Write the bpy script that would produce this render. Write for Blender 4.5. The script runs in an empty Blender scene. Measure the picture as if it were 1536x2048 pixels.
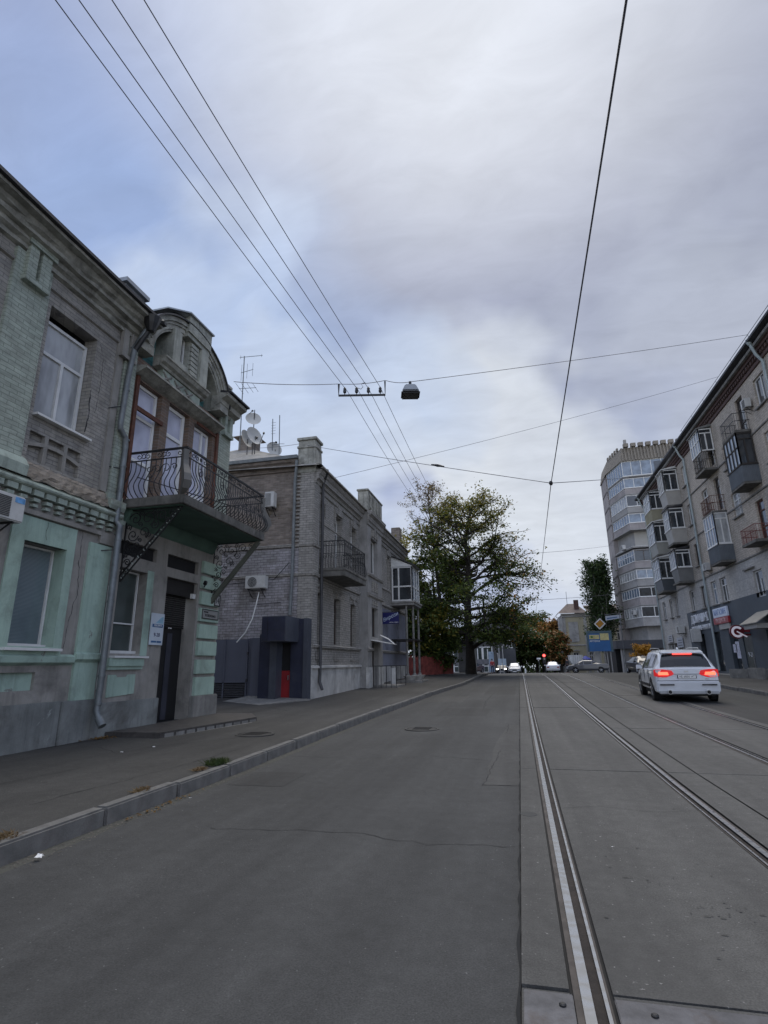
import bpy, bmesh, math, random
from mathutils import Vector, Matrix
S = bpy.context.scene
COL = S.collection
V = Vector
def interp(x, pts):
    if x <= pts[0][0]: return pts[0][1]
    for (a, b), (c, d) in zip(pts, pts[1:]):
        if x <= c: return b + (d - b) * (x - a) / (c - a)
    return pts[-1][1]
GP = [(-50, 0), (8, 0), (12.3, .04), (18.8, .12), (25.5, .23), (34, .38), (43.6, .5), (52, .48), (65, .30), (87, -.03), (120, -.6), (160, -1.4), (250, -3), (800, -8)]
def g(y): return interp(y, GP)
KL = [(-20, -4.1), (12, -4.15), (18.6, -3.95), (24, -3.7), (32, -3.05), (50, -2.8), (60, -3.3), (75, -4.2), (120, -4.2)]
KR = [(-20, 8.6), (30, 8.6), (40, 8.8), (50, 9.6), (60, 11.5), (66, 15)]
def kl(y): return interp(y, KL)
def kr(y): return interp(y, KR)
def pav(x, y): return g(y) + .13 + .02 * max(0, kl(y) - x)

# ---------------------------------------------------------------- materials
def _mat(name):
    m = bpy.data.materials.new(name); m.use_nodes = True
    nt = m.node_tree; b = nt.nodes['Principled BSDF']
    return m, nt, b
def N(nt, t, **kw):
    n = nt.nodes.new(t)
    for k, v in kw.items():
        if k in n.inputs: n.inputs[k].default_value = v
        else: setattr(n, k, v)
    return n
def lk(nt, a, b): nt.links.new(a, b)
def c4(c): return (c[0], c[1], c[2], 1)
def mixc(nt, fac, a, b, mode='MIX'):
    n = nt.nodes.new('ShaderNodeMix'); n.data_type = 'RGBA'; n.blend_type = mode
    for s, val in ((n.inputs[0], fac), (n.inputs[6], a), (n.inputs[7], b)):
        if hasattr(val, 'is_linked') or hasattr(val, 'links'): lk(nt, val, s)
        elif isinstance(val, (int, float)): s.default_value = val
        else: s.default_value = c4(val)
    return n.outputs[2]
def ramp(nt, src, lo, hi):
    r = nt.nodes.new('ShaderNodeMapRange'); r.inputs[1].default_value = lo; r.inputs[2].default_value = hi
    lk(nt, src, r.inputs[0]); return r.outputs[0]
def coords(nt, sc=(1, 1, 1)):
    t = nt.nodes.new('ShaderNodeTexCoord'); mp = nt.nodes.new('ShaderNodeMapping')
    mp.inputs['Scale'].default_value = sc; lk(nt, t.outputs['Object'], mp.inputs['Vector']); return mp.outputs[0]
def noise(nt, vec, scale, detail=4, rough=.6, dist=0):
    n = nt.nodes.new('ShaderNodeTexNoise'); n.inputs['Scale'].default_value = scale
    n.inputs['Detail'].default_value = detail; n.inputs['Roughness'].default_value = rough
    n.inputs['Distortion'].default_value = dist
    lk(nt, vec, n.inputs['Vector']); return n.outputs[0]
def bump(nt, b, h, strength=.3, dist=.02):
    n = nt.nodes.new('ShaderNodeBump'); n.inputs['Strength'].default_value = strength; n.inputs['Distance'].default_value = dist
    lk(nt, h, n.inputs['Height']); lk(nt, n.outputs[0], b.inputs['Normal'])
def plain(name, col, rough=.7, metal=0, var=.25, scale=2.0, bmp=0, bscale=40, stain=None, stain_amt=.5, streak=0, spec=.5, peel=None, peel_lo=.6):
    m, nt, b = _mat(name); vec = coords(nt)
    n1 = noise(nt, vec, scale, 5)
    lo = tuple(c * (1 - var) for c in col); hi = tuple(min(1, c * (1 + var)) for c in col)
    out = mixc(nt, ramp(nt, n1, .3, .7), lo, hi)
    if stain:
        n2 = noise(nt, coords(nt), .9 * scale, 6, .7, .4)
        f = ramp(nt, n2, .5, .72)
        mm = N(nt, 'ShaderNodeMath', operation='MULTIPLY'); lk(nt, f, mm.inputs[0]); mm.inputs[1].default_value = stain_amt
        out = mixc(nt, mm.outputs[0], out, stain)
    if streak:
        n3 = noise(nt, coords(nt, (6, 6, .5)), 1.2, 5, .65)
        f = ramp(nt, n3, .5, .75); mm = N(nt, 'ShaderNodeMath', operation='MULTIPLY'); lk(nt, f, mm.inputs[0]); mm.inputs[1].default_value = streak
        out = mixc(nt, mm.outputs[0], out, tuple(c * .35 for c in col))
    if peel: out = mixc(nt, ramp(nt, noise(nt, coords(nt, (1.1, 1.1, .8)), 1.9, 8, .72, .6), peel_lo, peel_lo + .025), out, peel)
    lk(nt, out, b.inputs['Base Color']); b.inputs['Roughness'].default_value = rough; b.inputs['Metallic'].default_value = metal
    b.inputs['Specular IOR Level'].default_value = spec
    if bmp: bump(nt, b, noise(nt, vec, bscale, 6, .7), bmp)
    return m
def brickm(name, c1, c2, mortar, stain=(.05, .05, .05), stain_amt=.5, patch=None, patch_lo=.52, bw=.26, rh=.077, bmp=.5, streak=.3, sscale=.6):
    m, nt, b = _mat(name)
    t = nt.nodes.new('ShaderNodeTexCoord'); sx = nt.nodes.new('ShaderNodeSeparateXYZ'); lk(nt, t.outputs['Object'], sx.inputs[0])
    ad = N(nt, 'ShaderNodeMath', operation='ADD'); lk(nt, sx.outputs[0], ad.inputs[0]); lk(nt, sx.outputs[1], ad.inputs[1])
    jn = nt.nodes.new('ShaderNodeTexNoise'); jn.inputs['Scale'].default_value = 2.3; jn.inputs['Detail'].default_value = 3; lk(nt, t.outputs['Object'], jn.inputs['Vector'])
    def wob(src, amt, off):
        q = N(nt, 'ShaderNodeMath', operation='MULTIPLY_ADD'); lk(nt, jn.outputs[off], q.inputs[0]); q.inputs[1].default_value = amt; lk(nt, src, q.inputs[2]); return q.outputs[0]
    cb = nt.nodes.new('ShaderNodeCombineXYZ'); lk(nt, wob(ad.outputs[0], .09, 0), cb.inputs[0]); lk(nt, wob(sx.outputs[2], .045, 0), cb.inputs[1])
    br = nt.nodes.new('ShaderNodeTexBrick'); lk(nt, cb.outputs[0], br.inputs['Vector'])
    br.inputs['Color1'].default_value = c4(c1); br.inputs['Color2'].default_value = c4(c2); br.inputs['Mortar'].default_value = c4(mortar)
    br.inputs['Scale'].default_value = 1; br.inputs['Brick Width'].default_value = bw; br.inputs['Row Height'].default_value = rh
    br.inputs['Mortar Size'].default_value = .007; br.inputs['Mortar Smooth'].default_value = .3; br.inputs['Bias'].default_value = 0
    vec = t.outputs['Object']; bn = noise(nt, coords(nt, (4, 4, 11)), 1.0, 2, .5); out = mixc(nt, ramp(nt, bn, .3, .7), mixc(nt, 1.0, br.outputs['Color'], (.78, .77, .76), 'MULTIPLY'), mixc(nt, 1.0, br.outputs['Color'], (1.14, 1.13, 1.12), 'MULTIPLY'))
    if patch:
        f = ramp(nt, noise(nt, vec, .55, 6, .65, .3), patch_lo, patch_lo + .06)
        out = mixc(nt, f, out, patch, 'MULTIPLY')
    f = ramp(nt, noise(nt, vec, sscale, 7, .7, .3), .48, .75); mm = N(nt, 'ShaderNodeMath', operation='MULTIPLY'); lk(nt, f, mm.inputs[0]); mm.inputs[1].default_value = stain_amt
    out = mixc(nt, mm.outputs[0], out, stain)
    n3 = noise(nt, coords(nt, (5, 5, .4)), 1.3, 5, .65); f = ramp(nt, n3, .5, .8)
    mm = N(nt, 'ShaderNodeMath', operation='MULTIPLY'); lk(nt, f, mm.inputs[0]); mm.inputs[1].default_value = streak
    out = mixc(nt, mm.outputs[0], out, tuple(c * .4 for c in c1))
    lk(nt, out, b.inputs['Base Color']); b.inputs['Roughness'].default_value = .85
    inv = N(nt, 'ShaderNodeMath', operation='SUBTRACT'); inv.inputs[0].default_value = 1; lk(nt, br.outputs['Fac'], inv.inputs[1])
    n5 = noise(nt, vec, 25, 4); a2 = N(nt, 'ShaderNodeMath', operation='MULTIPLY_ADD'); lk(nt, n5, a2.inputs[0]); a2.inputs[1].default_value = .6; lk(nt, inv.outputs[0], a2.inputs[2])
    bump(nt, b, a2.outputs[0], bmp, .015)
    return m
def glassm(name, col, rough=.06, ior=1.8, var=.35, scale=1.3, streaky=False):
    m, nt, b = _mat(name)
    vec = coords(nt, (1, 1, .35 if streaky else 1))
    out = mixc(nt, ramp(nt, noise(nt, vec, scale, 3), .35, .65), tuple(c * (1 - var) for c in col), tuple(min(1, c * (1 + var)) for c in col))
    lk(nt, out, b.inputs['Base Color']); b.inputs['Roughness'].default_value = rough; b.inputs['IOR'].default_value = ior
    return m
def emis(name, col, strength, base=None):
    m, nt, b = _mat(name); b.inputs['Base Color'].default_value = c4(base or col)
    b.inputs['Emission Color'].default_value = c4(col); b.inputs['Emission Strength'].default_value = strength; return m
def leafm(name, a, bcol, scale=.8):
    m, nt, b = _mat(name); vec = coords(nt)
    out = mixc(nt, ramp(nt, noise(nt, vec, scale, 3), .35, .65), a, bcol)
    lk(nt, out, b.inputs['Base Color']); b.inputs['Roughness'].default_value = .6; b.inputs['Specular IOR Level'].default_value = .25
    tr = nt.nodes.new('ShaderNodeBsdfTranslucent'); lk(nt, out, tr.inputs[0]); mx = nt.nodes.new('ShaderNodeMixShader'); mx.inputs[0].default_value = .3
    lk(nt, b.outputs[0], mx.inputs[1]); lk(nt, tr.outputs[0], mx.inputs[2]); lk(nt, mx.outputs[0], nt.nodes['Material Output'].inputs[0])
    return m

# ---------------------------------------------------------------- mesh builder
class MB:
    def __init__(s): s.v = []; s.f = []; s.mi = []; s.m = 0
    def quad(s, *ps):
        i = len(s.v); s.v += [tuple(p) for p in ps]; s.f.append(tuple(range(i, i + len(ps)))); s.mi.append(s.m)
    def box(s, x0, x1, y0, y1, z0, z1):
        s.hexa([(x0, y0, z0), (x1, y0, z0), (x1, y1, z0), (x0, y1, z0)], [(x0, y0, z1), (x1, y0, z1), (x1, y1, z1), (x0, y1, z1)])
    def hexa(s, a, b):
        i = len(s.v); n = len(a); s.v += [tuple(p) for p in a] + [tuple(p) for p in b]
        s.f.append(tuple(range(i + n - 1, i - 1, -1))); s.f.append(tuple(range(i + n, i + 2 * n)))
        for k in range(n): s.f.append((i + k, i + (k + 1) % n, i + n + (k + 1) % n, i + n + k))
        s.mi += [s.m] * (n + 2)
    def tube(s, pts, r, n=6, cap=True, up=None):
        pts = [V(p) for p in pts]; k0 = len(s.v); m = len(pts)
        rs = r if isinstance(r, (list, tuple)) else [r] * m
        prev = None
        for i, p in enumerate(pts):
            d = (pts[min(i + 1, m - 1)] - pts[max(i - 1, 0)])
            if d.length < 1e-9: d = V((0, 0, 1))
            d.normalize()
            if prev is None:
                a = V((0, 0, 1)) if abs(d.z) < .9 else V((1, 0, 0))
                x = d.cross(a).normalized()
            else:
                x = prev - d * prev.dot(d)
                x = x.normalized() if x.length > 1e-6 else d.orthogonal().normalized()
            prev = x; y = d.cross(x)
            for j in range(n):
                t = 2 * math.pi * j / n + (math.pi / 4 if n == 4 else 0)
                s.v.append(tuple(p + (x * math.cos(t) + y * math.sin(t)) * rs[i]))
        for i in range(m - 1):
            for j in range(n):
                a = k0 + i * n; s.f.append((a + j, a + (j + 1) % n, a + n + (j + 1) % n, a + n + j)); s.mi.append(s.m)
        if cap:
            s.f.append(tuple(range(k0 + n - 1, k0 - 1, -1))); s.f.append(tuple(range(k0 + (m - 1) * n, k0 + m * n))); s.mi += [s.m] * 2
    def lathe(s, prof, cx, cy, n=16, axis='z', cz=0):
        k0 = len(s.v)
        for r, h in prof:
            for j in range(n):
                t = 2 * math.pi * j / n; a, b = r * math.cos(t), r * math.sin(t)
                s.v.append((cx + a, cy + b, cz + h) if axis == 'z' else ((cx + h, cy + a, cz + b) if axis == 'x' else (cx + a, cy + h, cz + b)))
        for i in range(len(prof) - 1):
            for j in range(n):
                a = k0 + i * n; s.f.append((a + j, a + (j + 1) % n, a + n + (j + 1) % n, a + n + j)); s.mi.append(s.m)
        s.f.append(tuple(range(k0 + n - 1, k0 - 1, -1))); s.f.append(tuple(range(k0 + (len(prof) - 1) * n, k0 + len(prof) * n))); s.mi += [s.m] * 2
    def prism(s, poly, fn, d0, d1):
        s.hexa([fn(a, b, d0) for a, b in poly], [fn(a, b, d1) for a, b in poly])
    def build(s, name, mats, parent=None, smooth=False, bevel=0, recalc=True):
        me = bpy.data.meshes.new(name); off = worldloc(parent)
        me.from_pydata([(x - off[0], y - off[1], z - off[2]) for x, y, z in s.v], [], s.f)
        if not isinstance(mats, (list, tuple)): mats = [mats]
        for m in mats: me.materials.append(m)
        if len(mats) > 1: me.polygons.foreach_set('material_index', s.mi)
        if recalc or bevel:
            bm = bmesh.new(); bm.from_mesh(me)
            if bevel:
                bmesh.ops.remove_doubles(bm, verts=bm.verts, dist=1e-5)
                bmesh.ops.bevel(bm, geom=[e for e in bm.edges if len(e.link_faces) == 2 and e.calc_face_angle(0) > .5], offset=bevel, segments=2, affect='EDGES', clamp_overlap=True)
            bmesh.ops.recalc_face_normals(bm, faces=bm.faces); bm.to_mesh(me); bm.free()
        if smooth:
            me.polygons.foreach_set('use_smooth', [True] * len(me.polygons)); me.set_sharp_from_angle(angle=math.radians(38 if smooth is True else smooth))
        me.update()
        o = bpy.data.objects.new(name, me); COL.objects.link(o)
        if parent: o.parent = parent
        return o
def worldloc(o):
    l = V((0, 0, 0))
    while o: l = l + o.location; o = o.parent
    return l
def each(name, mats, parent, items, fn, **kw):
    for it in items:
        mb = MB(); fn(mb, it); mb.build(name, mats, parent, **kw)
def tag(o, label=None, cat=None, group=None, kind=None):
    if label: o['label'] = label
    if cat: o['category'] = cat
    if group: o['group'] = group
    if kind: o['kind'] = kind
    return o
def thing(name, label, cat, loc=(0, 0, 0), group=None, rz=0):
    o = bpy.data.objects.new(name, None); COL.objects.link(o); o.location = loc; o.rotation_euler = (0, 0, rz); o.empty_display_size = .3
    return tag(o, label, cat, group)
def struct(o): o['kind'] = 'structure'; return o
def copy_tree(o, parent=None):
    c = o.copy(); COL.objects.link(c)
    if parent: c.parent = parent
    for ch in [x for x in bpy.data.objects if x.parent == o]: copy_tree(ch, c)
    return c

# planar frame: u along the wall, z up, d outwards
class FR:
    def __init__(s, o, u, n): s.o = V(o); s.u = V(u); s.n = V(n)
    def __call__(s, u, z, d=0): return tuple(s.o + s.u * u + V((0, 0, z)) + s.n * d)
    def box(s, mb, u0, u1, z0, z1, d0, d1):
        mb.hexa([s(u0, z0, d0), s(u1, z0, d0), s(u1, z0, d1), s(u0, z0, d1)], [s(u0, z1, d0), s(u1, z1, d0), s(u1, z1, d1), s(u0, z1, d1)])
    def wall(s, mb, u0, u1, z0, z1, holes=(), d=0, depth=.25, top=True):
        us = sorted({u0, u1, *[min(max(h[i], u0), u1) for h in holes for i in (0, 1)]}); zs = sorted({z0, z1, *[min(max(h[i], z0), z1) for h in holes for i in (2, 3)]})
        for a, b in zip(us, us[1:]):
            for c, e in zip(zs, zs[1:]):
                if any(h[0] <= (a + b) / 2 <= h[1] and h[2] <= (c + e) / 2 <= h[3] for h in holes): continue
                mb.quad(s(a, c, d), s(b, c, d), s(b, e, d), s(a, e, d))
        for h in holes:
            a, b, c, e = h[:4]; dd = h[4] if len(h) > 4 else depth
            mb.quad(s(a, c, d), s(a, e, d), s(a, e, d - dd), s(a, c, d - dd)); mb.quad(s(b, c, d), s(b, e, d), s(b, e, d - dd), s(b, c, d - dd))
            mb.quad(s(a, e, d), s(b, e, d), s(b, e, d - dd), s(a, e, d - dd)); mb.quad(s(a, c, d), s(b, c, d), s(b, c, d - dd), s(a, c, d - dd))
    def profile(s, mb, u0, u1, prof, ends=True):
        # prof: list of (d, z) from bottom to top, extruded along u
        for (a, b), (c, e) in zip(prof, prof[1:]):
            mb.quad(s(u0, b, a), s(u1, b, a), s(u1, e, c), s(u0, e, c))
        if ends:
            for u in (u0, u1): mb.quad(*[s(u, z, d) for d, z in prof])
    def window(s, u0, u1, z0, z1, parent, d=-.2, fw=.07, vs=(), hs=(), fm=None, pm=None, name='window', sill=False, cells=None, pname='pane', sub=True):
        mb = MB(); t = .06
        s.box(mb, u0, u0 + fw, z0, z1, d - t, d); s.box(mb, u1 - fw, u1, z0, z1, d - t, d)
        s.box(mb, u0 + fw, u1 - fw, z0, z0 + fw, d - t, d); s.box(mb, u0 + fw, u1 - fw, z1 - fw, z1, d - t, d)
        w, h = u1 - u0, z1 - z0
        for x in vs:
            lo, hi = (x[1], x[2]) if isinstance(x, tuple) else (0, 1); x0 = x[0] if isinstance(x, tuple) else x
            s.box(mb, u0 + w * x0 - fw / 2, u0 + w * x0 + fw / 2, z0 + h * lo + (fw if lo == 0 else 0), z0 + h * hi - (fw if hi == 1 else fw / 2), d - t, d + .004)
        for x in hs: s.box(mb, u0 + fw, u1 - fw, z0 + h * x - fw / 2, z0 + h * x + fw / 2, d - t, d - .003)
        if sub:
            o = mb.build(name, fm, parent)
            p = MB(); p.quad(s(u0 + .01, z0 + .01, d - .04), s(u1 - .01, z0 + .01, d - .04), s(u1 - .01, z1 - .01, d - .04), s(u0 + .01, z1 - .01, d - .04)); p.build(pname, pm, o)
        else:
            mb.m = 1; mb.quad(s(u0 + .01, z0 + .01, d - .04), s(u1 - .01, z0 + .01, d - .04), s(u1 - .01, z1 - .01, d - .04), s(u0 + .01, z1 - .01, d - .04))
            o = mb.build(name, [fm, pm], parent)
        return o
def textobj(name, s, size, loc, rot, mat, parent=None, ext=.004, align='CENTER', sx=1.0, shear=0):
    cu = bpy.data.curves.new(name, 'FONT'); cu.body = s; cu.size = size; cu.extrude = ext; cu.align_x = align; cu.align_y = 'CENTER'; cu.shear = shear; cu.resolution_u = 3
    t = bpy.data.objects.new(name + '_t', cu); COL.objects.link(t)
    bpy.context.view_layer.update()
    me = bpy.data.meshes.new_from_object(t.evaluated_get(bpy.context.evaluated_depsgraph_get())); bpy.data.objects.remove(t); bpy.data.curves.remove(cu)
    me.name = name
    R = rot if isinstance(rot, Matrix) else Matrix(rot)
    off = V(loc) - worldloc(parent)
    for v in me.vertices: v.co = R @ V((v.co.x * sx, v.co.y, v.co.z)) + off
    me.materials.clear(); me.materials.append(mat)
    o = bpy.data.objects.new(name, me); COL.objects.link(o)
    if parent: o.parent = parent
    return o
# rotations for lettering: text x-axis, text y-axis(up), normal
R_LEFT = Matrix(((0, 0, 1), (1, 0, 0), (0, 1, 0)))      # on walls facing +X, reads along +Y
R_RIGHT = Matrix(((0, 0, -1), (-1, 0, 0), (0, 1, 0)))   # on walls facing -X, reads along -Y
R_FRONT = Matrix(((1, 0, 0), (0, 0, -1), (0, 1, 0)))    # facing -Y
# ---------------------------------------------------------------- materials used in many places
M_white = plain('white_paint', (.72, .72, .7), .45, var=.08)
M_frame = plain('white_window_frame', (.62, .62, .6), .4, var=.1, scale=4)
M_black = plain('black_metal', (.012, .012, .013), .45, var=.3, bmp=.1)
M_dark = plain('dark_void', (.008, .008, .009), .8, var=.2)
M_zinc = plain('zinc_pipe', (.15, .165, .17), .5, .35, var=.25, scale=5, stain=(.08, .08, .08))
M_conc = plain('concrete', (.2, .195, .18), .85, var=.3, scale=3, bmp=.25, stain=(.06, .055, .05), streak=.6)
M_cdark = plain('shade_darkened_concrete', (.13, .125, .112), .9, var=.35, scale=3, bmp=.3, stain=(.04, .037, .032), stain_amt=.8, streak=.7)  # concrete copy darkened to paint shade onto balcony slabs; stains and streaks are dirt
M_rust = plain('rusty_iron', (.1, .038, .022), .8, var=.4, scale=8, bmp=.2)
M_glass = glassm('dark_glass', (.03, .035, .04))
M_glassb = glassm('sky_glass', (.16, .2, .25), .08, 1.8, .3)  # blue-grey base colour stands in for bright sky reflected in the glass
M_curtain = glassm('curtained_glass', (.33, .34, .34), .1, 1.6, .3, 2.2, True)
M_lav = glassm('lavender_sky_glass', (.42, .43, .52), .1, 1.7, .15)  # pale lavender base paints in the sky mirrored by these panes
M_steel = plain('steel', (.45, .46, .47), .3, .9, var=.2)
M_tyre = plain('tyre_rubber', (.012, .012, .013), .85, var=.2)

# ---------------------------------------------------------------- camera
f, CX, CY = 1090., 768., 1024.
r_ = math.radians(.8)
yv = V(((1040 - CX) / f, -(1325 - CY) / f, 1)).normalized()
h_ = V((math.cos(r_), math.sin(r_), 0)); up_ = yv.cross(h_); up_.normalize()
if up_.y < 0: up_ = -up_
xv = yv.cross(up_).normalized()
if xv.x < 0: xv = -xv
Mt = Matrix((xv, yv, up_))           # rows: world axes expressed in (right, up, forward)
R = Mt                                # camera vector -> world
cx, cy_, cz = R @ V((1, 0, 0)), R @ V((0, 1, 0)), -(R @ V((0, 0, 1)))
cam = bpy.data.cameras.new('camera'); co = bpy.data.objects.new('camera', cam); COL.objects.link(co)
co.matrix_world = Matrix(((cx.x, cy_.x, cz.x, 0), (cx.y, cy_.y, cz.y, 0), (cx.z, cy_.z, cz.z, 1.49), (0, 0, 0, 1)))
cam.sensor_fit = 'VERTICAL'; cam.sensor_height = 24; cam.lens = 24 * f / 2048; cam.clip_start = .1; cam.clip_end = 3000
S.camera = co

# ---------------------------------------------------------------- world and sun
W = bpy.data.worlds.new('World'); S.world = W; W.use_nodes = True; nt = W.node_tree; nt.nodes.clear()
SUN_EL, SUN_AZ = math.radians(62), math.radians(2)     # azimuth from +Y towards -X
sd = V((-math.sin(SUN_AZ) * math.cos(SUN_EL), math.cos(SUN_AZ) * math.cos(SUN_EL), math.sin(SUN_EL)))
sky = N(nt, 'ShaderNodeTexSky', sky_type='NISHITA'); sky.sun_disc = False; sky.sun_elevation = SUN_EL; sky.sun_rotation = -SUN_AZ
sky.air_density = 1; sky.dust_density = 1.5
tc = nt.nodes.new('ShaderNodeTexCoord'); sp = nt.nodes.new('ShaderNodeSeparateXYZ'); lk(nt, tc.outputs['Generated'], sp.inputs[0])
def math2(op, a, b, clamp=False):
    n = N(nt, 'ShaderNodeMath', operation=op); n.use_clamp = clamp
    for i, x in enumerate((a, b)):
        if isinstance(x, (int, float)): n.inputs[i].default_value = x
        elif x is not None: lk(nt, x, n.inputs[i])
    return n.outputs[0]
den = math2('ADD', math2('MAXIMUM', sp.outputs[2], 0), .28)
cb = nt.nodes.new('ShaderNodeCombineXYZ'); lk(nt, math2('DIVIDE', sp.outputs[0], den), cb.inputs[0]); lk(nt, math2('DIVIDE', sp.outputs[1], den), cb.inputs[1])
def wmap(loc, sc):
    mp = nt.nodes.new('ShaderNodeMapping'); mp.inputs['Location'].default_value = loc; mp.inputs['Scale'].default_value = sc; lk(nt, cb.outputs[0], mp.inputs[0]); return mp.outputs[0]
n1 = noise(nt, wmap((1.3, .4, 0), (.75, 1.0, 1)), 1.15, 4, .48, .25)
n2 = noise(nt, wmap((4.1, 2.2, 0), (.9, 1.6, 1)), 2.3, 6, .55, .2)
n3 = noise(nt, wmap((7.7, 5.2, 0), (.8, 1.1, 1)), .8, 3, .5, .1)
nis = mixc(nt, 1.0, sky.outputs[0], (.075, .075, .075), 'MULTIPLY')
blue = mixc(nt, .85, nis, (.345, .46, .74))
grey = mixc(nt, ramp(nt, n2, .35, .7), (.36, .42, .63), (.44, .51, .73))
base = mixc(nt, ramp(nt, n1, .4, .64), blue, grey)
white = mixc(nt, math2('MULTIPLY', math2('MULTIPLY', ramp(nt, n3, .52, .75), ramp(nt, n2, .4, .66)), .25), base, (.68, .74, .86))
def blob(d, c0, c1, p=1.0, k=1.0, src=None):
    q = nt.nodes.new('ShaderNodeVectorMath'); q.operation = 'DOT_PRODUCT'; lk(nt, warp, q.inputs[0]); q.inputs[1].default_value = V(d).normalized()
    return math2('MULTIPLY', math2('POWER', ramp(nt, q.outputs['Value'], c0, c1), p), k)
wn = nt.nodes.new('ShaderNodeTexNoise'); wn.inputs['Scale'].default_value = 2.2; wn.inputs['Detail'].default_value = 4; wn.inputs['Roughness'].default_value = .5; lk(nt, tc.outputs['Generated'], wn.inputs['Vector'])
ws = nt.nodes.new('ShaderNodeVectorMath'); ws.operation = 'SUBTRACT'; lk(nt, wn.outputs['Color'], ws.inputs[0]); ws.inputs[1].default_value = (.5, .5, .5)
wm = nt.nodes.new('ShaderNodeVectorMath'); wm.operation = 'MULTIPLY_ADD'; lk(nt, ws.outputs[0], wm.inputs[0]); wm.inputs[1].default_value = (.3, .3, .3); lk(nt, tc.outputs['Generated'], wm.inputs[2]); warp = wm.outputs[0]
for d, c0, c1, p, k, col in (((.03, .74, .67), .87, .995, 1, .95, (.325, .36, .485)), ((.3, .7, .64), .86, .99, 1, .95, (.35, .38, .49)), ((-.08, .8, .6), .94, 1.0, 1, .6, (.34, .375, .52)), ((-.5, .73, .5), .978, 1.0, 1.2, .75, (.66, .73, .86)), ((-.09, .917, .389), .975, 1.0, 1, .4, (.68, .74, .83)), ((.0, .962, .27), .965, 1.0, 1, .8, (.74, .78, .83)), ((-.36, .8, .46), .95, 1.0, 1.0, .6, (.4, .53, .8)), ((-.3, .85, .42), .985, 1.0, 1.2, .3, (.64, .71, .82)), ((.24, .87, .43), .97, 1.0, 1, .45, (.58, .63, .73))):
    white = mixc(nt, blob(d, c0, c1, p, k), white, col)
# brightening towards the veiled sun and towards the horizon
dt = nt.nodes.new('ShaderNodeVectorMath'); dt.operation = 'DOT_PRODUCT'; lk(nt, tc.outputs['Generated'], dt.inputs[0]); dt.inputs[1].default_value = sd
gl = math2('POWER', ramp(nt, dt.outputs['Value'], .86, .995), 1.5)
gl2 = math2('MULTIPLY', gl, math2('ADD', math2('MULTIPLY', n1, .7), .55), True)
withsun = mixc(nt, gl2, white, (.86, .89, .95))
# warm brightness added to the unseen sky overhead and behind, to light the walls
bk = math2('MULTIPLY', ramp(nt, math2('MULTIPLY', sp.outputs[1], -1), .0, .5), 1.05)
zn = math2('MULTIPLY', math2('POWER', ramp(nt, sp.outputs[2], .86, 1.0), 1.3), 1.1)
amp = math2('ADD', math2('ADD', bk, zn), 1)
hz = math2('POWER', math2('SUBTRACT', 1, math2('MAXIMUM', sp.outputs[2], 0), True), 10)
hz2 = math2('MULTIPLY', hz, math2('ADD', math2('MULTIPLY', n2, .8), .45), True)
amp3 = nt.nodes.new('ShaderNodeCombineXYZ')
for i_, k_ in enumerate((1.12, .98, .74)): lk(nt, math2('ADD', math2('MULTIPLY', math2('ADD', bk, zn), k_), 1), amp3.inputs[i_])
n4 = noise(nt, wmap((2.7, 8.1, 0), (1.2, 2.6, 1)), 5.5, 6, .6, .5)
tex = math2('MULTIPLY_ADD', n4, .3); tex.node.inputs[2].default_value = .76
cv = nt.nodes.new('ShaderNodeVectorMath'); cv.operation = 'SCALE'; lk(nt, withsun, cv.inputs[0]); lk(nt, tex, cv.inputs['Scale']); withsun = cv.outputs[0]
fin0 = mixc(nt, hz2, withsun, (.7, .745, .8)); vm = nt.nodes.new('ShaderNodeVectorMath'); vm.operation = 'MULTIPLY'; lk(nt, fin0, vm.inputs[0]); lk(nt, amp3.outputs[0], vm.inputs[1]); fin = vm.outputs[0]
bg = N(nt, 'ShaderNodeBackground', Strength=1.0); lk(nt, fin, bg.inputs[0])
wo = nt.nodes.new('ShaderNodeOutputWorld'); lk(nt, bg.outputs[0], wo.inputs[0])
sl = bpy.data.lights.new('sun', 'SUN'); sl.energy = 1.4; sl.angle = math.radians(40); sl.color = (1, .93, .82)
so = bpy.data.objects.new('sun', sl); COL.objects.link(so); so.rotation_euler = (sd).to_track_quat('Z', 'Y').to_euler(); so.location = (0, 0, 40)
S.view_settings.view_transform = 'Standard'; S.view_settings.look = 'None'; S.view_settings.gamma = 1; S.view_settings.exposure = .15
try: S.cycles.max_bounces = 6; S.cycles.diffuse_bounces = 2; S.cycles.use_denoising = True
except Exception: pass

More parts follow.
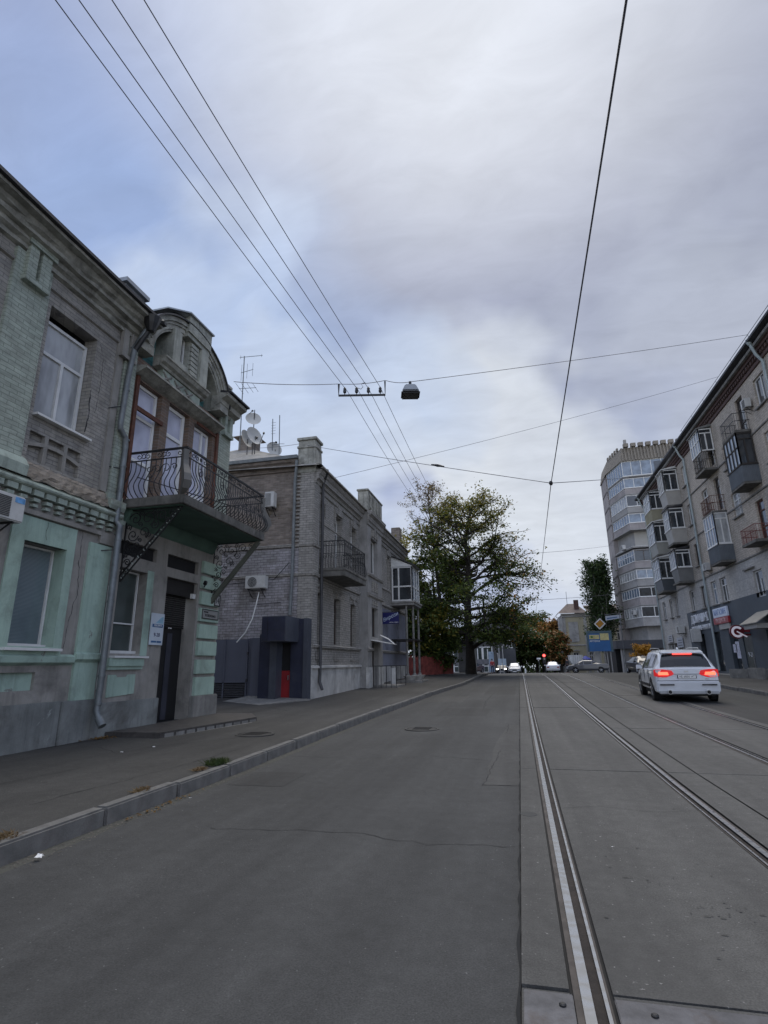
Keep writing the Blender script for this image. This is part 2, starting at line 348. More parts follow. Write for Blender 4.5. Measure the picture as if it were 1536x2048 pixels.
# ---------------------------------------------------------------- ground, road, pavements
def asphaltm(name, col, patch=.3, agg=110, crackscale=.35):
    m, nt, b = _mat(name); vec = coords(nt)
    sp = noise(nt, vec, agg, 2, .5); big = noise(nt, vec, .35, 5, .6, .3); med = noise(nt, coords(nt, (2.2, .5, 1)), 1.4, 5, .65)
    o = mixc(nt, ramp(nt, sp, .3, .72), tuple(c * .62 for c in col), tuple(c * 1.5 for c in col))
    o = mixc(nt, ramp(nt, big, .35, .7), o, tuple(c * (1 - patch) for c in col)); 
    mm = N(nt, 'ShaderNodeMath', operation='MULTIPLY'); lk(nt, ramp(nt, med, .55, .8), mm.inputs[0]); mm.inputs[1].default_value = .45
    o = mixc(nt, mm.outputs[0], o, tuple(c * 1.45 for c in col))
    trk = noise(nt, coords(nt, (1.6, .06, 1)), 1.0, 4, .6); o = mixc(nt, ramp(nt, trk, .42, .62), o, tuple(c * .74 for c in col), 'MIX') if False else mixc(nt, ramp(nt, trk, .35, .7), mixc(nt, 1.0, o, (.78, .78, .78), 'MULTIPLY'), mixc(nt, 1.0, o, (1.18, 1.18, 1.17), 'MULTIPLY'))
    mot = noise(nt, vec, 7, 6, .7); o = mixc(nt, ramp(nt, mot, .3, .75), mixc(nt, 1.0, o, (.8, .8, .8), 'MULTIPLY'), mixc(nt, 1.0, o, (1.15, 1.15, 1.15), 'MULTIPLY'))
    spk = noise(nt, vec, 38, 2, .5); o = mixc(nt, ramp(nt, spk, .7, .76), o, tuple(min(.5, c * 2.4) for c in col))
    lk(nt, o, b.inputs['Base Color']); b.inputs['Roughness'].default_value = .78; b.inputs['Specular IOR Level'].default_value = .35
    bump(nt, b, noise(nt, vec, agg * .6, 3, .7), .35, .008); return m
M_asph = asphaltm('asphalt', (.054, .0545, .0535)); M_asph2 = asphaltm('asphalt_right', (.042, .042, .04), .35)
M_pave = asphaltm('pavement_asphalt', (.06, .058, .054), .35, 90); M_slab = asphaltm('concrete_slab', (.092, .0895, .083), .22, 100)
M_ground = plain('earth', (.06, .06, .05), .9, var=.3, scale=.2)
YS = [-20, -8, -2, 1, 2, 3, 4, 5, 6, 7, 8, 9, 10, 11, 12.3, 14, 16, 18.8, 20.5, 22, 24, 25.5, 28, 30, 32, 34, 37, 40, 43.6, 46, 49, 52, 56, 60, 65, 72, 80, 87, 100, 120]
def sheet(name, xa, xb, ys, zf, mat, nx=1):
    mb = MB(); fa = xa if callable(xa) else (lambda y: xa); fb = xb if callable(xb) else (lambda y: xb)
    for y0, y1 in zip(ys, ys[1:]):
        for i in range(nx):
            P = []
            for y, k in ((y0, i), (y0, i + 1), (y1, i + 1), (y1, i)):
                x = fa(y) + (fb(y) - fa(y)) * k / nx; P.append((x, y, zf(x, y)))
            mb.quad(*P)
    o = mb.build(name, mat); return struct(o)
sheet('ground', -600, 600, [-60] + YS + [160, 250, 400, 900], lambda x, y: g(y) - .02, M_ground)
sheet('road', lambda y: kl(y) - .05, -.115, YS, lambda x, y: g(y) - .002 - .012 * max(0, -x - 2.5), M_asph, 6)
o = sheet('road', 5.28, lambda y: kr(y) + .05, YS[:-4], lambda x, y: g(y) - .004, M_asph2, 3); o.name = 'road_right_lane'
sheet('side_street', 14.9, 90, [60, 65, 72, 80], lambda x, y: g(y) - .004, M_asph2)
sheet('pavement', -34, lambda y: kl(y) - .15, YS[:-1], pav, M_pave, 14)
o = sheet('pavement', lambda y: kr(y) + .15, 60, YS[:36], lambda x, y: g(y) + .14, M_pave, 6); o.name = 'pavement_right'
# concrete tram slabs, laid panel by panel with open joints
JY = [-7.4, -2.1, 3.17, 8.8, 13.7, 18.7, 23.7, 28.7, 33.7, 38.7, 43.7, 48.7, 54, 60, 66, 74, 87, 110]
strips = [(-.108, .108), (.302, 1.648), (1.842, 2.19), (2.215, 3.352), (3.552, 4.868), (5.062, 5.27)]
mb = MB()
rs = random.Random(3)
for a, b in zip(JY, JY[1:]):
    for (x0, x1) in strips:
        dz = rs.uniform(0, .006); n = max(1, int((b - a) / 2.6))
        for k in range(n):
            y0 = a + .012 + (b - a - .024) * k / n; y1 = a + .012 + (b - a - .024) * (k + 1) / n
            mb.quad((x0, y0, g(y0) + .006 + dz), (x1, y0, g(y0) + .006 + dz), (x1, y1, g(y1) + .006 + dz), (x0, y1, g(y1) + .006 + dz))
        mb.quad((x0, a + .012, g(a) + .006 + dz), (x1, a + .012, g(a) + .006 + dz), (x1, a + .012, g(a) - .015), (x0, a + .012, g(a) - .015))
struct(mb.build('tram_slab', M_slab, recalc=False))
sheet('joint_bed', -.115, 5.28, YS[:-1], lambda x, y: g(y) - .012, M_dark)
M_rail = None
def railm():
    m, nt, b = _mat('polished_rail'); vec = coords(nt)
    w = nt.nodes.new('ShaderNodeTexWave'); w.bands_direction = 'Y'; w.inputs['Scale'].default_value = 2.6; w.inputs['Distortion'].default_value = 9; w.inputs['Detail'].default_value = 3; w.inputs['Detail Scale'].default_value = 2
    lk(nt, vec, w.inputs['Vector'])
    o = mixc(nt, ramp(nt, w.outputs['Fac'], .0, 1.2), (.26, .265, .27), (.4, .41, .43)); lk(nt, o, b.inputs['Base Color']); b.inputs['Metallic'].default_value = .7
    rr = ramp(nt, w.outputs['Fac'], 0, 1); q = N(nt, 'ShaderNodeMath', operation='MULTIPLY_ADD'); lk(nt, rr, q.inputs[0]); q.inputs[1].default_value = -.16; q.inputs[2].default_value = .42
    lk(nt, q.outputs[0], b.inputs['Roughness']); return m
M_rail = railm(); M_groove = plain('rusty_groove', (.032, .025, .02), .9, var=.5, scale=6, bmp=.4); M_railside = plain('rail_side_iron', (.075, .065, .058), .7, .3, var=.4, scale=5)
for i, (x, s, lab) in enumerate(((.155, 1, 'polished tram rail nearest the kerb, running from the bottom edge of the photo'), (1.795, -1, 'right rail of the near tram track, second rail from the kerb lane'), (3.405, 1, 'left rail of the far tram track, third rail from the kerb lane'), (5.015, -1, 'rail of the far tram track nearest the white car lane'))):
    t = thing('tram_rail', lab, 'tram rail', (x, 3, 0), 'rails of the two tram tracks')
    def strip(a, b, dz0, dz1, nm, m):
        mbr = MB()
        for y0, y1 in zip(YS[:-1], YS[1:-1]):
            A, B = x + s * a, x + s * b
            mbr.quad((A, y0, g(y0) + dz0), (B, y0, g(y0) + dz1), (B, y1, g(y1) + dz1), (A, y1, g(y1) + dz0))
        return mbr.build(nm, m, t, recalc=False)
    strip(-.03, .002, .003, .003, 'rail_side', M_railside); strip(.002, .05, .012, .012, 'running_head', M_rail); strip(.05, .1, -.006, -.006, 'groove', M_groove)
    strip(.1, .117, .009, .009, 'guard_lip', M_rail); strip(.117, .13, .0, .0, 'lip_side', M_railside)
# steel expansion plates at the bottom edge
M_plate = plain('worn_plate', (.1, .1, .108), .55, .35, var=.45, scale=5, stain=(.06, .04, .028), stain_amt=.8, bmp=.2)
for (x0, x1, lab, bx) in ((-.1, .12, 'short bolted steel plate left of the near rail at the bottom edge', .07), (.3, 1.6, 'long bolted steel plate between the near rails at the bottom edge', .45)):
    t = thing('joint_plate', lab, 'steel plate', (x0, 3, .01), 'bolted plates across the tram slab')
    mb = MB(); mb.box(x0, x1, 2.86, 3.13, .0, .016); mb.build('plate', M_plate, t, bevel=.004)
    mb = MB(); mb.lathe([(.016, .016), (.016, .022), (.01, .026)], bx, 3.03, 10); mb.build('bolt', M_black, t)
# kerbs
def stone(l, h=.3):
    mb = MB(); mb.box(-.15, 0, 0, l, -h + .0, 0); return mb
M_kerb = plain('kerb_concrete', (.14, .137, .128), .85, var=.3, scale=4, bmp=.35, bscale=60, stain=(.07, .048, .045))
protos = []
for k in range(3):
    o = stone(1.23 - .01 * k).build('kerb_stone', M_kerb, bevel=.018); protos.append(o)
used = [0, 0, 0]; rs = random.Random(8)
def put_kerb(y, yb, kx, sgn, lab, grp):
    k = rs.randrange(3)
    if used[k] == 0: o = protos[k]; used[k] = 1
    else: o = protos[k].copy(); COL.objects.link(o)
    x0, x1 = kx(y), kx(yb); L = math.hypot(x1 - x0, yb - y)
    o.location = (x0 + (.15 if sgn > 0 else 0) + rs.uniform(-.012, .012), y, g(y) + .145 + rs.uniform(-.012, .006))
    o.rotation_euler = (math.atan2(g(yb) - g(y), L), rs.uniform(-.02, .02), -math.atan2(x1 - x0, yb - y)); o.scale = (1, L / 1.25, 1)
    tag(o, lab, 'kerb stone', grp)
y = -1.0
while y < 58: put_kerb(y, y + 1.25, kl, -1, 'worn grey concrete kerb stone edging the left pavement', 'kerb stones along the left pavement'); y += 1.25
y = 10
while y < 60: put_kerb(y, y + 1.25, kr, 1, 'grey concrete kerb stone edging the right pavement by the shops', 'kerb stones along the right pavement'); y += 1.25
# cracks and patch seams: narrow dark tar lines lying on the surfaces
M_crack = plain('crack_dark', (.014, .014, .014), .95, var=.2)
def crack(pts, w, zf, jit=.03, seed=1):
    r = random.Random(seed); P = []
    for (a, b) in zip(pts, pts[1:]):
        n = max(2, int(math.dist(a, b) / .12))
        for i in range(n): t = i / n; P.append((a[0] + (b[0] - a[0]) * t + r.uniform(-jit, jit), a[1] + (b[1] - a[1]) * t + r.uniform(-jit, jit)))
    P.append(pts[-1]); mb = MB(); Q = []
    for i, p in enumerate(P):
        d = V(P[min(i + 1, len(P) - 1)]) - V(P[max(0, i - 1)]); d = d.normalized() if d.length else V((1, 0)); nn = V((-d.y, d.x)) * w * r.uniform(.3, 1)
        Q.append((p[0] + nn.x, p[1] + nn.y, p[0] - nn.x, p[1] - nn.y))
    for a, b in zip(Q, Q[1:]): mb.quad((a[0], a[1], zf(a[0], a[1]) + .004), (a[2], a[3], zf(a[2], a[3]) + .004), (b[2], b[3], zf(b[2], b[3]) + .004), (b[0], b[1], zf(b[0], b[1]) + .004))
    return struct(mb.build('road_crack', M_crack, recalc=False))
rz = lambda x, y: g(y) - .002 - .012 * max(0, -x - 2.5)
crack([(-3.05, 5.3), (-1.64, 5.42), (-.9, 5.2), (-.16, 5.28)], .0045, rz, .03, 2)
crack([(-.37, 14.25), (-.42, 11), (-.5, 9.2), (-.57, 7.66), (-.3, 7.7), (-.13, 7.72)], .008, rz, .02, 3); crack([(-.37, 14.25), (-.13, 14.3)], .008, rz, .01, 4)
crack([(-.118, 2), (-.118, 7), (-.118, 13), (-.118, 26), (-.118, 40)], .011, rz, .008, 5)
crack([(-4.3, 11.2), (-5.2, 10.4), (-6.1, 9.1), (-6.4, 8.2), (-7.1, 8.6)], .008, pav, .04, 6); crack([(-5, 5.2), (-4.8, 7.4), (-4.7, 9.4)], .006, pav, .03, 7); crack([(-7.6, 16.3), (-6.2, 15), (-4.4, 15.7)], .008, pav, .04, 9)
crack([(-8, 7.6), (-7.85, 8.6), (-7.7, 9.4)], .025, pav, .02, 10)
crack([(-4.0, 9.5), (-2.9, 9.3), (-1.6, 9.7), (-.6, 9.45)], .006, rz, .03, 12); crack([(-1.2, 18), (-1.3, 21), (-1.15, 26)], .009, rz, .03, 13); 
crack([(-7.9, 12.9), (-6.9, 14.6), (-5.2, 14.2), (-4.5, 14.9)], .007, pav, .04, 15); crack([(-5.6, 4.6), (-6.2, 5.6), (-6.0, 7)], .005, pav, .03, 16); crack([(-6.9, 18), (-5.6, 18.6), (-4.3, 18.2)], .008, pav, .03, 17); crack([(-6.5, 22), (-5.4, 21.4), (-4.2, 22.3)], .008, pav, .03, 18)
crack([(.32, 6.6), (.7, 6.75), (1.2, 6.6), (1.63, 6.72)], .003, lambda x, y: g(y) + .012, .015, 19); crack([(2.3, 11.1), (2.7, 11.3), (3.3, 11.2)], .004, lambda x, y: g(y) + .012, .02, 20)
# repaired asphalt patches
def patch(pts, zf, m, seed):
    r = random.Random(seed); P = []
    for a, b in zip(pts, pts[1:] + pts[:1]):
        for k in range(6): t = k / 6; P.append((a[0] + (b[0] - a[0]) * t + r.uniform(-.02, .02), a[1] + (b[1] - a[1]) * t + r.uniform(-.03, .03)))
    mb = MB(); mb.quad(*[(x, y, zf(x, y) + .0025) for x, y in P]); struct(mb.build('asphalt_patch', m, recalc=False))
M_pd = asphaltm('patch_dark', (.043, .043, .042), .25); M_pl = asphaltm('patch_light', (.066, .065, .062), .25)
flat = lambda x, y: g(y) - .002 - .012 * max(0, -x - 2.5)
patch([(-.36, 14.2), (-.56, 11.5), (-.56, 7.7), (-.13, 7.7), (-.13, 14.2)], lambda x, y: flat(x, y), M_pl, 1)
for i, (x0, x1, y0, y1, m) in enumerate(((-3.9, -3.1, 7.2, 8.1, M_pd), (-2.4, -1.0, 16.2, 18.4, M_pd), (-3.4, -2.1, 20.8, 23.5, M_pl), (-1.6, -.3, 24.5, 30, M_pd))): patch([(x0, y0), (x1, y0), (x1, y1), (x0, y1)], flat, m, i + 3)
# gritty dirt along the gutter and the wall foot
M_grit = plain('gutter_grit', (.11, .1, .085), .95, var=.5, scale=20); rs = random.Random(14); mb = MB()
for k in range(2600):
    y = 2.5 + 22 * rs.random() ** 1.6; x = kl(y) + .02 + abs(rs.gauss(0, .09)); s_ = rs.uniform(.003, .009); z = g(y) - .015 + .004; z = rz(x, y) + .003
    mb.quad((x - s_, y - s_, z), (x + s_, y - s_ * .6, z), (x + s_ * .8, y + s_, z + s_ * .7), (x - s_, y + s_ * .8, z + s_ * .4))
tag(mb.build('gutter_grit', M_grit, recalc=False), 'fine pale grit and dust lying in the left gutter', 'grit', kind='stuff')
# dark stains on the slab and oil spots
M_stain = plain('tar_stain', (.052, .051, .047), .8, var=.3)
rs = random.Random(21); mb = MB()
for (sx_, sy_, n, sp_) in ((1.05, 4.25, 22, .12), (1.3, 4.0, 8, .1), (1.25, 3.4, 10, .2), (.75, 4.75, 8, .2), (1.1, 5.2, 8, .3), (2.8, 9.6, 3, .3), (.9, 6.5, 6, .35), (.9, 3.9, 8, .4)):
    for k in range(n):
        x, y = rs.gauss(sx_, sp_), rs.gauss(sy_, sp_ * .7); a, b = rs.uniform(.004, .03) * rs.random() + .003, rs.uniform(.003, .009)
        if .3 < x < 1.65 or 2.3 < x < 3.3:
            mb.quad(*[(x + a * math.cos(t) * rs.uniform(.7, 1.2), y + b * math.sin(t) * rs.uniform(.7, 1.2), g(y) + .016) for t in [j * .785 for j in range(8)]])
o = mb.build('oil_stains', M_stain, recalc=False); tag(o, kind='stuff', label='small dark oil spots on the tram slabs', cat='stain')
M_patch = plain('round_patch', (.05, .05, .047), .85, var=.2)
for (x, y, r) in ((-.02, 7.4, .075), (-.03, 6.3, .085)):
    mb = MB(); mb.lathe([(r, .012), (r * .98, .0145)], x, y, 20); struct(mb.build('patch', M_patch))
# manholes
M_castr = plain('cast_iron_ring', (.05, .049, .047), .7, .3, var=.3)
for (x, y, r, zf, lab) in ((-5.26, 10.75, .33, pav, 'round iron manhole cover in the left pavement near the shop step'), (-2.3, 13.2, .34, rz, 'round iron manhole cover in the left traffic lane')):
    t = thing('manhole_cover', lab, 'manhole cover', (x, y, zf(x, y)), 'manhole covers'); z = zf(x, y) + .012
    mb = MB(); mb.lathe([(r + .06, -.02), (r + .06, 0), (r, .002), (r, -.01)], x, y, 28, cz=z); mb.build('ring', M_castr, t)
    mb = MB(); mb.lathe([(r - .015, -.015), (r - .015, 0)], x, y, 28, cz=z)
    for k in range(5): mb.box(x - .2, x + .2, y - .2 + k * .1 - .012, y - .2 + k * .1 + .012, z - .005, z + .006)
    mb.build('lid', plain('cast_iron', (.035, .034, .033), .6, .5, var=.3), t)
# weeds, leaf litter, scraps
M_weed = leafm('weed_green', (.03, .055, .015), (.07, .09, .03), 6); M_dry = leafm('dry_grass', (.16, .1, .05), (.2, .15, .08), 6)
def tuft(x, y, z, r, h, n, m, name, lab, cat, seed):
    rs = random.Random(seed); mb = MB()
    for k in range(n):
        a = rs.uniform(0, 6.28); q = r * math.sqrt(rs.random()); px, py = x + q * math.cos(a), y + q * 1.6 * math.sin(a); hh = h * rs.uniform(.4, 1) * (1 - .5 * q / r); lx, ly = rs.gauss(0, .05), rs.gauss(0, .05); w = .006
        b = rs.uniform(0, 3.14); wx, wy = w * math.cos(b), w * math.sin(b)
        mb.quad((px - wx, py - wy, z), (px + wx, py + wy, z), (px + lx * .5 + wx, py + ly * .5 + wy, z + hh * .6), (px + lx, py + ly, z + hh), (px + lx * .5 - wx, py + ly * .5 - wy, z + hh * .6))
    return tag(mb.build(name, m, recalc=False), lab, cat)
tuft(-4.36, 7.75, .14, .14, .13, 260, M_weed, 'weed_tuft', 'green weed tuft growing in the joint behind the kerb', 'weed', 1)
tuft(-4.36, 7.3, .14, .08, .05, 120, M_dry, 'weed_tuft', 'small dry brown weed tuft just nearer than the green one', 'weed', 2)
tuft(-4.3, 6.0, .14, .08, .06, 130, M_dry, 'weed_tuft', 'straw coloured weed tuft behind the kerb halfway to the left edge', 'weed', 3)
tuft(-4.3, 4.2, .14, .09, .07, 120, M_dry, 'weed_tuft', 'brown weed tuft behind the kerb at the left edge of the photo', 'weed', 4)
rs = random.Random(5); mb = MB(); mb2 = MB()
def leafquad(mb, x, y, z, s):
    a = rs.uniform(0, 6.28); dx, dy = s * math.cos(a), s * math.sin(a)
    mb.quad((x - dx, y - dy, z), (x + dy * .5, y - dx * .5, z + rs.uniform(0, .02)), (x + dx, y + dy, z + rs.uniform(0, .012)), (x - dy * .5, y + dx * .5, z + rs.uniform(0, .02)))
for k in range(70): x, y = rs.gauss(-7.75, .12), rs.gauss(9.45, .16); leafquad(mb, min(-7.3, max(-7.9, x)), min(9.66, y), pav(-7.8, y) + .012, rs.uniform(.02, .045))
for k in range(40): y = rs.gauss(6.1, .3); leafquad(mb, -4.08 + abs(rs.gauss(0, .06)), y, g(y) - .01, rs.uniform(.012, .03))
tag(mb.build('leaf_litter', leafm('fallen_leaf', (.16, .09, .035), (.25, .15, .05), 9), recalc=False), 'brown fallen leaves gathered by the step and in the gutter', 'leaves', kind='stuff')
for i, (x, y, s, z, lab) in enumerate(((-3.96, 4.25, .06, .0, 'crumpled white paper scrap in the gutter at the lower left'), (-6.35, 8.25, .04, pav(-6.3, 8.2), 'white paper scrap on the pavement below the drainpipe'), (-6.2, 8.85, .03, pav(-6.2, 8.9), 'smaller pale scrap on the pavement nearer the shop step'), (-3.9, 6.35, .02, 0, 'tiny white scrap in the gutter under the dry weeds'), (.62, 5.35, .013, .016, 'tiny white scrap on the slab between the near rails'))):
    mb = MB(); r2 = random.Random(i)
    for k in range(5):
        a = k * 1.3; P = [(x + s * r2.uniform(-1, 1), y + s * .6 * r2.uniform(-1, 1), z + .004 + r2.uniform(0, s * .4)) for _ in range(4)]; mb.quad(*P)
    tag(mb.build('paper_scrap', M_white, recalc=False), lab, 'litter', 'scraps of litter')
# ================================================================ mint green house on the left
M_gbrick = brickm('mint_painted_brick', (.366, .409, .348), (.323, .366, .311), (.207, .238, .201), stain=(.170, .170, .145), stain_amt=.5, streak=.35, bmp=.4)
M_greybrick = brickm('grey_painted_brick', (.322, .305, .268), (.281, .270, .249), (.177, .166, .156), stain=(.07, .063, .055), stain_amt=.6, streak=.5)
M_rawbrick = brickm('bare_tan_brick', (.3, .255, .2), (.26, .225, .185), (.24, .22, .185), stain=(.168, .140, .112), stain_amt=.5, streak=.2, bmp=1, sscale=2)
M_brownbrick = brickm('brown_brick', (.182, .119, .084), (.140, .105, .084), (.196, .175, .154), stain=(.070, .056, .049), stain_amt=.5)
M_mint = plain('mint_plaster', (.315, .42, .35), .8, var=.15, scale=1.5, bmp=.2, bscale=50, stain=(.14, .17, .145), stain_amt=.6, streak=.45, peel=(.2, .2, .18), peel_lo=.66)
M_mint2 = plain('weathered_mint_plaster', (.317, .366, .311), .85, var=.25, scale=2, bmp=.4, bscale=30, stain=(.1, .095, .08), stain_amt=.75, streak=.55, peel=(.24, .22, .18), peel_lo=.63)
M_plast = plain('grey_plaster', (.262, .248, .223), .85, var=.2, scale=1.6, bmp=.25, bscale=35, stain=(.08, .075, .068), stain_amt=.65, streak=.5, peel=(.27, .255, .23), peel_lo=.67)
M_plinth = plain('stained_plinth', (.18, .19, .182), .85, var=.35, scale=1.3, bmp=.4, bscale=18, stain=(.075, .07, .062), stain_amt=.85, streak=.6, peel=(.25, .27, .255), peel_lo=.62)
M_teal = plain('teal_paint', (.06, .17, .165), .6, var=.25, scale=2)
M_roof = plain('dark_roof_metal', (.03, .03, .033), .5, .3, var=.3)
M_mold = plain('crumbling_cornice', (.311, .307, .266), .9, var=.35, scale=3, bmp=.8, bscale=12, stain=(.102, .097, .085), stain_amt=.85, streak=.6)
L = FR((-8, 0, 0), (0, 1, 0), (1, 0, 0))
B1 = thing('corner_house', 'two storey mint green house with ornate attic arch and wrought iron balcony', 'house', (-8, 6, .2))
# upper wall left of the drainpipe
mb = MB(); L.wall(mb, -2, 9.45, 4.9, 8.95, [(7.09, 8.27, 5.86, 8.04), (3.9, 5.08, 5.86, 8.04), (7.1, 8.26, 5.0, 5.52, .09)], 0, .3)
mb.quad(L(7.1, 5.0, -.09), L(8.26, 5.0, -.09), L(8.26, 5.52, -.09), L(7.1, 5.52, -.09))
mb.quad(L(-2, 0, 0), L(-2, 9, 0), L(-2, 9, -12), L(-2, 0, -12)); mb.build('wall', M_greybrick, B1, recalc=False)
# lower wall
mb = MB(); L.wall(mb, -2, 9.45, 0, 4.9, [(7.32, 8.23, 1.86, 3.6), (5.0, 5.9, 1.86, 3.6), (5.2, 7.98, 1.15, 1.44, .06)], 0, .35)
mb.build('wall', M_plast, B1, recalc=False)
mb = MB(); mb.quad(L(5.2, 1.15, -.06), L(7.98, 1.15, -.06), L(7.98, 1.44, -.06), L(5.2, 1.44, -.06)); L.wall(mb, 7.05, 8.42, 1.72, 4.02, [(7.32, 8.23, 1.86, 3.6)], .035, .1)
L.wall(mb, 4.73, 6.17, 1.72, 4.02, [(5.0, 5.9, 1.86, 3.6)], .035, .1)
for a, b in ((7.05, 8.42), (4.73, 6.17)):
    mb.quad(L(b, 1.72, .035), L(b, 4.02, .035), L(b, 4.02, 0), L(b, 1.72, 0)); mb.quad(L(a, 1.72, .035), L(a, 4.02, .035), L(a, 4.02, 0), L(a, 1.72, 0))
    mb.quad(L(a, 4.02, .035), L(b, 4.02, .035), L(b, 4.02, 0), L(a, 4.02, 0))
# reveal lining, green
for a, b in ((7.32, 8.23), (5.0, 5.9)):
    mb.quad(L(b - .004, 1.86, .03), L(b - .004, 3.6, .03), L(b - .004, 3.6, -.24), L(b - .004, 1.86, -.24)); mb.quad(L(a + .004, 1.86, .03), L(a + .004, 3.6, .03), L(a + .004, 3.6, -.24), L(a + .004, 1.86, -.24))
mb.build('window_surround', M_mint, B1, recalc=False)
# window panes left section
L.window(7.12, 8.25, 5.9, 7.86, B1, -.2, .06, vs=((.53, 0, .66),), hs=(.66,), fm=M_frame, pm=M_curtain)
L.window(3.92, 5.06, 5.9, 7.86, B1, -.2, .06, vs=((.53, 0, .66),), hs=(.66,), fm=M_frame, pm=M_curtain)
M_blind = None
def blindm():
    m, nt, b = _mat('slatted_blind_glass'); t = coords(nt); w = nt.nodes.new('ShaderNodeTexWave'); w.bands_direction = 'Z'; w.inputs['Scale'].default_value = 14; lk(nt, t, w.inputs['Vector'])
    o = mixc(nt, w.outputs['Fac'], (.09, .115, .125), (.2, .245, .26)); o = mixc(nt, ramp(nt, noise(nt, t, 1.5, 3), .4, .7), o, (.11, .14, .15)); lk(nt, o, b.inputs['Base Color']); b.inputs['Roughness'].default_value = .12; b.inputs['IOR'].default_value = 1.6; return m
M_blind = blindm()
L.window(7.33, 8.22, 1.88, 3.59, B1, -.22, .035, fm=M_frame, pm=M_blind); L.window(5.01, 5.89, 1.88, 3.59, B1, -.22, .035, fm=M_frame, pm=M_blind)
each('window_sill', M_frame, B1, [(7.08, 8.36, 5.8, 5.84, 0, .12), (3.9, 5.16, 5.8, 5.84, 0, .12), (7.2, 8.36, 1.79, 1.835, .03, .13), (4.9, 6.0, 1.79, 1.835, .03, .13), (7.32, 8.23, 1.84, 1.9, -.22, -.12)], lambda m, q: L.box(m, *q))
# crossed lattice in the recessed panel under the upper window
mb = MB()
for u in (7.46, 7.9): L.box(mb, u - .04, u + .04, 5.0, 5.52, -.088, .004)
for k in range(10):
    u0, u1 = 7.1 + 1.16 * k / 10, 7.1 + 1.16 * (k + 1) / 10; zf = lambda u: 5.27 + .1 * math.sin((u - 7.1) / 1.16 * math.pi)
    mb.hexa([L(u0, zf(u0) - .035, -.088), L(u1, zf(u1) - .035, -.088), L(u1, zf(u1) - .035, 0), L(u0, zf(u0) - .035, 0)], [L(u0, zf(u0) + .035, -.088), L(u1, zf(u1) + .035, -.088), L(u1, zf(u1) + .035, 0), L(u0, zf(u0) + .035, 0)])
mb.build('lattice_panel', M_plast, B1)
# pilasters
def pilaster(a, b, z0, z1, d, m, nm='pilaster'):
    mb = MB(); L.box(mb, a, b, z0, z1, -.02, d); return mb.build(nm, m, B1, bevel=.006)
pilaster(6.2, 6.96, 4.9, 8.6, .07, M_gbrick); pilaster(2.4, 3.2, 4.9, 8.6, .07, M_gbrick)
mb = MB(); L.box(mb, 6.36, 6.54, 8.12, 8.75, .07, .16); L.box(mb, 6.62, 6.82, 8.12, 8.75, .07, .16); L.box(mb, 6.34, 6.84, 8.02, 8.12, .07, .19); L.box(mb, 6.3, 6.9, 8.75, 8.86, .05, .2)
mb.build('corbel', M_gbrick, B1)
pilaster(8.82, 9.0, 4.95, 8.4, .04, M_plast); pilaster(9.06, 9.42, 4.95, 8.6, .06, M_gbrick)
mb = MB(); L.box(mb, 8.86, 9.02, 8.1, 8.7, .03, .12); L.box(mb, 9.1, 9.26, 8.1, 8.7, .06, .13); L.box(mb, 8.84, 9.3, 8.02, 8.1, .04, .14); mb.build('corbel', M_plast, B1)
mb = MB(); L.profile(mb, -2, 6.2, [(0, 8.3), (.05, 8.32), (.05, 8.38), (0, 8.42)]); L.profile(mb, 6.96, 8.82, [(0, 8.3), (.05, 8.32), (.05, 8.38), (0, 8.42)]); mb.build('frieze_band', M_greybrick, B1)
# main cornice with stepped, weathered mouldings
mb = MB(); r = random.Random(4)
prof = [(0, 8.62), (.1, 8.64), (.1, 8.72), (.17, 8.76), (.19, 8.84), (.3, 8.86), (.3, 8.93), (.36, 8.97), (.4, 9.05), (.52, 9.07), (.52, 9.13), (0, 9.15)]
us = [-2 + 11.55 * k / 46 for k in range(47)]
rowp = []
for u in us: rowp.append([L(u, z + r.uniform(-.012, .012), d + (r.uniform(-.03, .006) if .05 < d < .5 else 0)) for d, z in prof])
for a, b in zip(rowp, rowp[1:]):
    for j in range(len(prof) - 1): mb.quad(a[j], b[j], b[j + 1], a[j + 1])
mb.quad(*rowp[-1]); mb.build('cornice', M_mold, B1)
mb = MB(); L.profile(mb, -2, 9.6, [(.5, 9.13), (.6, 9.135), (.6, 9.2), (-6, 11.2), (-6, 9.13)]); mb.build('roof', M_roof, B1)
# string course: big roll, dentils, fascia
mb = MB(); rp = [(0, 4.46), (.1, 4.47)] + [(.1 + .08 * math.sin(t), 4.53 - .06 * math.cos(t)) for t in [k * math.pi / 6 for k in range(7)]] + [(.1, 4.62), (0, 4.64)]
L.profile(mb, -2, 9.44, rp); mb.build('string_course', M_mint2, B1, smooth=True)
mb = MB(); r = random.Random(2)
for a, b, d in ((-2, 7.03, .17),): L.profile(mb, a, b, [(d, 4.62), (d + .02, 4.8), (.1, 4.93), (.0, 5.0)])
L.profile(mb, 9.0, 9.44, [(.17, 4.62), (.2, 4.7), (.2, 4.82), (.1, 4.84), (.1, 4.95), (0, 4.97)]); mb.build('pilaster_base', M_mint2, B1)
mb = MB(); us = [7.03 + 1.97 * k / 22 for k in range(23)]
pr = [(.14, 4.62), (.15, 4.7), (.12, 4.72), (.12, 4.79), (.07, 4.81), (.05, 4.9), (0, 4.95)]
rr = [[L(u, z + r.uniform(-.02, .02), max(.001, d + r.uniform(-.03, .01))) for d, z in pr] for u in us]
for a, b in zip(rr, rr[1:]):
    for j in range(len(pr) - 1): mb.quad(a[j], b[j], b[j + 1], a[j + 1])
mb.build('broken_brick_ledge', M_rawbrick, B1)
mb = MB(); u = -1.9
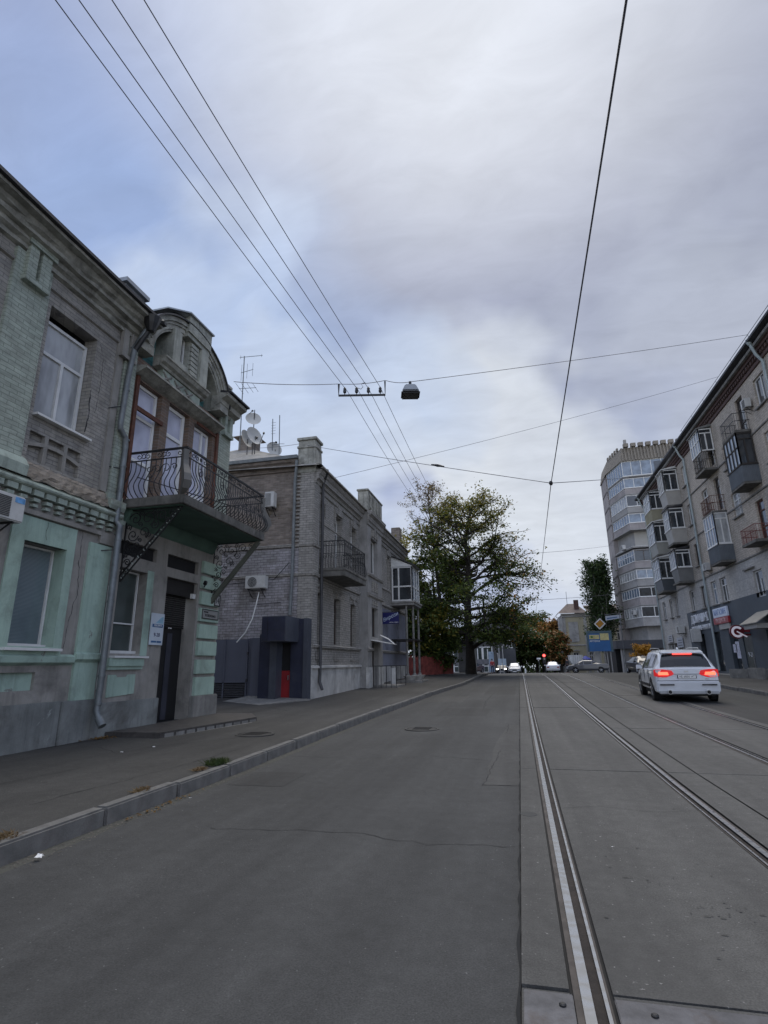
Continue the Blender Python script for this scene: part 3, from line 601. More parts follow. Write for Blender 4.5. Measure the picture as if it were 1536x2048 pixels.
while u < 9.4:
    L.box(mb, u, u + .2, 4.37, 4.47, 0, .13); L.box(mb, u + .03, u + .16, 4.27, 4.33, 0, .11); L.box(mb, u + .05, u + .15, 4.18, 4.23, 0, .09); u += .262
mb.build('dentil_frieze', M_mint2, B1)
mb = MB(); L.profile(mb, -2, 9.0, [(.0, 4.03), (.07, 4.05), (.07, 4.13), (0, 4.15)]); L.profile(mb, 9.0, 9.44, [(.0, 3.88), (.05, 3.9), (.06, 4.13), (0, 4.15)]); mb.build('fascia', M_plast, B1)
# lower mint pilaster, ledge, plinth
pilaster(8.77, 9.36, .93, 3.87, .05, M_mint)
mb = MB(); L.profile(mb, -2, 8.72, [(0, 1.55), (.09, 1.6), (.1, 1.7), (.02, 1.74)]); L.profile(mb, 8.72, 9.4, [(.05, 1.6), (.12, 1.66), (.12, 1.75), (.05, 1.78)]); mb.build('ledge', M_mint, B1)
mb = MB(); L.box(mb, -2, 8.55, 0, .94, 0, .08); L.box(mb, 8.56, 9.42, 0, .93, 0, .11); mb.build('plinth', M_plinth, B1, bevel=.012)
# wall cracks
def wallcrack(pts, w, seed, d=.003, F=L, par=B1):
    r = random.Random(seed); P = []
    for a, b in zip(pts, pts[1:]):
        n = max(2, int(math.dist(a, b) / .07))
        for i in range(n): t = i / n; P.append((a[0] + (b[0] - a[0]) * t + r.uniform(-.018, .018), a[1] + (b[1] - a[1]) * t))
    mb = MB()
    for a, b in zip(P, P[1:]): q = w * r.uniform(.3, 1); mb.quad(F(a[0] - q, a[1], d), F(a[0] + q, a[1], d), F(b[0] + q, b[1], d), F(b[0] - q, b[1], d))
    mb.build('wall_crack', M_dark, par, recalc=False)
wallcrack([(8.58, 4.05), (8.6, 3.4), (8.66, 2.9), (8.55, 2.4), (8.5, 1.75)], .007, 1); wallcrack([(7.72, 4.0), (7.75, 3.6)], .005, 2, .038); wallcrack([(8.36, 8.0), (8.5, 7.7), (8.5, 7.0), (8.46, 6.4)], .006, 3); wallcrack([(8.29, 6.9), (8.31, 6.3), (8.28, 5.9)], .016, 4)
# right bay -------------------------------------------------------------------
mb = MB(); L.wall(mb, 9.45, 13.75, 0, 4.9, [(9.71, 10.62, 1.78, 3.54), (11.35, 12.66, .2, 3.58), (9.66, 10.88, 3.82, 4.12, .1), (11.3, 12.62, 3.8, 4.12, .1)], 0, .4)
mb.quad(L(13.75, 0, 0), L(13.75, 9, 0), L(13.75, 9, -12), L(13.75, 0, -12)); mb.build('wall', M_plast, B1, recalc=False)
mb = MB(); L.wall(mb, 9.45, 13.75, 4.9, 8.4, [(9.6, 10.5, 5.0, 7.86, .16), (10.78, 11.66, 4.98, 7.86, .16), (11.9, 12.82, 5.0, 7.8, .16)], 0, .16); mb.build('wall', M_brownbrick, B1, recalc=False)
L.window(9.66, 10.46, 5.02, 7.85, B1, -.12, .07, vs=(), hs=(.715, .35), fm=M_white, pm=M_lav)
L.window(10.82, 11.62, 5.0, 7.85, B1, -.12, .09, vs=(), hs=(.73,), fm=M_white, pm=M_lav, name='balcony_door')
L.window(11.94, 12.78, 5.02, 7.78, B1, -.12, .07, vs=(.62,), hs=(.3,), fm=M_white, pm=M_lav)
each('rusty_beam', M_rust, B1, [(9.5, 9.6, 4.95, 7.95, 0, .05), (12.95, 13.05, 4.95, 7.95, 0, .06), (9.61, 10.55, 7.1, 7.2, 0, .05), (12.0, 12.94, 7.8, 7.88, 0, .04)], lambda m, q: L.box(m, *q))
mb = MB(); L.profile(mb, 9.42, 12.9, [(0, 7.9), (.1, 7.93), (.28, 8.02), (.32, 8.03), (.32, 8.08), (0, 8.14)]); mb.build('lintel_ledge', M_mold, B1)
pilaster(13.1, 13.74, 4.9, 8.75, .04, M_gbrick)
mb = MB(); L.box(mb, 13.2, 13.34, 8.12, 8.7, .04, .14); L.box(mb, 13.48, 13.64, 8.12, 8.7, .04, .14); L.box(mb, 13.18, 13.68, 8.0, 8.12, .04, .16); mb.build('corbel', M_mint2, B1)
# attic: teal niche under a flattened cornice arch, dormer block in front
AY, AZ = 11.2, 8.72
def el(a, b, t, d): return L(AY + a * math.cos(t), AZ + b * math.sin(t), d)
mb = MB(); mb.quad(*[el(1.75, 1.35, k * math.pi / 20, -.26) for k in range(21)]); mb.quad(L(9.4, 8.0, -.26), L(13.0, 8.0, -.26), L(13.0, 8.74, -.26), L(9.4, 8.74, -.26)); mb.quad(L(9.5, 8.12, .0), L(12.9, 8.12, .0), L(12.9, 8.12, -.42), L(9.5, 8.12, -.42)); mb.build('niche_wall', M_teal, B1, recalc=False)
mb = MB(); r = random.Random(6)
steps = [(1.44, 1.04, -.42, .18), (1.5, 1.1, -.42, .21), (1.64, 1.22, -.42, .24), (1.72, 1.29, -.42, .28), (1.85, 1.4, -.42, .31), (1.85, 1.4, -.42, .31)]
for (a0, b0, d0, d1), (a1, b1, _, _) in zip(steps, steps[1:]):
    for k in range(30):
        t0, t1 = math.pi * k / 30, math.pi * (k + 1) / 30
        mb.hexa([el(a0, b0, t0, d0), el(a0, b0, t1, d0), el(a0, b0, t1, d1), el(a0, b0, t0, d1)], [el(a1, b1, t0, d0), el(a1, b1, t1, d0), el(a1, b1, t1, d1), el(a1, b1, t0, d1)])
L.box(mb, AY + 1.42, AY + 1.87, 8.5, 8.73, -.42, .28); L.box(mb, AY - 1.87, AY - 1.44, 8.5, 8.73, -.42, .2)
mb.build('attic_arch', M_mold, B1)
mb = MB()
for k in range(30):
    t0, t1 = math.pi * k / 30, math.pi * (k + 1) / 30
    mb.hexa([el(1.853, 1.403, t0, -4), el(1.853, 1.403, t1, -4), el(1.853, 1.403, t1, .34), el(1.853, 1.403, t0, .34)], [el(1.9, 1.44, t0, -4), el(1.9, 1.44, t1, -4), el(1.9, 1.44, t1, .34), el(1.9, 1.44, t0, .34)])
mb.build('arch_roof', M_roof, B1)
M_dorm = plain('weathered_grey_green', (.329, .336, .293), .9, var=.25, scale=2.5, bmp=.5, bscale=16, stain=(.12, .115, .1), stain_amt=.75, streak=.55)
mb = MB(); L.wall(mb, 10.36, 11.82, 8.66, 9.9, [(10.66, 11.08, 8.95, 9.78)], .2, .2)
for u in (10.36, 11.82): mb.quad(L(u, 8.66, .2), L(u, 9.9, .2), L(u, 9.9, -.42), L(u, 8.66, -.42))
L.box(mb, 10.34, 10.64, 8.66, 9.66, .2, .28); L.box(mb, 10.82, 11.86, 9.86, 10.36, -.3, .34); L.box(mb, 10.84, 11.84, 9.74, 9.86, .1, .3)
for k in range(8): L.box(mb, 11.1, 11.42, 8.68 + k * .13, 8.78 + k * .13, .2, .26)
L.box(mb, 11.5, 11.84, 8.66, 9.74, .2, .3)
mb.build('dormer', M_dorm, B1)
L.window(10.67, 11.07, 8.96, 9.77, B1, .06, .045, fm=M_frame, pm=M_glass)
mb = MB(); mb.hexa([L(10.2, 10.1, -1.6), L(11.9, 10.37, -1.6), L(11.9, 10.37, .4), L(10.75, 10.33, .4), L(10.2, 10.16, .1)], [L(10.2, 10.16, -1.6), L(11.9, 10.43, -1.6), L(11.9, 10.41, .4), L(10.75, 10.37, .4), L(10.2, 10.2, .1)]); mb.build('metal_cap', plain('zinc_sheet', (.3, .32, .33), .45, .4, var=.2), B1)
mb = MB(); L.profile(mb, 10.0, 11.95, [(0, 8.42), (.2, 8.44), (.22, 8.5), (.3, 8.54), (.34, 8.62), (.37, 8.64), (.37, 8.68), (0, 8.72)]); mb.build('dormer_sill', M_mold, B1)
mb = MB(); L.box(mb, 10.2, 11.8, 8.1, 8.43, -.05, .16); mb.build('ornament_panel', M_mint2, B1)
mb = MB()
for k in range(3):
    u = 10.25 + .45 * k; mb.tube([L(u - .05, 8.16, .17), L(u + .12, 8.26, .18), L(u + .29, 8.38, .17)], .025, 5); mb.tube([L(u - .05, 8.36, .17), L(u + .12, 8.24, .18), L(u + .29, 8.14, .17)], .025, 5)
mb.build('ornament', M_plast, B1)
mb = MB(); L.profile(mb, 12.6, 13.75, [(0, 8.55), (.12, 8.57), (.14, 8.66), (.3, 8.72), (.32, 8.84), (.5, 8.92), (.52, 9.0), (0, 9.06)]); mb.build('cornice', M_mold, B1)
mb = MB(); L.profile(mb, 12.7, 13.8, [(0, 9.02), (.58, 9.03), (.58, 9.08), (-5, 10.4)]); mb.build('roof', M_roof, B1)
mb = MB(); L.box(mb, 13.35, 13.75, 9.2, 9.75, -.45, -.1); L.box(mb, 13.3, 13.8, 9.75, 9.83, -.5, -.05); mb.build('chimney', M_mold, B1)
mb = MB(); L.box(mb, 8.95, 9.6, 9.2, 9.98, -.9, -.1); L.box(mb, 8.87, 9.68, 9.98, 10.08, -1.0, -.02); mb.build('roof_vent', plain('zinc_sheet2', (.26, .28, .3), .45, .4, var=.2), B1)
# ground floor: window, door, shutters, quoins
M_greyglass = glassm('dim_shop_glass', (.05, .062, .058), .08, 1.6, .4, .8)
L.window(9.72, 10.6, 1.8, 3.53, B1, -.2, .03, hs=(.35,), fm=M_frame, pm=M_greyglass)
each('window_sill', M_frame, B1, [(9.7, 10.62, 1.78, 1.84, -.24, -.1), (9.7, 10.78, 1.69, 1.73, 0, .13)], lambda m, q: L.box(m, *q))
mb = MB(); L.box(mb, 10.62, 10.84, 1.74, 3.6, 0, .012); L.box(mb, 9.62, 10.68, 1.53, 1.685, 0, .09); L.box(mb, 9.64, 10.7, 1.46, 1.53, 0, .05); mb.prism([(9.72, .93), (10.54, .97), (10.54, 1.36), (10.3, 1.36), (10.26, 1.31), (9.98, 1.31), (9.94, 1.36), (9.72, 1.36)], lambda a, b, d: L(a, b, d), 0, .018)
mb.build('mint_panel', M_mint, B1)
mb = MB(); mb.quad(L(9.66, 3.82, -.1), L(10.88, 3.82, -.1), L(10.88, 4.12, -.1), L(9.66, 4.12, -.1)); mb.quad(L(11.3, 3.8, -.1), L(12.62, 3.8, -.1), L(12.62, 4.12, -.1), L(11.3, 4.12, -.1)); mb.build('transom', M_dark, B1, recalc=False)
mb = MB(); L.box(mb, 11.36, 12.65, .2, 2.5, -.4, -.36); mb.build('door', plain('door_dark', (.008, .008, .009), .5, var=.3), B1)
mb = MB(); L.box(mb, 12.05, 12.25, .3, 2.3, -.36, -.345); mb.build('door_panel', plain('door_blue', (.035, .037, .05), .4, var=.3), B1)
mb = MB(); L.box(mb, 11.42, 11.5, .9, 1.5, -.36, -.33); mb.tube([L(11.55, 1.0, -.35), L(11.55, 1.0, -.29), L(11.55, 1.35, -.29), L(11.55, 1.35, -.35)], .014, 6); mb.build('door_handle', M_steel, B1)
mb = MB()
for k in range(16): L.profile(mb, 11.4, 12.6, [(-.3, 2.42 + k * .05), (-.28, 2.43 + k * .05), (-.28, 2.455 + k * .05), (-.3, 2.465 + k * .05)])
L.box(mb, 11.36, 12.65, 3.2, 3.56, -.34, -.1); mb.build('roller_shutter', plain('shutter_dark', (.022, .02, .019), .5, .3, var=.3), B1)
mb = MB(); L.box(mb, 12.5, 12.64, 3.18, 3.3, -.1, -.03); mb.build('shutter_box', M_frame, B1)
mb = MB(); L.box(mb, 11.96, 12.0, 2.4, 2.43, -.28, -.27); L.box(mb, 12.04, 12.08, 2.4, 2.43, -.28, -.27); mb.build('shutter_stop', M_white, B1)
mb = MB()
for a, b in ((.8, 1.24), (1.32, 1.67), (1.77, 2.13), (2.2, 2.56), (2.63, 2.97), (3.06, 3.4), (3.48, 3.8), (3.88, 4.2)): L.box(mb, 12.76, 13.68, a, b, -.01, .07)
mb.build('quoins', M_mint, B1, bevel=.01)
mb = MB(); L.box(mb, 12.66, 13.8, 0, .8, -.01, .12); mb.build('plinth', M_conc, B1, bevel=.02)
mb = MB(); L.box(mb, 9.43, 11.34, 0, .84, 0, .08); mb.build('plinth', M_plinth, B1, bevel=.012)
mb = MB(); mb.tube([L(12.85, 3.52, .07), L(12.7, 3.56, .2), L(12.45, 3.58, .35)], .02, 6); mb.tube([L(12.45, 3.58, .35), L(12.4, 3.52, .36)], .05, 8); mb.build('wall_lamp_arm', M_black, B1)
# balcony with bellied railing --------------------------------------------------
SY0, SY1, SD, SZ = 9.55, 13.35, 1.48, 4.97
mb = MB(); L.box(mb, SY0, SY1, SZ - .2, SZ, 0, SD); balc = mb.build('balcony', M_cdark, B1, bevel=.012)
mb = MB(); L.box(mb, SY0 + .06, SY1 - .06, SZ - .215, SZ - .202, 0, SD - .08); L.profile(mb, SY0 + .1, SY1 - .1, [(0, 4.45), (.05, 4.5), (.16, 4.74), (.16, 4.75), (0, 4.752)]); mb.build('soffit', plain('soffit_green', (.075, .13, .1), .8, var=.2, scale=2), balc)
def belly(t): # outward offset over height 0..1
    return interp(t, [(0, -.03), (.05, .05), (.14, .13), (.24, .17), (.36, .15), (.5, .08), (.62, .03), (.75, .0), (1, 0)])
ZB, ZT = SZ + .02, SZ + .86
RAILZ = SZ + 1.06
mb = MB(); E0 = .06
def post(bx, by, nx, ny, r=.011, zt=ZT):
    mb.tube([(bx + nx * belly(k / 12), by + ny * belly(k / 12), ZB + (zt - ZB) * k / 12) for k in range(13)], r, 5)
xo = -8 + SD - E0; 
ny_ = 31
for k in range(ny_ + 1): post(xo, SY0 + E0 + (SY1 - SY0 - 2 * E0) * k / ny_, 1, 0)
for k in range(11):
    post(-7.93 + (xo + 7.93) * k / 11, SY0 + E0, 0, -1); post(-7.93 + (xo + 7.93) * k / 11, SY1 - E0, 0, 1)
for z, r in ((RAILZ, .03), (ZT, .016)):
    mb.tube([(-8, SY0 + E0, z), (xo, SY0 + E0, z)], r, 4); mb.tube([(xo, SY0 + E0 - .02, z), (xo, SY1 - E0 + .02, z)], r, 4); mb.tube([(-8, SY1 - E0, z), (xo, SY1 - E0, z)], r, 4)
mb.tube([(-8, SY0 + E0 + .3, SZ + .62), (xo, SY1 - E0 - .5, SZ + .45)], .012, 4)
RAILMB = mb
def spiral(mb, c, r, turns, ax, az, r0=.2, ph=0, w=.009, n=22, flip=1):
    P = []
    for k in range(n + 1):
        t = k / n; rr = r * (r0 + (1 - r0) * t); a = ph + flip * turns * 2 * math.pi * t
        P.append(tuple(V(c) + V(ax) * rr * math.cos(a) + V(az) * rr * math.sin(a)))
    mb.tube(P, w, 4, cap=False)
mb = RAILMB; X_, Y_, Z_ = (1, 0, 0), (0, 1, 0), (0, 0, 1)
zc = (RAILZ + ZT) / 2
k = 0; y = SY0 + .3
while y < SY1 - .2:
    spiral(mb, (xo, y, zc), .075, 1.2, Y_, Z_, ph=k); spiral(mb, (xo, y + .16, zc), .075, 1.2, Y_, Z_, ph=3 + k, flip=-1); mb.lathe([(.045, -.005), (.045, .005)], xo, y + .3, 10, 'x', zc) ; y += .46; k += 1
for i in range(3):
    x = -7.75 + i * .5; spiral(mb, (x, SY0 + E0, zc), .075, 1.2, X_, Z_); spiral(mb, (x + .22, SY0 + E0, zc), .075, 1.2, X_, Z_, ph=3, flip=-1); spiral(mb, (x + .11, SY0 + E0, zc), .05, 1, X_, Z_, r0=.95)
for (x, z, r, ph) in ((-7.4, SZ + .62, .09, 0), (-7.22, SZ + .6, .1, 2), (-7.0, SZ + .6, .13, 3), (-7.38, SZ + .45, .05, 1), (-6.8, SZ + .62, .08, 2)): spiral(mb, (x, SY0 - .02, z), r, 1.1, X_, Z_, ph=ph)
for i in range(4):
    y = SY0 + .55 + i * .92
    spiral(mb, (xo + .05, y, SZ + .62), .11, 1.2, Y_, Z_, ph=1); spiral(mb, (xo + .05, y + .3, SZ + .6), .11, 1.2, Y_, Z_, ph=2, flip=-1); spiral(mb, (xo + .08, y + .15, SZ + .42), .06, 1.1, Y_, Z_)
mb.build('railing', M_black, balc)
M_newel = plain('newel_grey', (.12, .115, .105), .7, var=.2)
for (yy, s) in ((SY0 + .04, -1), (SY1 - .04, 1)):
    mb = MB(); P = [(xo - .02 + .85 * belly(k / 8), yy + s * .6 * belly(k / 8), ZB + (RAILZ - .06 - ZB) * k / 8) for k in range(9)]
    W_ = [.05, .1, .115, .11, .095, .08, .075, .075, .08]; mb.tube(P, W_, 4); mb.build('newel', M_newel, balc)
M_ring = plain('pale_iron', (.3, .33, .3), .6, var=.2)
def bracket(yb, zb, thick=False):
    mb = MB(); A, B = V((-7.97, yb, zb)), V((-8 + SD - .12, yb, SZ - .22)); d = (B - A).normalized(); nrm = V((-d.z, 0, d.x))
    for s in (0, .1): mb.tube([A + nrm * s, B + nrm * s * .6], .018, 4)
    mb.tube([A, (-7.97, yb, SZ - .22)], .016, 4); mb.tube([(-7.97, yb, SZ - .225), B], .016, 4)
    for (px, pz, r, ph, fl) in ((-7.75, 4.55, .15, 0, 1), (-7.45, 4.55, .17, 2, -1), (-7.12, 4.6, .13, 1, 1), (-6.86, 4.65, .09, 1, 1), (-7.78, 4.2, .14, 3, 1), (-7.52, 4.25, .13, 2, -1), (-7.82, 3.9, .11, 0, -1), (-7.66, 3.96, .09, 1, 1), (-7.85, 3.62, .08, 0, 1), (-7.28, 4.4, .1, 4, 1), (-7.6, 4.66, .07, 1, 1), (-7.9, 4.68, .06, 2, 1), (-7.3, 4.67, .07, 3, -1), (-7.0, 4.5, .06, 1, -1), (-7.62, 4.42, .06, 0, 1), (-7.9, 4.38, .07, 2, -1), (-7.4, 4.18, .07, 1, 1), (-7.9, 4.06, .06, 3, 1), (-7.6, 4.08, .05, 0, 1), (-7.72, 3.76, .06, 2, -1), (-7.9, 3.76, .05, 1, 1), (-7.86, 3.46, .06, 0, 1)):
        if pz > zb + .15: spiral(mb, (px, yb, pz), r, 1.5, X_, Z_, .12, ph, .011, 26, fl)
    mb.build('bracket', M_black, balc); mb = MB(); n = 11
    if thick: m3 = MB(); m3.tube([A + nrm * .0 + V((0, -.03, 0)), B + V((0, -.03, 0))], .07, 4); m3.build('strut', plain('strut_grey', (.1, .105, .085), .8, var=.2), balc)
    for k in range(n):
        c = A + (B - A) * ((k + .6) / n) + nrm * .045; spiral(mb, c, .042, .62, d, nrm, .95, 2.2, .011, 8)
    mb.build('bracket_rings', M_ring, balc)
bracket(9.72, 3.22); bracket(13.3, 3.15, True)
# drainpipe
mb = MB(); px = -7.86
mb.tube([(-7.55, 9.28, 9.0), (-7.66, 9.2, 8.75), (-7.84, 9.16, 8.35), (px, 9.1, 7.6), (px, 9.05, 6.5), (px, 9.06, 6.38), (px, 9.24, 6.24), (px, 9.27, 6.05), (px, 9.27, 4.4), (px + .1, 9.27, 4.3), (px + .1, 9.27, 1.2), (px + .08, 9.27, .72), (px + .22, 9.25, .5)], .062, 10)
for z in (8.35, 7.3, 6.2, 5.6, 5.05, 4.0, 2.75, 1.35, .85): 
    yy = interp(z, [(6.2, 9.27), (6.6, 9.05), (8.35, 9.16)]); xx = px if z > 4.35 else px + .1
    mb.lathe([(.07, -.02), (.07, .02)], xx, yy, 10, cz=z); 
mb.tube([(px + .16, 9.255, .6), (px + .27, 9.24, .46)], .075, 10)
mb.build('drainpipe', M_zinc, B1, smooth=True)
mb = MB(); mb.tube([(px, 9.05, 6.9), (-7.98, 8.8, 6.75)], .014, 5); mb.tube([(px, 9.27, 5.55), (-7.99, 9.0, 5.52)], .012, 5); mb.tube([(px + .1, 9.27, 3.8), (-7.97, 9.05, 3.75)], .012, 5); mb.build('pipe_hook', M_black, B1)
mb = MB(); mb.lathe([(.075, -.22), (.15, -.04), (.2, .12), (.18, .13)], -7.52, 9.22, 10, cz=9.0); mb.tube([(-7.5, 9.3, 9.1), (-7.4, 9.46, 9.16)], .06, 6); mb.tube([(-7.58, 9.24, 8.86), (-7.72, 9.19, 8.55), (-7.83, 9.165, 8.32)], .066, 10); mb.build('rainwater_head', M_black, B1)
# white cable trunking beside the pipe
mb = MB(); mb.box(-7.99, -7.95, 9.42, 9.47, 1.1, 3.1); mb.build('cable_trunking', M_frame, B1)
# door step: things of its own
t = thing('entrance_step', 'low dark tiled step under the balcony in front of the black shop door', 'step', (-7.2, 11.4, .2))
mb = MB(); mb.hexa([(-7.92, 9.72, 0), (-6.75, 9.78, 0), (-6.28, 12.9, 0), (-6.9, 13.9, 0), (-7.88, 13.9, 0)], [(-7.92, 9.72, .3), (-6.75, 9.78, .3), (-6.28, 12.9, .31), (-6.9, 13.9, .31), (-7.88, 13.9, .31)]); mb.build('step_block', plain('dark_tile', (.055, .05, .046), .6, var=.4, scale=7, bmp=.1), t, bevel=.012)
mb = MB(); 
for k in range(10): y0 = 9.9 + k * .3; x0 = -6.75 + (y0 - 9.78) * .1506; mb.quad((x0 + .012, y0, .17), (x0 + .05, y0 + .24, .17), (x0 + .05, y0 + .24, .27), (x0 + .012, y0, .27))
mb.hexa([(-6.72, 9.95, 0), (-6.45, 9.95, .0), (-6.02, 12.6, 0), (-6.26, 12.6, 0)], [(-6.72, 9.95, .2), (-6.45, 9.95, .155), (-6.02, 12.6, .17), (-6.26, 12.6, .22)]); mb.build('mortar_apron', M_conc, t)
# air conditioner, signs
def aircon(name, lab, F, u, z, d, w=.8, h=.55, th=.3, sticker=False, fan=True, grp='air conditioner units on the house walls'):
    t = thing(name, lab, 'air conditioner', F(u + w / 2, z, d), grp)
    mb = MB(); F.box(mb, u, u + w, z, z + h, d, d + th); mb.build('case', M_acw, t, bevel=.02)
    if fan:
        c = V(F(u + w * .36, z + h * .5, d + th + .004)); mb = MB(); P = [c + F.u * h * .41 * math.cos(k * .2618) + V((0, 0, 1)) * h * .41 * math.sin(k * .2618) for k in range(24)]
        mb.quad(*P); fo = mb.build('fan_opening', M_acd, t, recalc=False)
        mb = MB()
        for k in range(1, 5): rr = h * .41 * k / 4.2; mb.tube([c + F.n * .006 + F.u * rr * math.cos(q * .393) + V((0, 0, 1)) * rr * math.sin(q * .393) for q in range(17)], .006, 4, cap=False)
        mb.build('fan_grille', M_acw, t)
    else:
        mb = MB(); 
        for k in range(12): F.box(mb, u + .03, u + w * .68, z + .05 + k * (h - .1) / 12, z + .05 + k * (h - .1) / 12 + .018, d + th, d + th + .008)
        mb.build('louvre', M_acd, t)
    if sticker:
        mb = MB(); F.box(mb, u + w * .76, u + w * .97, z + h * .72, z + h * .93, d + th + .001, d + th + .004); mb.build('sticker', plain('sticker_blue', (.12, .3, .55), .4, var=.4, scale=9), t)
    for q in (.15, .8): mb = MB(); mb.tube([F(u + w * q, z - .02, 0), F(u + w * q, z - .02, d + th)], .02, 4); mb.tube([F(u + w * q, z - .3, 0), F(u + w * q, z - .03, d + th * .8)], .014, 4); mb.build('mount', M_black, t)
    return t
M_acw = plain('aircon_white', (.5, .5, .48), .5, var=.12, scale=3, stain=(.3, .28, .25), stain_amt=.5); M_acd = plain('aircon_dark', (.06, .06, .06), .5, var=.2)
aircon('air_conditioner', 'white air conditioner with blue sticker at the left edge of the mint house', L, 5.98, 3.72, .15, .84, .42, .34, True, False)
t = thing('shop_notice', 'tall white and blue notice board beside the black shop door', 'sign', L(11.1, 2, .03))
mb = MB(); L.box(mb, 10.86, 11.31, 1.98, 2.68, .02, .05); mb.build('board', plain('notice_white', (.5, .55, .6), .4, var=.08), t)
M_blue = plain('notice_blue', (.035, .11, .24), .4, var=.15); M_cyan = plain('notice_cyan', (.25, .42, .52), .4, var=.2, scale=5)
mb = MB(); L.box(mb, 10.9, 11.27, 2.37, 2.44, .05, .054); L.box(mb, 10.9, 11.08, 2.03, 2.07, .05, .054); L.box(mb, 11.1, 11.26, 2.03, 2.07, .05, .054); mb.build('blue_band', M_blue, t)
mb = MB(); mb.prism([(11.0, 2.46), (11.28, 2.46), (11.28, 2.62), (11.2, 2.6)], lambda a, b, d: L(a, b, d), .05, .053); mb.build('picture', M_cyan, t)
textobj('lettering', '9-20', .12, L(11.08, 2.2, .053), R_LEFT, plain('letter_dark', (.03, .03, .08), .5, var=.1), t)
textobj('lettering', 'ПОСЛУГИ', .055, L(11.085, 2.405, .056), R_LEFT, M_white, t)
t = thing('house_number_plate', 'small dark framed house number plate reading 14 on the corner quoin', 'number plate', L(13.53, 3.2, .08))
mb = MB(); L.box(mb, 13.38, 13.67, 3.07, 3.38, .072, .085); mb.build('plate', plain('plate_grey', (.3, .3, .29), .5, var=.1), t)
mb = MB()
for a, b, c, d in ((13.38, 13.67, 3.35, 3.38), (13.38, 13.67, 3.07, 3.1), (13.38, 13.41, 3.1, 3.35), (13.64, 13.67, 3.1, 3.35)): L.box(mb, a, b, c, d, .0855, .095)
mb.build('frame', M_black, t); textobj('numerals', '14', .23, L(13.525, 3.22, .088), R_LEFT, M_black, t, sx=.8)
t = thing('street_name_plate', 'grey street name plate on the quoin just under the number 14', 'street sign', L(13.2, 2.75, .08))
mb = MB(); L.box(mb, 12.82, 13.62, 2.7, 2.95, .072, .085); mb.build('plate', plain('plate_grey2', (.22, .22, .21), .5, var=.1), t)
mb = MB()
for a, b, c, d in ((12.82, 13.62, 2.93, 2.95), (12.82, 13.62, 2.7, 2.72), (12.82, 12.84, 2.72, 2.93), (13.6, 13.62, 2.72, 2.93)): L.box(mb, a, b, c, d, .0855, .092)
mb.build('frame', M_black, t); textobj('lettering', 'вулиця', .06, L(13.0, 2.88, .088), R_LEFT, M_black, t); textobj('lettering', 'УСПЕНСЬКА', .085, L(13.22, 2.79, .088), R_LEFT, M_black, t)
# ================================================================ grey brick house
M_gb2 = brickm('grey_house_brick', (.345, .330, .301), (.287, .276, .253), (.127, .121, .113), stain=(.12, .112, .1), stain_amt=.6, streak=.45, rh=.095, bmp=.9)
M_lil = brickm('lilac_grey_brick', (.414, .402, .425), (.310, .299, .310), (.092, .087, .086), stain=(.11, .09, .072), stain_amt=.75, rh=.1, patch=(.700, .700, .672), streak=.4, bmp=.8, sscale=.8)
M_dirty = brickm('dirty_brown_brick', (.265, .224, .190), (.172, .144, .121), (.218, .201, .178), stain=(.080, .064, .054), stain_amt=.7, patch=(.700, .672, .528), patch_lo=.55, streak=.45, bmp=.8, sscale=.9)
M_grey2 = plain('grey_stucco', (.272, .264, .251), .85, var=.2, scale=1.5, bmp=.25, stain=(.144, .136, .128), stain_amt=.6, streak=.4)
M_blueg = plain('bluegrey_paint', (.192, .200, .240), .7, var=.15, scale=1, bmp=.15, streak=.35)
M_ppl = plain('whitewashed_plinth', (.432, .424, .400), .9, var=.3, scale=1.2, bmp=.4, bscale=14, stain=(.224, .216, .200), stain_amt=.8, streak=.4)
M_slate = brickm('slate_roof', (.340, .323, .289), (.255, .246, .221), (.119, .116, .102), bw=.4, rh=.25, stain=(.170, .162, .136))
G = FR((-7.4, 0, 0), (0, 1, 0), (1, 0, 0)); E2 = FR((0, 19.3, 0), (1, 0, 0), (0, -1, 0)); GR = FR((-6.96, 0, 0), (0, 1, 0), (1, 0, 0))
B2 = thing('brick_house', 'two storey grey brick house with a stone parapet, open balcony and white glazed bay, beyond the mint house', 'house', (-7.4, 28, .4))
B2['label'] = 'two storey grey brick house with stone parapet, iron balcony and white glazed bay'
up = [(19.95, 20.55, 5.15, 7.82), (21.95, 22.86, 5.15, 7.82), (24.29, 25.17, 5.9, 7.82), (31.75, 32.65, 5.85, 7.82)]
lo = [(19.7, 20.5, 2.3, 4.2), (21.95, 22.8, 2.3, 4.2), (24.32, 25.2, 2.3, 4.2), (31.2, 31.9, 2.3, 4.1), (34.2, 35.0, 2.3, 4.1)]
mb = MB(); G.wall(mb, 19.3, 28.9, 1.4, 8.9, up[:3] + lo[:3], 0, .3); G.wall(mb, 28.7, 37.2, 4.6, 8.9, up[3:], 0, .3); mb.build('wall', M_gb2, B2, recalc=False)
mb = MB(); G.wall(mb, 28.7, 37.2, 1.4, 4.6, lo[3:], 0, .3); mb.quad(G(37.2, 0, 0), G(37.2, 9, 0), G(37.2, 9, -12), G(37.2, 0, -12)); mb.build('wall', M_blueg, B2, recalc=False)
mb = MB(); GR.wall(mb, 25.75, 28.7, 1.4, 9.0, [(26.37, 27.7, 5.95, 7.76), (26.5, 27.75, 2.8, 4.25), (26.5, 27.75, .4, 2.55, .3)], 0, .3)
for u in (25.75, 28.7): mb.quad(GR(u, 0, 0), GR(u, 9, 0), GR(u, 9, -.44), GR(u, 0, -.44))
mb.build('wall', M_grey2, B2, recalc=False)
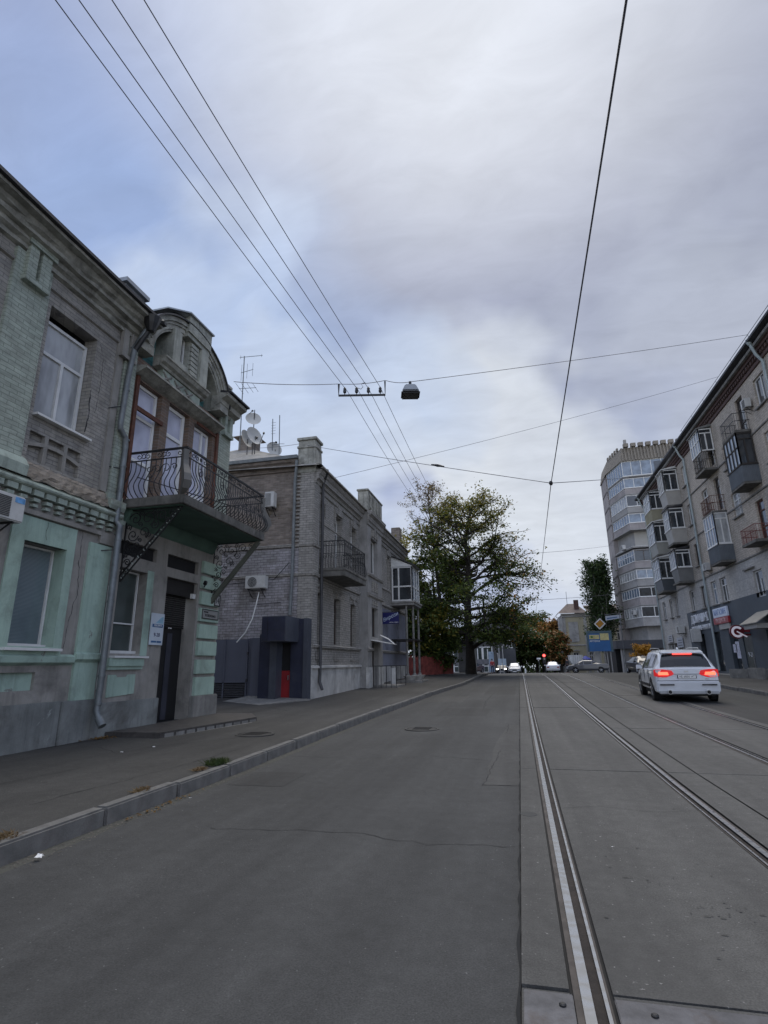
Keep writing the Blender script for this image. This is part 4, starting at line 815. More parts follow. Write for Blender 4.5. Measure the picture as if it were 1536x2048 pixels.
for (a, b, c, d) in up[:2]: G.window(a + .02, b - .02, c, d - .02, B2, -.2, .07, vs=((.35, 0, .75),), hs=(.75,), fm=M_frame, pm=M_glass)
for (a, b, c, d) in up[2:]: G.window(a + .02, b - .02, c, d - .02, B2, -.2, .07, vs=(.5,), hs=(.7,), fm=M_frame, pm=M_glass)
M_brownf = plain('brown_frame', (.06, .045, .035), .6, var=.2)
for (a, b, c, d) in lo: G.window(a + .02, b - .02, c, d - .02, B2, -.2, .05, vs=(.5,), hs=(.7,), fm=M_brownf, pm=M_glass)
GR.window(26.4, 27.68, 5.97, 7.74, B2, -.2, .07, vs=(.4,), fm=M_frame, pm=M_glass); GR.window(26.52, 27.73, 2.82, 4.23, B2, -.2, .05, vs=(.5,), fm=M_brownf, pm=M_glass)
mb = MB(); GR.box(mb, 26.5, 27.75, .4, 2.55, -.3, -.25); mb.build('door', plain('brown_door', (.035, .028, .022), .6, var=.3), B2)
for (a, b, c, d) in up[:3] + up[3:]:
    mb = MB(); G.box(mb, a - .14, a, d - .45, d + .1, 0, .05); G.box(mb, b, b + .14, d - .45, d + .1, 0, .05); G.box(mb, a - .14, b + .14, d + .1, d + .36, 0, .06); G.box(mb, a + .2, b - .2, d + .04, d + .5, .03, .09); mb.build('window_hood', M_gb2, B2)
each('brick_ornament', M_gb2, B2, range(3), lambda m, k: GR.box(m, 26.5 + k * .45, 26.75 + k * .45, 7.85, 8.2 + .1 * (k == 1), 0, .07))
mb = MB(); G.profile(mb, 19.3, 25.74, [(0, 8.22), (.06, 8.24), (.06, 8.32), (.02, 8.34), (.02, 8.48), (.08, 8.5), (.1, 8.6), (.2, 8.66), (.22, 8.8), (.3, 8.9), (.32, 9.02), (0, 9.06)])
G.profile(mb, 28.72, 37.2, [(0, 8.22), (.06, 8.24), (.06, 8.32), (.02, 8.34), (.02, 8.48), (.08, 8.5), (.1, 8.6), (.2, 8.66), (.22, 8.8), (.3, 8.9), (.32, 9.02), (0, 9.06)])
GR.profile(mb, 25.68, 28.77, [(0, 8.3), (.05, 8.32), (.06, 8.5), (.1, 8.52), (.12, 8.75), (.24, 8.85), (.26, 9.0), (0, 9.08)]); mb.build('cornice', M_gb2, B2)
mb = MB(); G.profile(mb, 19.2, 37.2, [(.3, 9.03), (.42, 9.035), (.42, 9.1)]); mb.quad((-6.98, 19.0, 9.1), (-6.98, 37.2, 9.1), (-13, 37.2, 12.4), (-13, 24, 12.4)); mb.quad(E2(-18.8, 9.45, .3), E2(-7.05, 9.1, .3), (-13, 24, 12.4), (-13, 24, 12.4)); mb.quad((-13, 24, 12.39), (-13, 37, 12.39), (-19, 37, 9.4), (-19, 19, 9.4)); mb.build('roof', M_slate, B2, recalc=False)
mb = MB(); E2.profile(mb, -18.8, -8.05, [(.0, 9.0), (.07, 9.02), (.07, 9.15), (.14, 9.18), (.14, 9.3), (.24, 9.36), (.26, 9.46), (0, 9.5)]); mb.build('cornice', M_dirty, B2)
mb = MB(); E2.profile(mb, -18.8, -8.0, [(.2, 9.46), (.34, 9.47), (.36, 9.6), (.2, 9.55)]); mb.build('gutter', M_zinc, B2)
mb = MB(); GR.box(mb, 25.72, 28.74, 9.06, 10.1, -.5, .04); GR.box(mb, 25.66, 28.8, 10.1, 10.2, -.55, .08)
for k in range(4): GR.box(mb, 26.0 + k * .68, 26.35 + k * .68, 9.25, 9.95, .04, .08)
GR.box(mb, 25.9, 28.55, 9.15, 9.22, .04, .1); mb.build('parapet', M_mold, B2, bevel=.02)
mb = MB(); mb.hexa([(-8.12, 19.22, 8.9), (-7.3, 19.22, 8.9), (-7.3, 20.0, 8.9), (-8.12, 20.0, 8.9)], [(-8.08, 19.26, 10.3), (-7.36, 19.26, 10.3), (-7.36, 19.95, 10.3), (-8.08, 19.95, 10.3)]); mb.box(-8.14, -7.3, 19.2, 20.02, 10.3, 10.42); mb.box(-8.13, -7.31, 19.21, 20.01, 9.96, 10.06); mb.build('corner_pillar', M_mold, B2, bevel=.015)
mb = MB(); mb.box(-7.9, -7.3, 35.4, 36.1, 9.2, 10.5); mb.build('chimney', M_dirty, B2, bevel=.02)
mb = MB(); mb.box(-13.1, -12.3, 23.4, 24.2, 11.9, 12.75); mb.hexa([(-13.35, 23.2, 12.75), (-12.05, 23.2, 12.75), (-12.05, 24.4, 12.75), (-13.35, 24.4, 12.75)], [(-12.9, 23.6, 12.98), (-12.5, 23.6, 12.98), (-12.5, 24, 12.98), (-12.9, 24, 12.98)]); mb.build('chimney', M_dirty, B2)
# end wall
mb = MB(); E2.wall(mb, -19, -7.4, 5.98, 9.2); mb.build('wall', M_dirty, B2, recalc=False)
mb = MB(); E2.wall(mb, -19, -7.4, .2, 5.98); mb.build('wall', M_lil, B2, recalc=False)
mb = MB(); E2.box(mb, -7.95, -7.38, 5.9, 8.9, -.03, .05); G.box(mb, 19.28, 19.82, 1.4, 8.9, 0, .05); E2.box(mb, -7.95, -7.38, 3.1, 5.9, -.03, .03)
for k in range(18): E2.box(mb, -8.12, -7.95, 6.1 + k * .155, 6.175 + k * .155, -.03, .04)
mb.build('corner_quoin', M_gb2, B2)
mb = MB()
for z in (5.95, 4.82): E2.profile(mb, -18.9, -7.36, [(0, z - .06), (.06, z - .04), (.08, z + .04), (0, z + .08)]); G.profile(mb, 19.25, 19.85, [(.05, z - .06), (.11, z - .04), (.13, z + .04), (.05, z + .08)])
G.profile(mb, 19.9, 25.74, [(0, 4.74), (.08, 4.78), (.08, 4.9), (0, 4.94)]); GR.profile(mb, 25.7, 28.75, [(0, 4.7), (.08, 4.74), (.1, 4.86), (0, 4.9)]); G.profile(mb, 28.75, 37.2, [(0, 4.7), (.08, 4.74), (.08, 4.84), (0, 4.9)])
GR.profile(mb, 25.7, 28.75, [(0, 5.7), (.08, 5.74), (.1, 5.82), (0, 5.86)]); G.profile(mb, 28.75, 37.2, [(0, 5.66), (.06, 5.7), (.06, 5.78), (0, 5.8)]); G.profile(mb, 19.9, 25.74, [(0, 7.0), (.03, 7.02), (.03, 7.06), (0, 7.08)])
G.profile(mb, 19.3, 25.74, [(0, 2.1), (.1, 2.14), (.12, 2.22), (0, 2.28)]); GR.profile(mb, 25.7, 26.45, [(0, 2.1), (.1, 2.14), (.12, 2.22), (0, 2.28)]); G.profile(mb, 28.75, 37.2, [(0, 2.1), (.1, 2.14), (.12, 2.22), (0, 2.28)])
mb.build('string_course', M_gb2, B2)
for k in range(3): mb = MB(); GR.box(mb, 26.5 + k * .45, 26.75 + k * .45, 5.05, 5.55, 0, .05); mb.build('brick_ornament', M_gb2, B2); mb = MB(); GR.box(mb, 26.55 + k * .42, 26.7 + k * .42, 4.36, 4.6, 0, .06); mb.build('brick_ornament', M_gb2, B2)
for (a, b, c, d) in lo[:3]:
    mb = MB(); G.box(mb, a, a + .05, 1.66, 2.0, 0, .05); G.box(mb, a + .05, b - .1, 1.66, 1.7, 0, .05); mb.build('brick_ornament', M_gb2, B2); mb = MB(); G.box(mb, a - .1, b + .1, d + .22, d + .32, 0, .07); G.box(mb, a + .3, b - .3, d + .02, d + .22, 0, .06); mb.build('brick_ornament', M_gb2, B2)
mb = MB(); G.box(mb, 19.3, 25.74, 0, 1.38, -.05, .06); G.box(mb, 28.72, 37.2, 0, 1.38, -.05, .06); G.profile(mb, 19.3, 25.74, [(.06, 1.38), (.14, 1.39), (.13, 1.47), (0, 1.5)]); GR.box(mb, 25.72, 26.45, 0, 1.38, -.1, .04); GR.box(mb, 27.8, 28.72, 0, 1.38, -.1, .04); mb.build('plinth', M_ppl, B2)
# balcony
mb = MB(); G.box(mb, 20.05, 23.15, 4.82, 5.16, 0, 1.07); G.box(mb, 20.02, 23.18, 5.04, 5.16, 0, 1.1); bal = mb.build('balcony', M_cdark, B2, bevel=.015)
mb = MB(); x1 = -7.4 + 1.02
def bel2(t): return interp(t, [(0, .02), (.2, .1), (.4, .06), (.6, 0), (1, 0)])
for k in range(25):
    y = 20.1 + 3.0 * k / 24; mb.tube([(x1 + bel2(q / 6), y, 5.16 + .98 * q / 6) for q in range(7)], .011, 4)
for k in range(9):
    x = -7.35 + 1.0 * k / 9; mb.tube([(x, 20.1 - bel2(q / 6), 5.16 + .98 * q / 6) for q in range(7)], .011, 4); mb.tube([(x, 23.1, 5.16), (x, 23.1, 6.14)], .011, 4)
for z, r in ((6.24, .025), (6.06, .015), (5.75, .012)):
    mb.tube([(-7.4, 20.1, z), (x1, 20.1, z), (x1, 23.1, z), (-7.4, 23.1, z)], r, 4)
for (x, y) in ((x1, 20.1), (x1, 23.1)): mb.tube([(x, y, 5.1), (x, y, 6.25)], .02, 4)
for k in range(5): spiral(mb, (-7.2 + k * .19, 20.06, 6.15), .07, 1.1, X_, Z_, ph=k); spiral(mb, (-7.15 + .25 * k, 20.0, 5.6), .09, 1.2, X_, Z_, ph=k * 2)
for k in range(9): spiral(mb, (x1 + .03, 20.3 + k * .33, 5.68), .1, 1.2, Y_, Z_, ph=k); spiral(mb, (x1, 20.3 + k * .33, 6.15), .07, 1.1, Y_, Z_, ph=k)
mb.build('railing', M_black, bal)
# glazed bay
BX, B0, B1y = 1.35, 32.85, 35.3
mb = MB(); G.box(mb, B0 - .05, B1y + .05, 4.95, 5.1, 0, BX + .08); G.box(mb, B0 - .12, B1y + .12, 5.1, 5.2, 0, BX + .14); bay = mb.build('glazed_bay', M_grey2, B2)
mb = MB(); mb.hexa([G(B0 - .1, 8.0, 0), G(B0 - .1, 7.35, BX + .2), G(B1y + .1, 7.35, BX + .2), G(B1y + .1, 8.0, 0)], [G(B0 - .1, 8.06, 0), G(B0 - .1, 7.41, BX + .2), G(B1y + .1, 7.41, BX + .2), G(B1y + .1, 8.06, 0)]); mb.build('bay_roof', M_roof, bay)
BE = FR((-7.4, B0, 0), (1, 0, 0), (0, -1, 0)); BF = FR((-7.4 + BX, 0, 0), (0, 1, 0), (1, 0, 0))
mb = MB(); mb.quad(BE(0, 7.3, 0), BE(BX, 7.3, 0), BE(BX, 7.36, 0), BE(0, 8.0, 0)); mb.build('gable_panel', M_frame, bay, recalc=False)
BE.window(.05, BX, 5.2, 7.33, bay, 0, .09, vs=(.34,), hs=(.42,), fm=M_frame, pm=M_glass, name='end_glazing', sub=False); BF.window(B0, B1y, 5.2, 7.33, bay, 0, .09, vs=(.33, .66), hs=(.42,), fm=M_frame, pm=M_glassb, name='front_glazing', sub=False)
# porch under the bay
for (x, y) in ((-6.5, 33.0), (-6.15, 33.3), (-6.15, 35.1)):
    mb = MB(); mb.tube([(x, y, .4), (x, y, 4.94)], .07, 8); mb.lathe([(.12, 0), (.12, .5), (.08, .56)], x, y, 10, cz=.4); mb.build('porch_post', M_conc, B2)
mb = MB(); mb.box(-7.4, -5.95, 32.8, 35.2, 2.86, 2.94); mb.build('porch_canopy', M_black, B2)
mb = MB(); mb.hexa([(-6.96, 26.3, 2.62), (-6.96, 28.2, 2.62), (-6.1, 28.2, 2.45), (-6.1, 26.3, 2.45)], [(-6.96, 26.3, 2.66), (-6.96, 28.2, 2.66), (-6.1, 28.2, 2.49), (-6.1, 26.3, 2.49)]); mb.build('door_canopy', M_frame, B2)
mb = MB(); mb.tube([(-6.15, 28.0, 2.46), (-6.5, 28.05, 2.75), (-6.94, 28.1, 2.95)], .03, 5); mb.build('canopy_stay', M_white, B2)
# drainpipes
mb = MB(); px = -7.27
mb.tube([(px + .1, 19.95, 8.9), (px, 20.0, 8.5), (px, 20.02, 1.2), (px, 20.0, .9), (px + .12, 19.95, .62)], .06, 8); mb.build('drainpipe', plain('dark_pipe', (.055, .055, .058), .6, .2, var=.3), B2, smooth=True)
mb = MB(); mb.lathe([(.07, -.2), (.14, 0), (.17, .2)], px + .1, 19.9, 8, cz=8.98); mb.build('rainwater_head', M_black, B2)
mb = MB(); mb.tube([(-8.05, 19.05, 9.4), (-8.1, 19.12, 8.9), (-8.16, 19.2, 8.6), (-8.16, 19.2, 5.0), (-8.2, 19.2, 3.3)], .065, 8); mb.build('drainpipe', M_zinc, B2, smooth=True)
t = aircon('air_conditioner', 'white air conditioner with round fan grille halfway up the brick end wall', E2, -9.94, 4.32, .12, .82, .48, .3)
t = aircon('air_conditioner', 'pale air conditioner box high on the brick end wall beside the iron balcony', E2, -9.3, 7.5, .12, .4, .62, .3, False, False)
mb = MB(); mb.tube([(-9.45, 19.1, 4.2), (-9.5, 19.05, 3.8), (-9.62, 19.0, 3.2), (-9.85, 18.95, 2.7), (-10.15, 18.9, 2.35)], .022, 6); tag(mb.build('drain_hose', M_white, smooth=True), 'white drain hose hanging below the air conditioner on the end wall', 'hose')
mb = MB(); mb.tube([(-11.5, 19.25, 4.55), (-10, 19.22, 4.62), (-8.9, 19.22, 4.68), (-8.3, 19.22, 5.3)], .015, 4); mb.tube([(-9.6, 19.22, 3.75), (-8.6, 19.24, 3.8)], .012, 4); mb.build('cable', M_black, B2)
# gate in the alley
M_gate = plain('bluegrey_sheet_metal', (.105, .115, .15), .5, .1, var=.12, scale=1)
t = thing('metal_gate', 'blue grey sheet metal gate with louvred bottom across the alley', 'gate', (-11, 19.1, .3))
mb = MB(); mb.box(-14.5, -10.72, 19.08, 19.12, .95, 2.46); mb.box(-10.69, -9.75, 19.08, 19.12, .95, 2.46); mb.build('panel', M_gate, t)
mb = MB(); mb.box(-9.73, -9.1, 19.1, 19.14, .35, 2.5); mb.build('side_panel', M_gate, t)
mb = MB()
for k in range(9): mb.hexa([(-14.4, 19.1, .4 + k * .06), (-9.85, 19.1, .4 + k * .06), (-9.85, 19.06, .42 + k * .06), (-14.4, 19.06, .42 + k * .06)], [(-14.4, 19.11, .43 + k * .06), (-9.85, 19.11, .43 + k * .06), (-9.85, 19.07, .45 + k * .06), (-14.4, 19.07, .45 + k * .06)])
mb.build('louvre', plain('louvre_dark', (.04, .043, .052), .5, .2, var=.2), t)
mb = MB()
for x in (-10.7, -9.78, -12.7): mb.box(x - .025, x + .025, 19.05, 19.13, .32, 2.48)
mb.box(-14.4, -9.75, 19.05, 19.13, .92, .96); mb.box(-14.4, -9.75, 19.05, 19.13, .34, .38); mb.build('gate_frame', M_gate, t)
mb = MB(); mb.tube([(-9.74, 19.02, 1.9), (-9.74, 19.02, 2.0)], .03, 6); mb.tube([(-9.74, 19.02, .95), (-9.74, 19.02, 1.05)], .03, 6); mb.build('hinge', M_black, t)
# entrance booth
M_navy = plain('navy_panel', (.018, .022, .044), .5, var=.25, scale=2, stain=(.05, .05, .06), stain_amt=.5, streak=.3); M_slatebl = plain('slate_blue_panel', (.055, .062, .08), .5, var=.2, scale=2, stain=(.09, .09, .1), stain_amt=.4, streak=.3)
t = thing('entrance_booth', 'dark navy street entrance booth with boxed canopy and red door at the brick house corner', 'entrance', (-8.2, 18.4, .3))
mb = MB(); mb.box(-8.62, -7.72, 17.75, 19.28, 2.3, 3.16); mb.build('canopy', M_slatebl, t, bevel=.008)
mb = MB(); mb.box(-8.6, -7.75, 17.742, 17.746, 2.33, 3.13); mb.build('canopy_front', M_navy, t); mb = MB(); mb.box(-8.4, -8.39, 17.735, 17.741, 2.33, 3.13); mb.build('panel_seam', M_black, t)
mb = MB(); mb.box(-9.05, -8.62, 18.55, 19.28, .25, 2.6); mb.build('side_box', M_navy, t); mb = MB(); mb.box(-8.62, -8.36, 18.5, 19.28, .25, 2.3); mb.build('door_pillar', M_slatebl, t)
mb = MB(); mb.box(-8.36, -8.02, 19.0, 19.05, .28, 1.32); mb.build('red_door', plain('red_door', (.24, .012, .016), .5, var=.15), t); mb = MB(); mb.box(-8.36, -8.02, 19.0, 19.05, 1.33, 2.3); mb.build('door_void', M_dark, t)
mb = MB(); mb.box(-8.02, -7.52, 18.95, 19.28, .25, 3.14); mb.build('wing_panel', M_navy, t); mb = MB(); mb.box(-7.52, -7.36, 18.9, 19.3, .25, 3.15); mb.build('edge_post', M_slatebl, t)
mb = MB(); mb.box(-9.6, -9.1, 19.02, 19.06, .35, 2.5); mb.build('back_panel', M_gate, t)
mb = MB(); mb.box(-8.1, -8.07, 18.93, 19.0, 1.0, 1.16); mb.build('door_handle', M_steel, t)
each('panel_seam', M_black, t, [(-8.61, -7.73, 17.738, 17.741, 2.7, 2.706), (-7.9, -7.6, 18.944, 18.949, 1.6, 1.606), (-9.04, -8.63, 18.544, 18.549, 1.45, 1.456)], lambda m, q: m.box(*q))
t2 = thing('threshold_slab', 'light concrete ramp slab in front of the navy booth', 'ramp', (-8.3, 18.2, .25))
mb = MB(); mb.hexa([(-9.9, 17.7, .1), (-8.1, 16.7, .1), (-7.2, 18.9, .1), (-9.6, 19.0, .1)], [(-9.9, 17.7, pav(-9.9, 17.7) + .01), (-8.1, 16.7, pav(-8, 16.7) + .012), (-7.2, 18.9, pav(-7.2, 18.9) + .05), (-9.6, 19.0, pav(-9.6, 19) + .1)]); mb.build('slab', M_conc, t2)
# projecting blue sign
t = thing('hanging_sign', 'navy blue projecting shop sign with slanted white lettering below the glazed bay', 'sign', (-6.9, 30.4, 4))
mb = MB(); mb.box(-7.36, -6.42, 30.36, 30.48, 3.68, 4.3); mb.build('panel', plain('sign_navy', (.012, .014, .1), .35, var=.1), t, bevel=.01)
R_slant = Matrix(((math.cos(.42), -math.sin(.42), 0), (0, 0, -1), (math.sin(.42), math.cos(.42), 0)))
textobj('lettering', 'Вирози', .27, (-6.9, 30.352, 4.05), R_slant, plain('sign_pale', (.5, .58, .68), .4, var=.05), t, shear=.3)
textobj('lettering', 'салон  краси', .085, (-6.7, 30.352, 3.76), R_FRONT, M_white, t)
mb = MB(); mb.tube([(-7.4, 30.42, 4.75), (-6.7, 30.42, 4.33), (-6.45, 30.42, 4.32)], .018, 5); mb.tube([(-7.4, 30.42, 4.34), (-6.4, 30.42, 4.34)], .018, 5); mb.build('sign_arm', M_black, t)
# steps with railing
t = thing('doorstep', 'small concrete stoop with black railing under the door canopy of the brick house', 'steps', (-6.4, 27.4, .4))
mb = MB(); mb.box(-6.9, -5.75, 26.6, 28.5, .1, .52); mb.box(-6.9, -5.55, 26.3, 28.7, .1, .42); mb.build('stair', M_conc, t, bevel=.01)
mb = MB()
for y in (26.4, 28.6):
    for k in range(5): mb.tube([(-6.75 + k * .25, y, .42), (-6.75 + k * .25, y, 1.42)], .015, 4)
    mb.tube([(-6.85, y, 1.42), (-5.7, y, 1.42)], .02, 4)
mb.build('railing', M_black, t)
mb = MB(); mb.box(-6.6, -6.3, 28.9, 28.95, .45, 1.3); tag(mb.build('notice_board', M_frame), 'small white upright notice standing by the railing of the stoop', 'board')
for (x, y, lab) in ((-6.0, 31.2, 'round white concrete flower bowl nearest the stoop railing'), (-5.75, 32.4, 'round white concrete flower bowl farther along the brick house wall')):
    t = thing('flower_bowl', lab, 'planter', (x, y, pav(x, y)), 'concrete flower bowls'); z = pav(x, y)
    mb = MB(); mb.lathe([(.16, 0), (.2, .05), (.38, .3), (.42, .34), (.38, .34), (.34, .3)], x, y, 18, cz=z); mb.build('bowl', M_ppl, t, smooth=True)
    tuft(x, y, z + .3, .25, .3, 90, M_weed, 'plant', None, None, 7).parent = t; bpy.data.objects[-1] if False else None
mb = MB(); mb.box(-6.7, -5.3, 30.9, 33.2, pav(-5.3, 31) - .3, pav(-5.3, 33) + .08); tag(mb.build('planter_plinth', M_conc, bevel=.02), 'low dark concrete slab under the flower bowls', 'plinth')
# roof aerials and dishes
M_dish = plain('dish_grey', (.4, .4, .38), .5, var=.1)
def dish(c, r, nrm, lab, pole):
    n = V(nrm).normalized(); a = n.orthogonal().normalized(); b = n.cross(a); c = V(c); t = thing('satellite_dish', lab, 'satellite dish', c, 'satellite dishes on the roof')
    mb = MB(); prev = None
    for k in range(5):
        rr = r * k / 4 + .001; dep = .22 * r * (1 - (k / 4) ** 2); ring = [c - n * dep + (a * math.cos(q * .3927) + b * math.sin(q * .3927)) * rr for q in range(16)]
        if prev:
            for q in range(16): mb.quad(prev[q], prev[(q + 1) % 16], ring[(q + 1) % 16], ring[q])
        prev = ring
    mb.build('reflector', M_dish, t, smooth=60)
    mb = MB(); mb.tube([c - b * r * .9, c + n * r * 1.1 - b * r * .35], .015, 5); mb.build('feed_arm', M_black, t); mb = MB(); mb.tube([c + n * r * 1.05 - b * r * .4, c + n * r * 1.2 - b * r * .28], .045, 6); mb.build('feed_horn', M_black, t)
    mb = MB(); mb.tube([(c.x, c.y + .1, c.z + (.5 if pole > 1 else 0)), (c.x - .02, c.y + .12, c.z - pole)], .022, 5); mb.build('dish_pole', M_black, t)
dish((-11.62, 22, 13.0), .37, (.6, -1, .35), 'uppermost round satellite dish above the brick house roof', 1.8); dish((-11.5, 22.0, 12.1), .46, (1, -.45, .25), 'wide grey satellite dish just under the uppermost one', .9); dish((-11.95, 22.1, 12.05), .44, (1, -.15, .2), 'narrow looking satellite dish beside the tall aerial mast', .9); dish((-10.45, 22, 11.3), .37, (.8, -.8, .2), 'separate satellite dish between the dish cluster and the corner pillar', .7)
t = thing('tv_antenna', 'tall aerial mast with several yagi antennas above the mint house corner', 'antenna', (-12.2, 22, 11.8))
mb = MB(); mb.tube([(-12.25, 22, 11.5), (-12.3, 22, 16.5)], .025, 6); mb.build('mast', M_zinc, t)
def yagi(z, l, dx, dy, nel, el, vert):
    mb = MB(); d = V((dx, dy, 0)).normalized(); c = V((-12.3, 22, z)); mb.tube([c - d * l * .25, c + d * l], .014, 4); p = V((-d.y, d.x, 0)) if not vert else V((0, 0, 1))
    for k in range(nel): q = c - d * l * .2 + d * l * 1.15 * k / max(1, nel - 1); e = el * (1 - .3 * k / nel); mb.tube([q - p * e, q + p * e], .009, 4)
    mb.build('yagi', M_zinc, t)
yagi(16.45, .95, 1, .1, 2, .1, True); yagi(15.6, .6, 1, -.2, 3, .45, True); yagi(14.7, .7, .7, .1, 4, .55, False)
for (x, z0, z1, lab) in ((-10.55, 11.0, 12.85, 'short thin roof aerial behind the separate dish'), (-10.2, 11.0, 13.0, 'thin plain roof mast right of the short aerial')):
    t = thing('roof_mast', lab, 'antenna', (x, 22, z0)); mb = MB(); mb.tube([(x, 22, z0), (x - .05, 22, z1)], .022, 5); mb.build('pole', M_zinc, t); mb = MB()
    if 'aerial' in lab.split()[3]:
        for k in range(5): mb.tube([(x - .1, 22, z1 - .2 - k * .14), (x + .12, 22, z1 - .2 - k * .14)], .008, 4)
    mb.tube([(x - .3, 22, z0 + .55), (x + .25, 22, z0 + .5)], .012, 4); mb.build('crossbar', M_zinc, t)
# ================================================================ apartment block with shops on the right
M_rb = brickm('pale_silicate_brick', (.52, .46, .385), (.44, .392, .33), (.182, .169, .153), stain=(.17, .155, .135), stain_amt=.6, bw=.3, rh=.125, streak=.5, bmp=.9, sscale=.4)
M_panel = brickm('concrete_panels', (.474, .460, .430), (.439, .425, .400), (.246, .237, .225), bw=1.4, rh=.62, stain=(.176, .169, .155), stain_amt=.5, streak=.5, bmp=.3)
M_shop = plain('slate_blue_shopfront', (.051, .065, .080), .6, var=.18, scale=1, bmp=.1, stain=(.083, .090, .102), stain_amt=.5)
M_redb = plain('red_brick_cornice', (.085, .05, .042), .8, var=.4, scale=6, bmp=.5)
M_sid = plain('cream_siding', (.36, .345, .315), .6, var=.1); M_yel = plain('yellowish_sheet', (.3, .28, .2), .6, var=.1); M_graysh = plain('grey_sheet', (.16, .16, .155), .6, var=.15); M_bluesh = plain('bluegrey_corrugated', (.12, .135, .15), .55, .1, var=.15); M_dkw = plain('dark_timber', (.035, .03, .026), .8, var=.3)
RR = FR((13, 0, 0), (0, 1, 0), (-1, 0, 0))
R1 = thing('apartment_block', 'long five storey pale brick apartment block with balconies and slate blue shops', 'apartment block', (13, 40, .4))
FLR = [(5.02, 6.55), (8.0, 9.58), (11.0, 12.58), (14.0, 15.55)]
holes_u = []
for (z0, z1) in FLR[1:]:
    for (a, b) in ((22.6, 23.9), (25.3, 26.5), (28.4, 29.65), (38.75, 39.85), (42.15, 43.35), (45.0, 45.8), (47.0, 48.0), (50.0, 51.0), (53.4, 54.5)): holes_u.append((a, b, z0, z1))
for z0, z1 in ((6.45, 7.5), (9.5, 10.95), (12.5, 13.95)): holes_u.append((33.85, 35.15, z0, z1))
doors = []
for z0 in (7.9, 10.9, 13.85):
    doors += [(31.2, 32.2, z0 - .4, z0 + 1.75), (36.5, 37.4, z0 - .35, z0 + 1.75)]
holes_l = [(a, b, 5.02, 6.55) for a, b in ((25.3, 26.5), (28.4, 29.65), (38.3, 39.5), (40.2, 41.2), (42.35, 43.5), (45.2, 46.2), (49.6, 50.4), (51.4, 52.2), (53.6, 54.6))] + [(30.2, 31.3, 3.9, 5.0), (33.0, 34.2, 4.75, 6.2)]
mb = MB(); RR.wall(mb, 20, 56.3, 7.0, 16.4, [h for h in holes_u + doors if h[3] > 7.6] , 0, .16); mb.build('wall', M_rb, R1, recalc=False)
mb = MB(); RR.wall(mb, 20, 56.3, 5.0, 7.0, holes_l[:-2] + [(33.0, 34.2, 4.75, 6.2)], 0, .16); RR.wall(mb, 47.6, 56.3, 0, 5.0, [(50.2, 54.6, .5, 2.9)], 0, .3)
mb.quad(RR(56.3, 0, 0), RR(56.3, 16.4, 0), RR(56.3, 16.4, -13), RR(56.3, 0, -13)); mb.quad(RR(20, 0, 0), RR(20, 16.4, 0), RR(20, 16.4, -13), RR(20, 0, -13)); mb.build('wall', M_panel, R1, recalc=False)
shop_h = [(44.2, 45.4, 1.0, 3.3), (41.0, 42.6, .6, 3.3), (38.0, 39.4, .9, 3.5), (36.0, 37.3, .45, 3.0), (32.6, 33.9, .45, 3.0), (29, 31, .9, 3.2)]
mb = MB(); RR.wall(mb, 20, 47.6, 0, 5.0, shop_h + [(33.0, 34.2, 4.75, 5.0)], .02, .25); mb.build('shopfront', M_shop, R1, recalc=False)
each('shop_window', glassm('shop_glass', (.035, .04, .042), .08, 1.6, .7, 2.5), R1, shop_h, lambda m, h: m.quad(RR(h[0], h[2], -.2), RR(h[1], h[2], -.2), RR(h[1], h[3], -.2), RR(h[0], h[3], -.2)), recalc=False)
mb = MB(); RR.box(mb, 20, 47.6, .0, .75, .02, .1); mb.build('shop_plinth', plain('plinth_slate', (.07, .08, .09), .7, var=.2), R1)
rs = random.Random(11)
for i, (a, b, z0, z1) in enumerate(holes_u + holes_l[:-2] + [(33.0, 34.2, 4.75, 6.2)]):
    m = rs.choice([M_glass, M_glass, M_glassb, M_curtain]); fmt = rs.choice([M_frame, M_frame, M_brownf])
    RR.window(a + .02, b - .02, z0 + .02, z1 - .02, R1, -.1, .06, vs=((.5, 0, .7) if rs.random() < .5 else .45,), hs=(.7,) if rs.random() < .5 else (), fm=fmt, pm=m)
each('window_sill', M_conc, R1, holes_u + holes_l[:-2], lambda m, h: RR.box(m, h[0] - .08, h[1] + .08, h[2] - .07, h[2], -.02, .13))
for (a, b, z0, z1) in doors: RR.window(a + .02, b - .02, z0, z1 - .02, R1, -.1, .07, hs=(.35, .75), fm=rs.choice([M_frame, M_rust, M_brownf]), pm=M_glass, name='balcony_door')
mb = MB()
for z in (7.0, 13.05, 10.05): RR.profile(mb, 20, 56.3, [(0, z - .05), (.06, z - .04), (.06, z + .04), (0, z + .06)])
mb.build('string_course', M_conc, R1)
mb = MB(); RR.profile(mb, 20, 56.4, [(0, 16.0), (.08, 16.02), (.08, 16.2), (.03, 16.22), (.03, 16.42), (.22, 16.44), (.22, 16.58), (.3, 16.6)])
u = 20
while u < 56.2: RR.box(mb, u, u + .14, 16.24, 16.42, .03, .17); u += .3
mb.build('brick_cornice', M_redb, R1)
mb = MB(); RR.profile(mb, 20, 56.5, [(.2, 16.6), (.42, 16.62), (.44, 16.75), (.3, 16.78)]); mb.build('cornice_band', M_conc, R1)
mb = MB(); RR.profile(mb, 19.8, 56.6, [(.3, 16.78), (.66, 16.9), (.68, 17.0), (-6.5, 19.2), (-6.5, 16.8)]); mb.build('roof', M_roof, R1)
mb = MB(); mb.tube([RR(20, 17.25, .6), RR(40, 17.25, .6)], .015, 4)
for k in range(9): mb.tube([RR(20.5 + k * 2.4, 16.95, .6), RR(20.5 + k * 2.4, 17.25, .6)], .012, 4)
mb.build('roof_rail', M_zinc, R1)
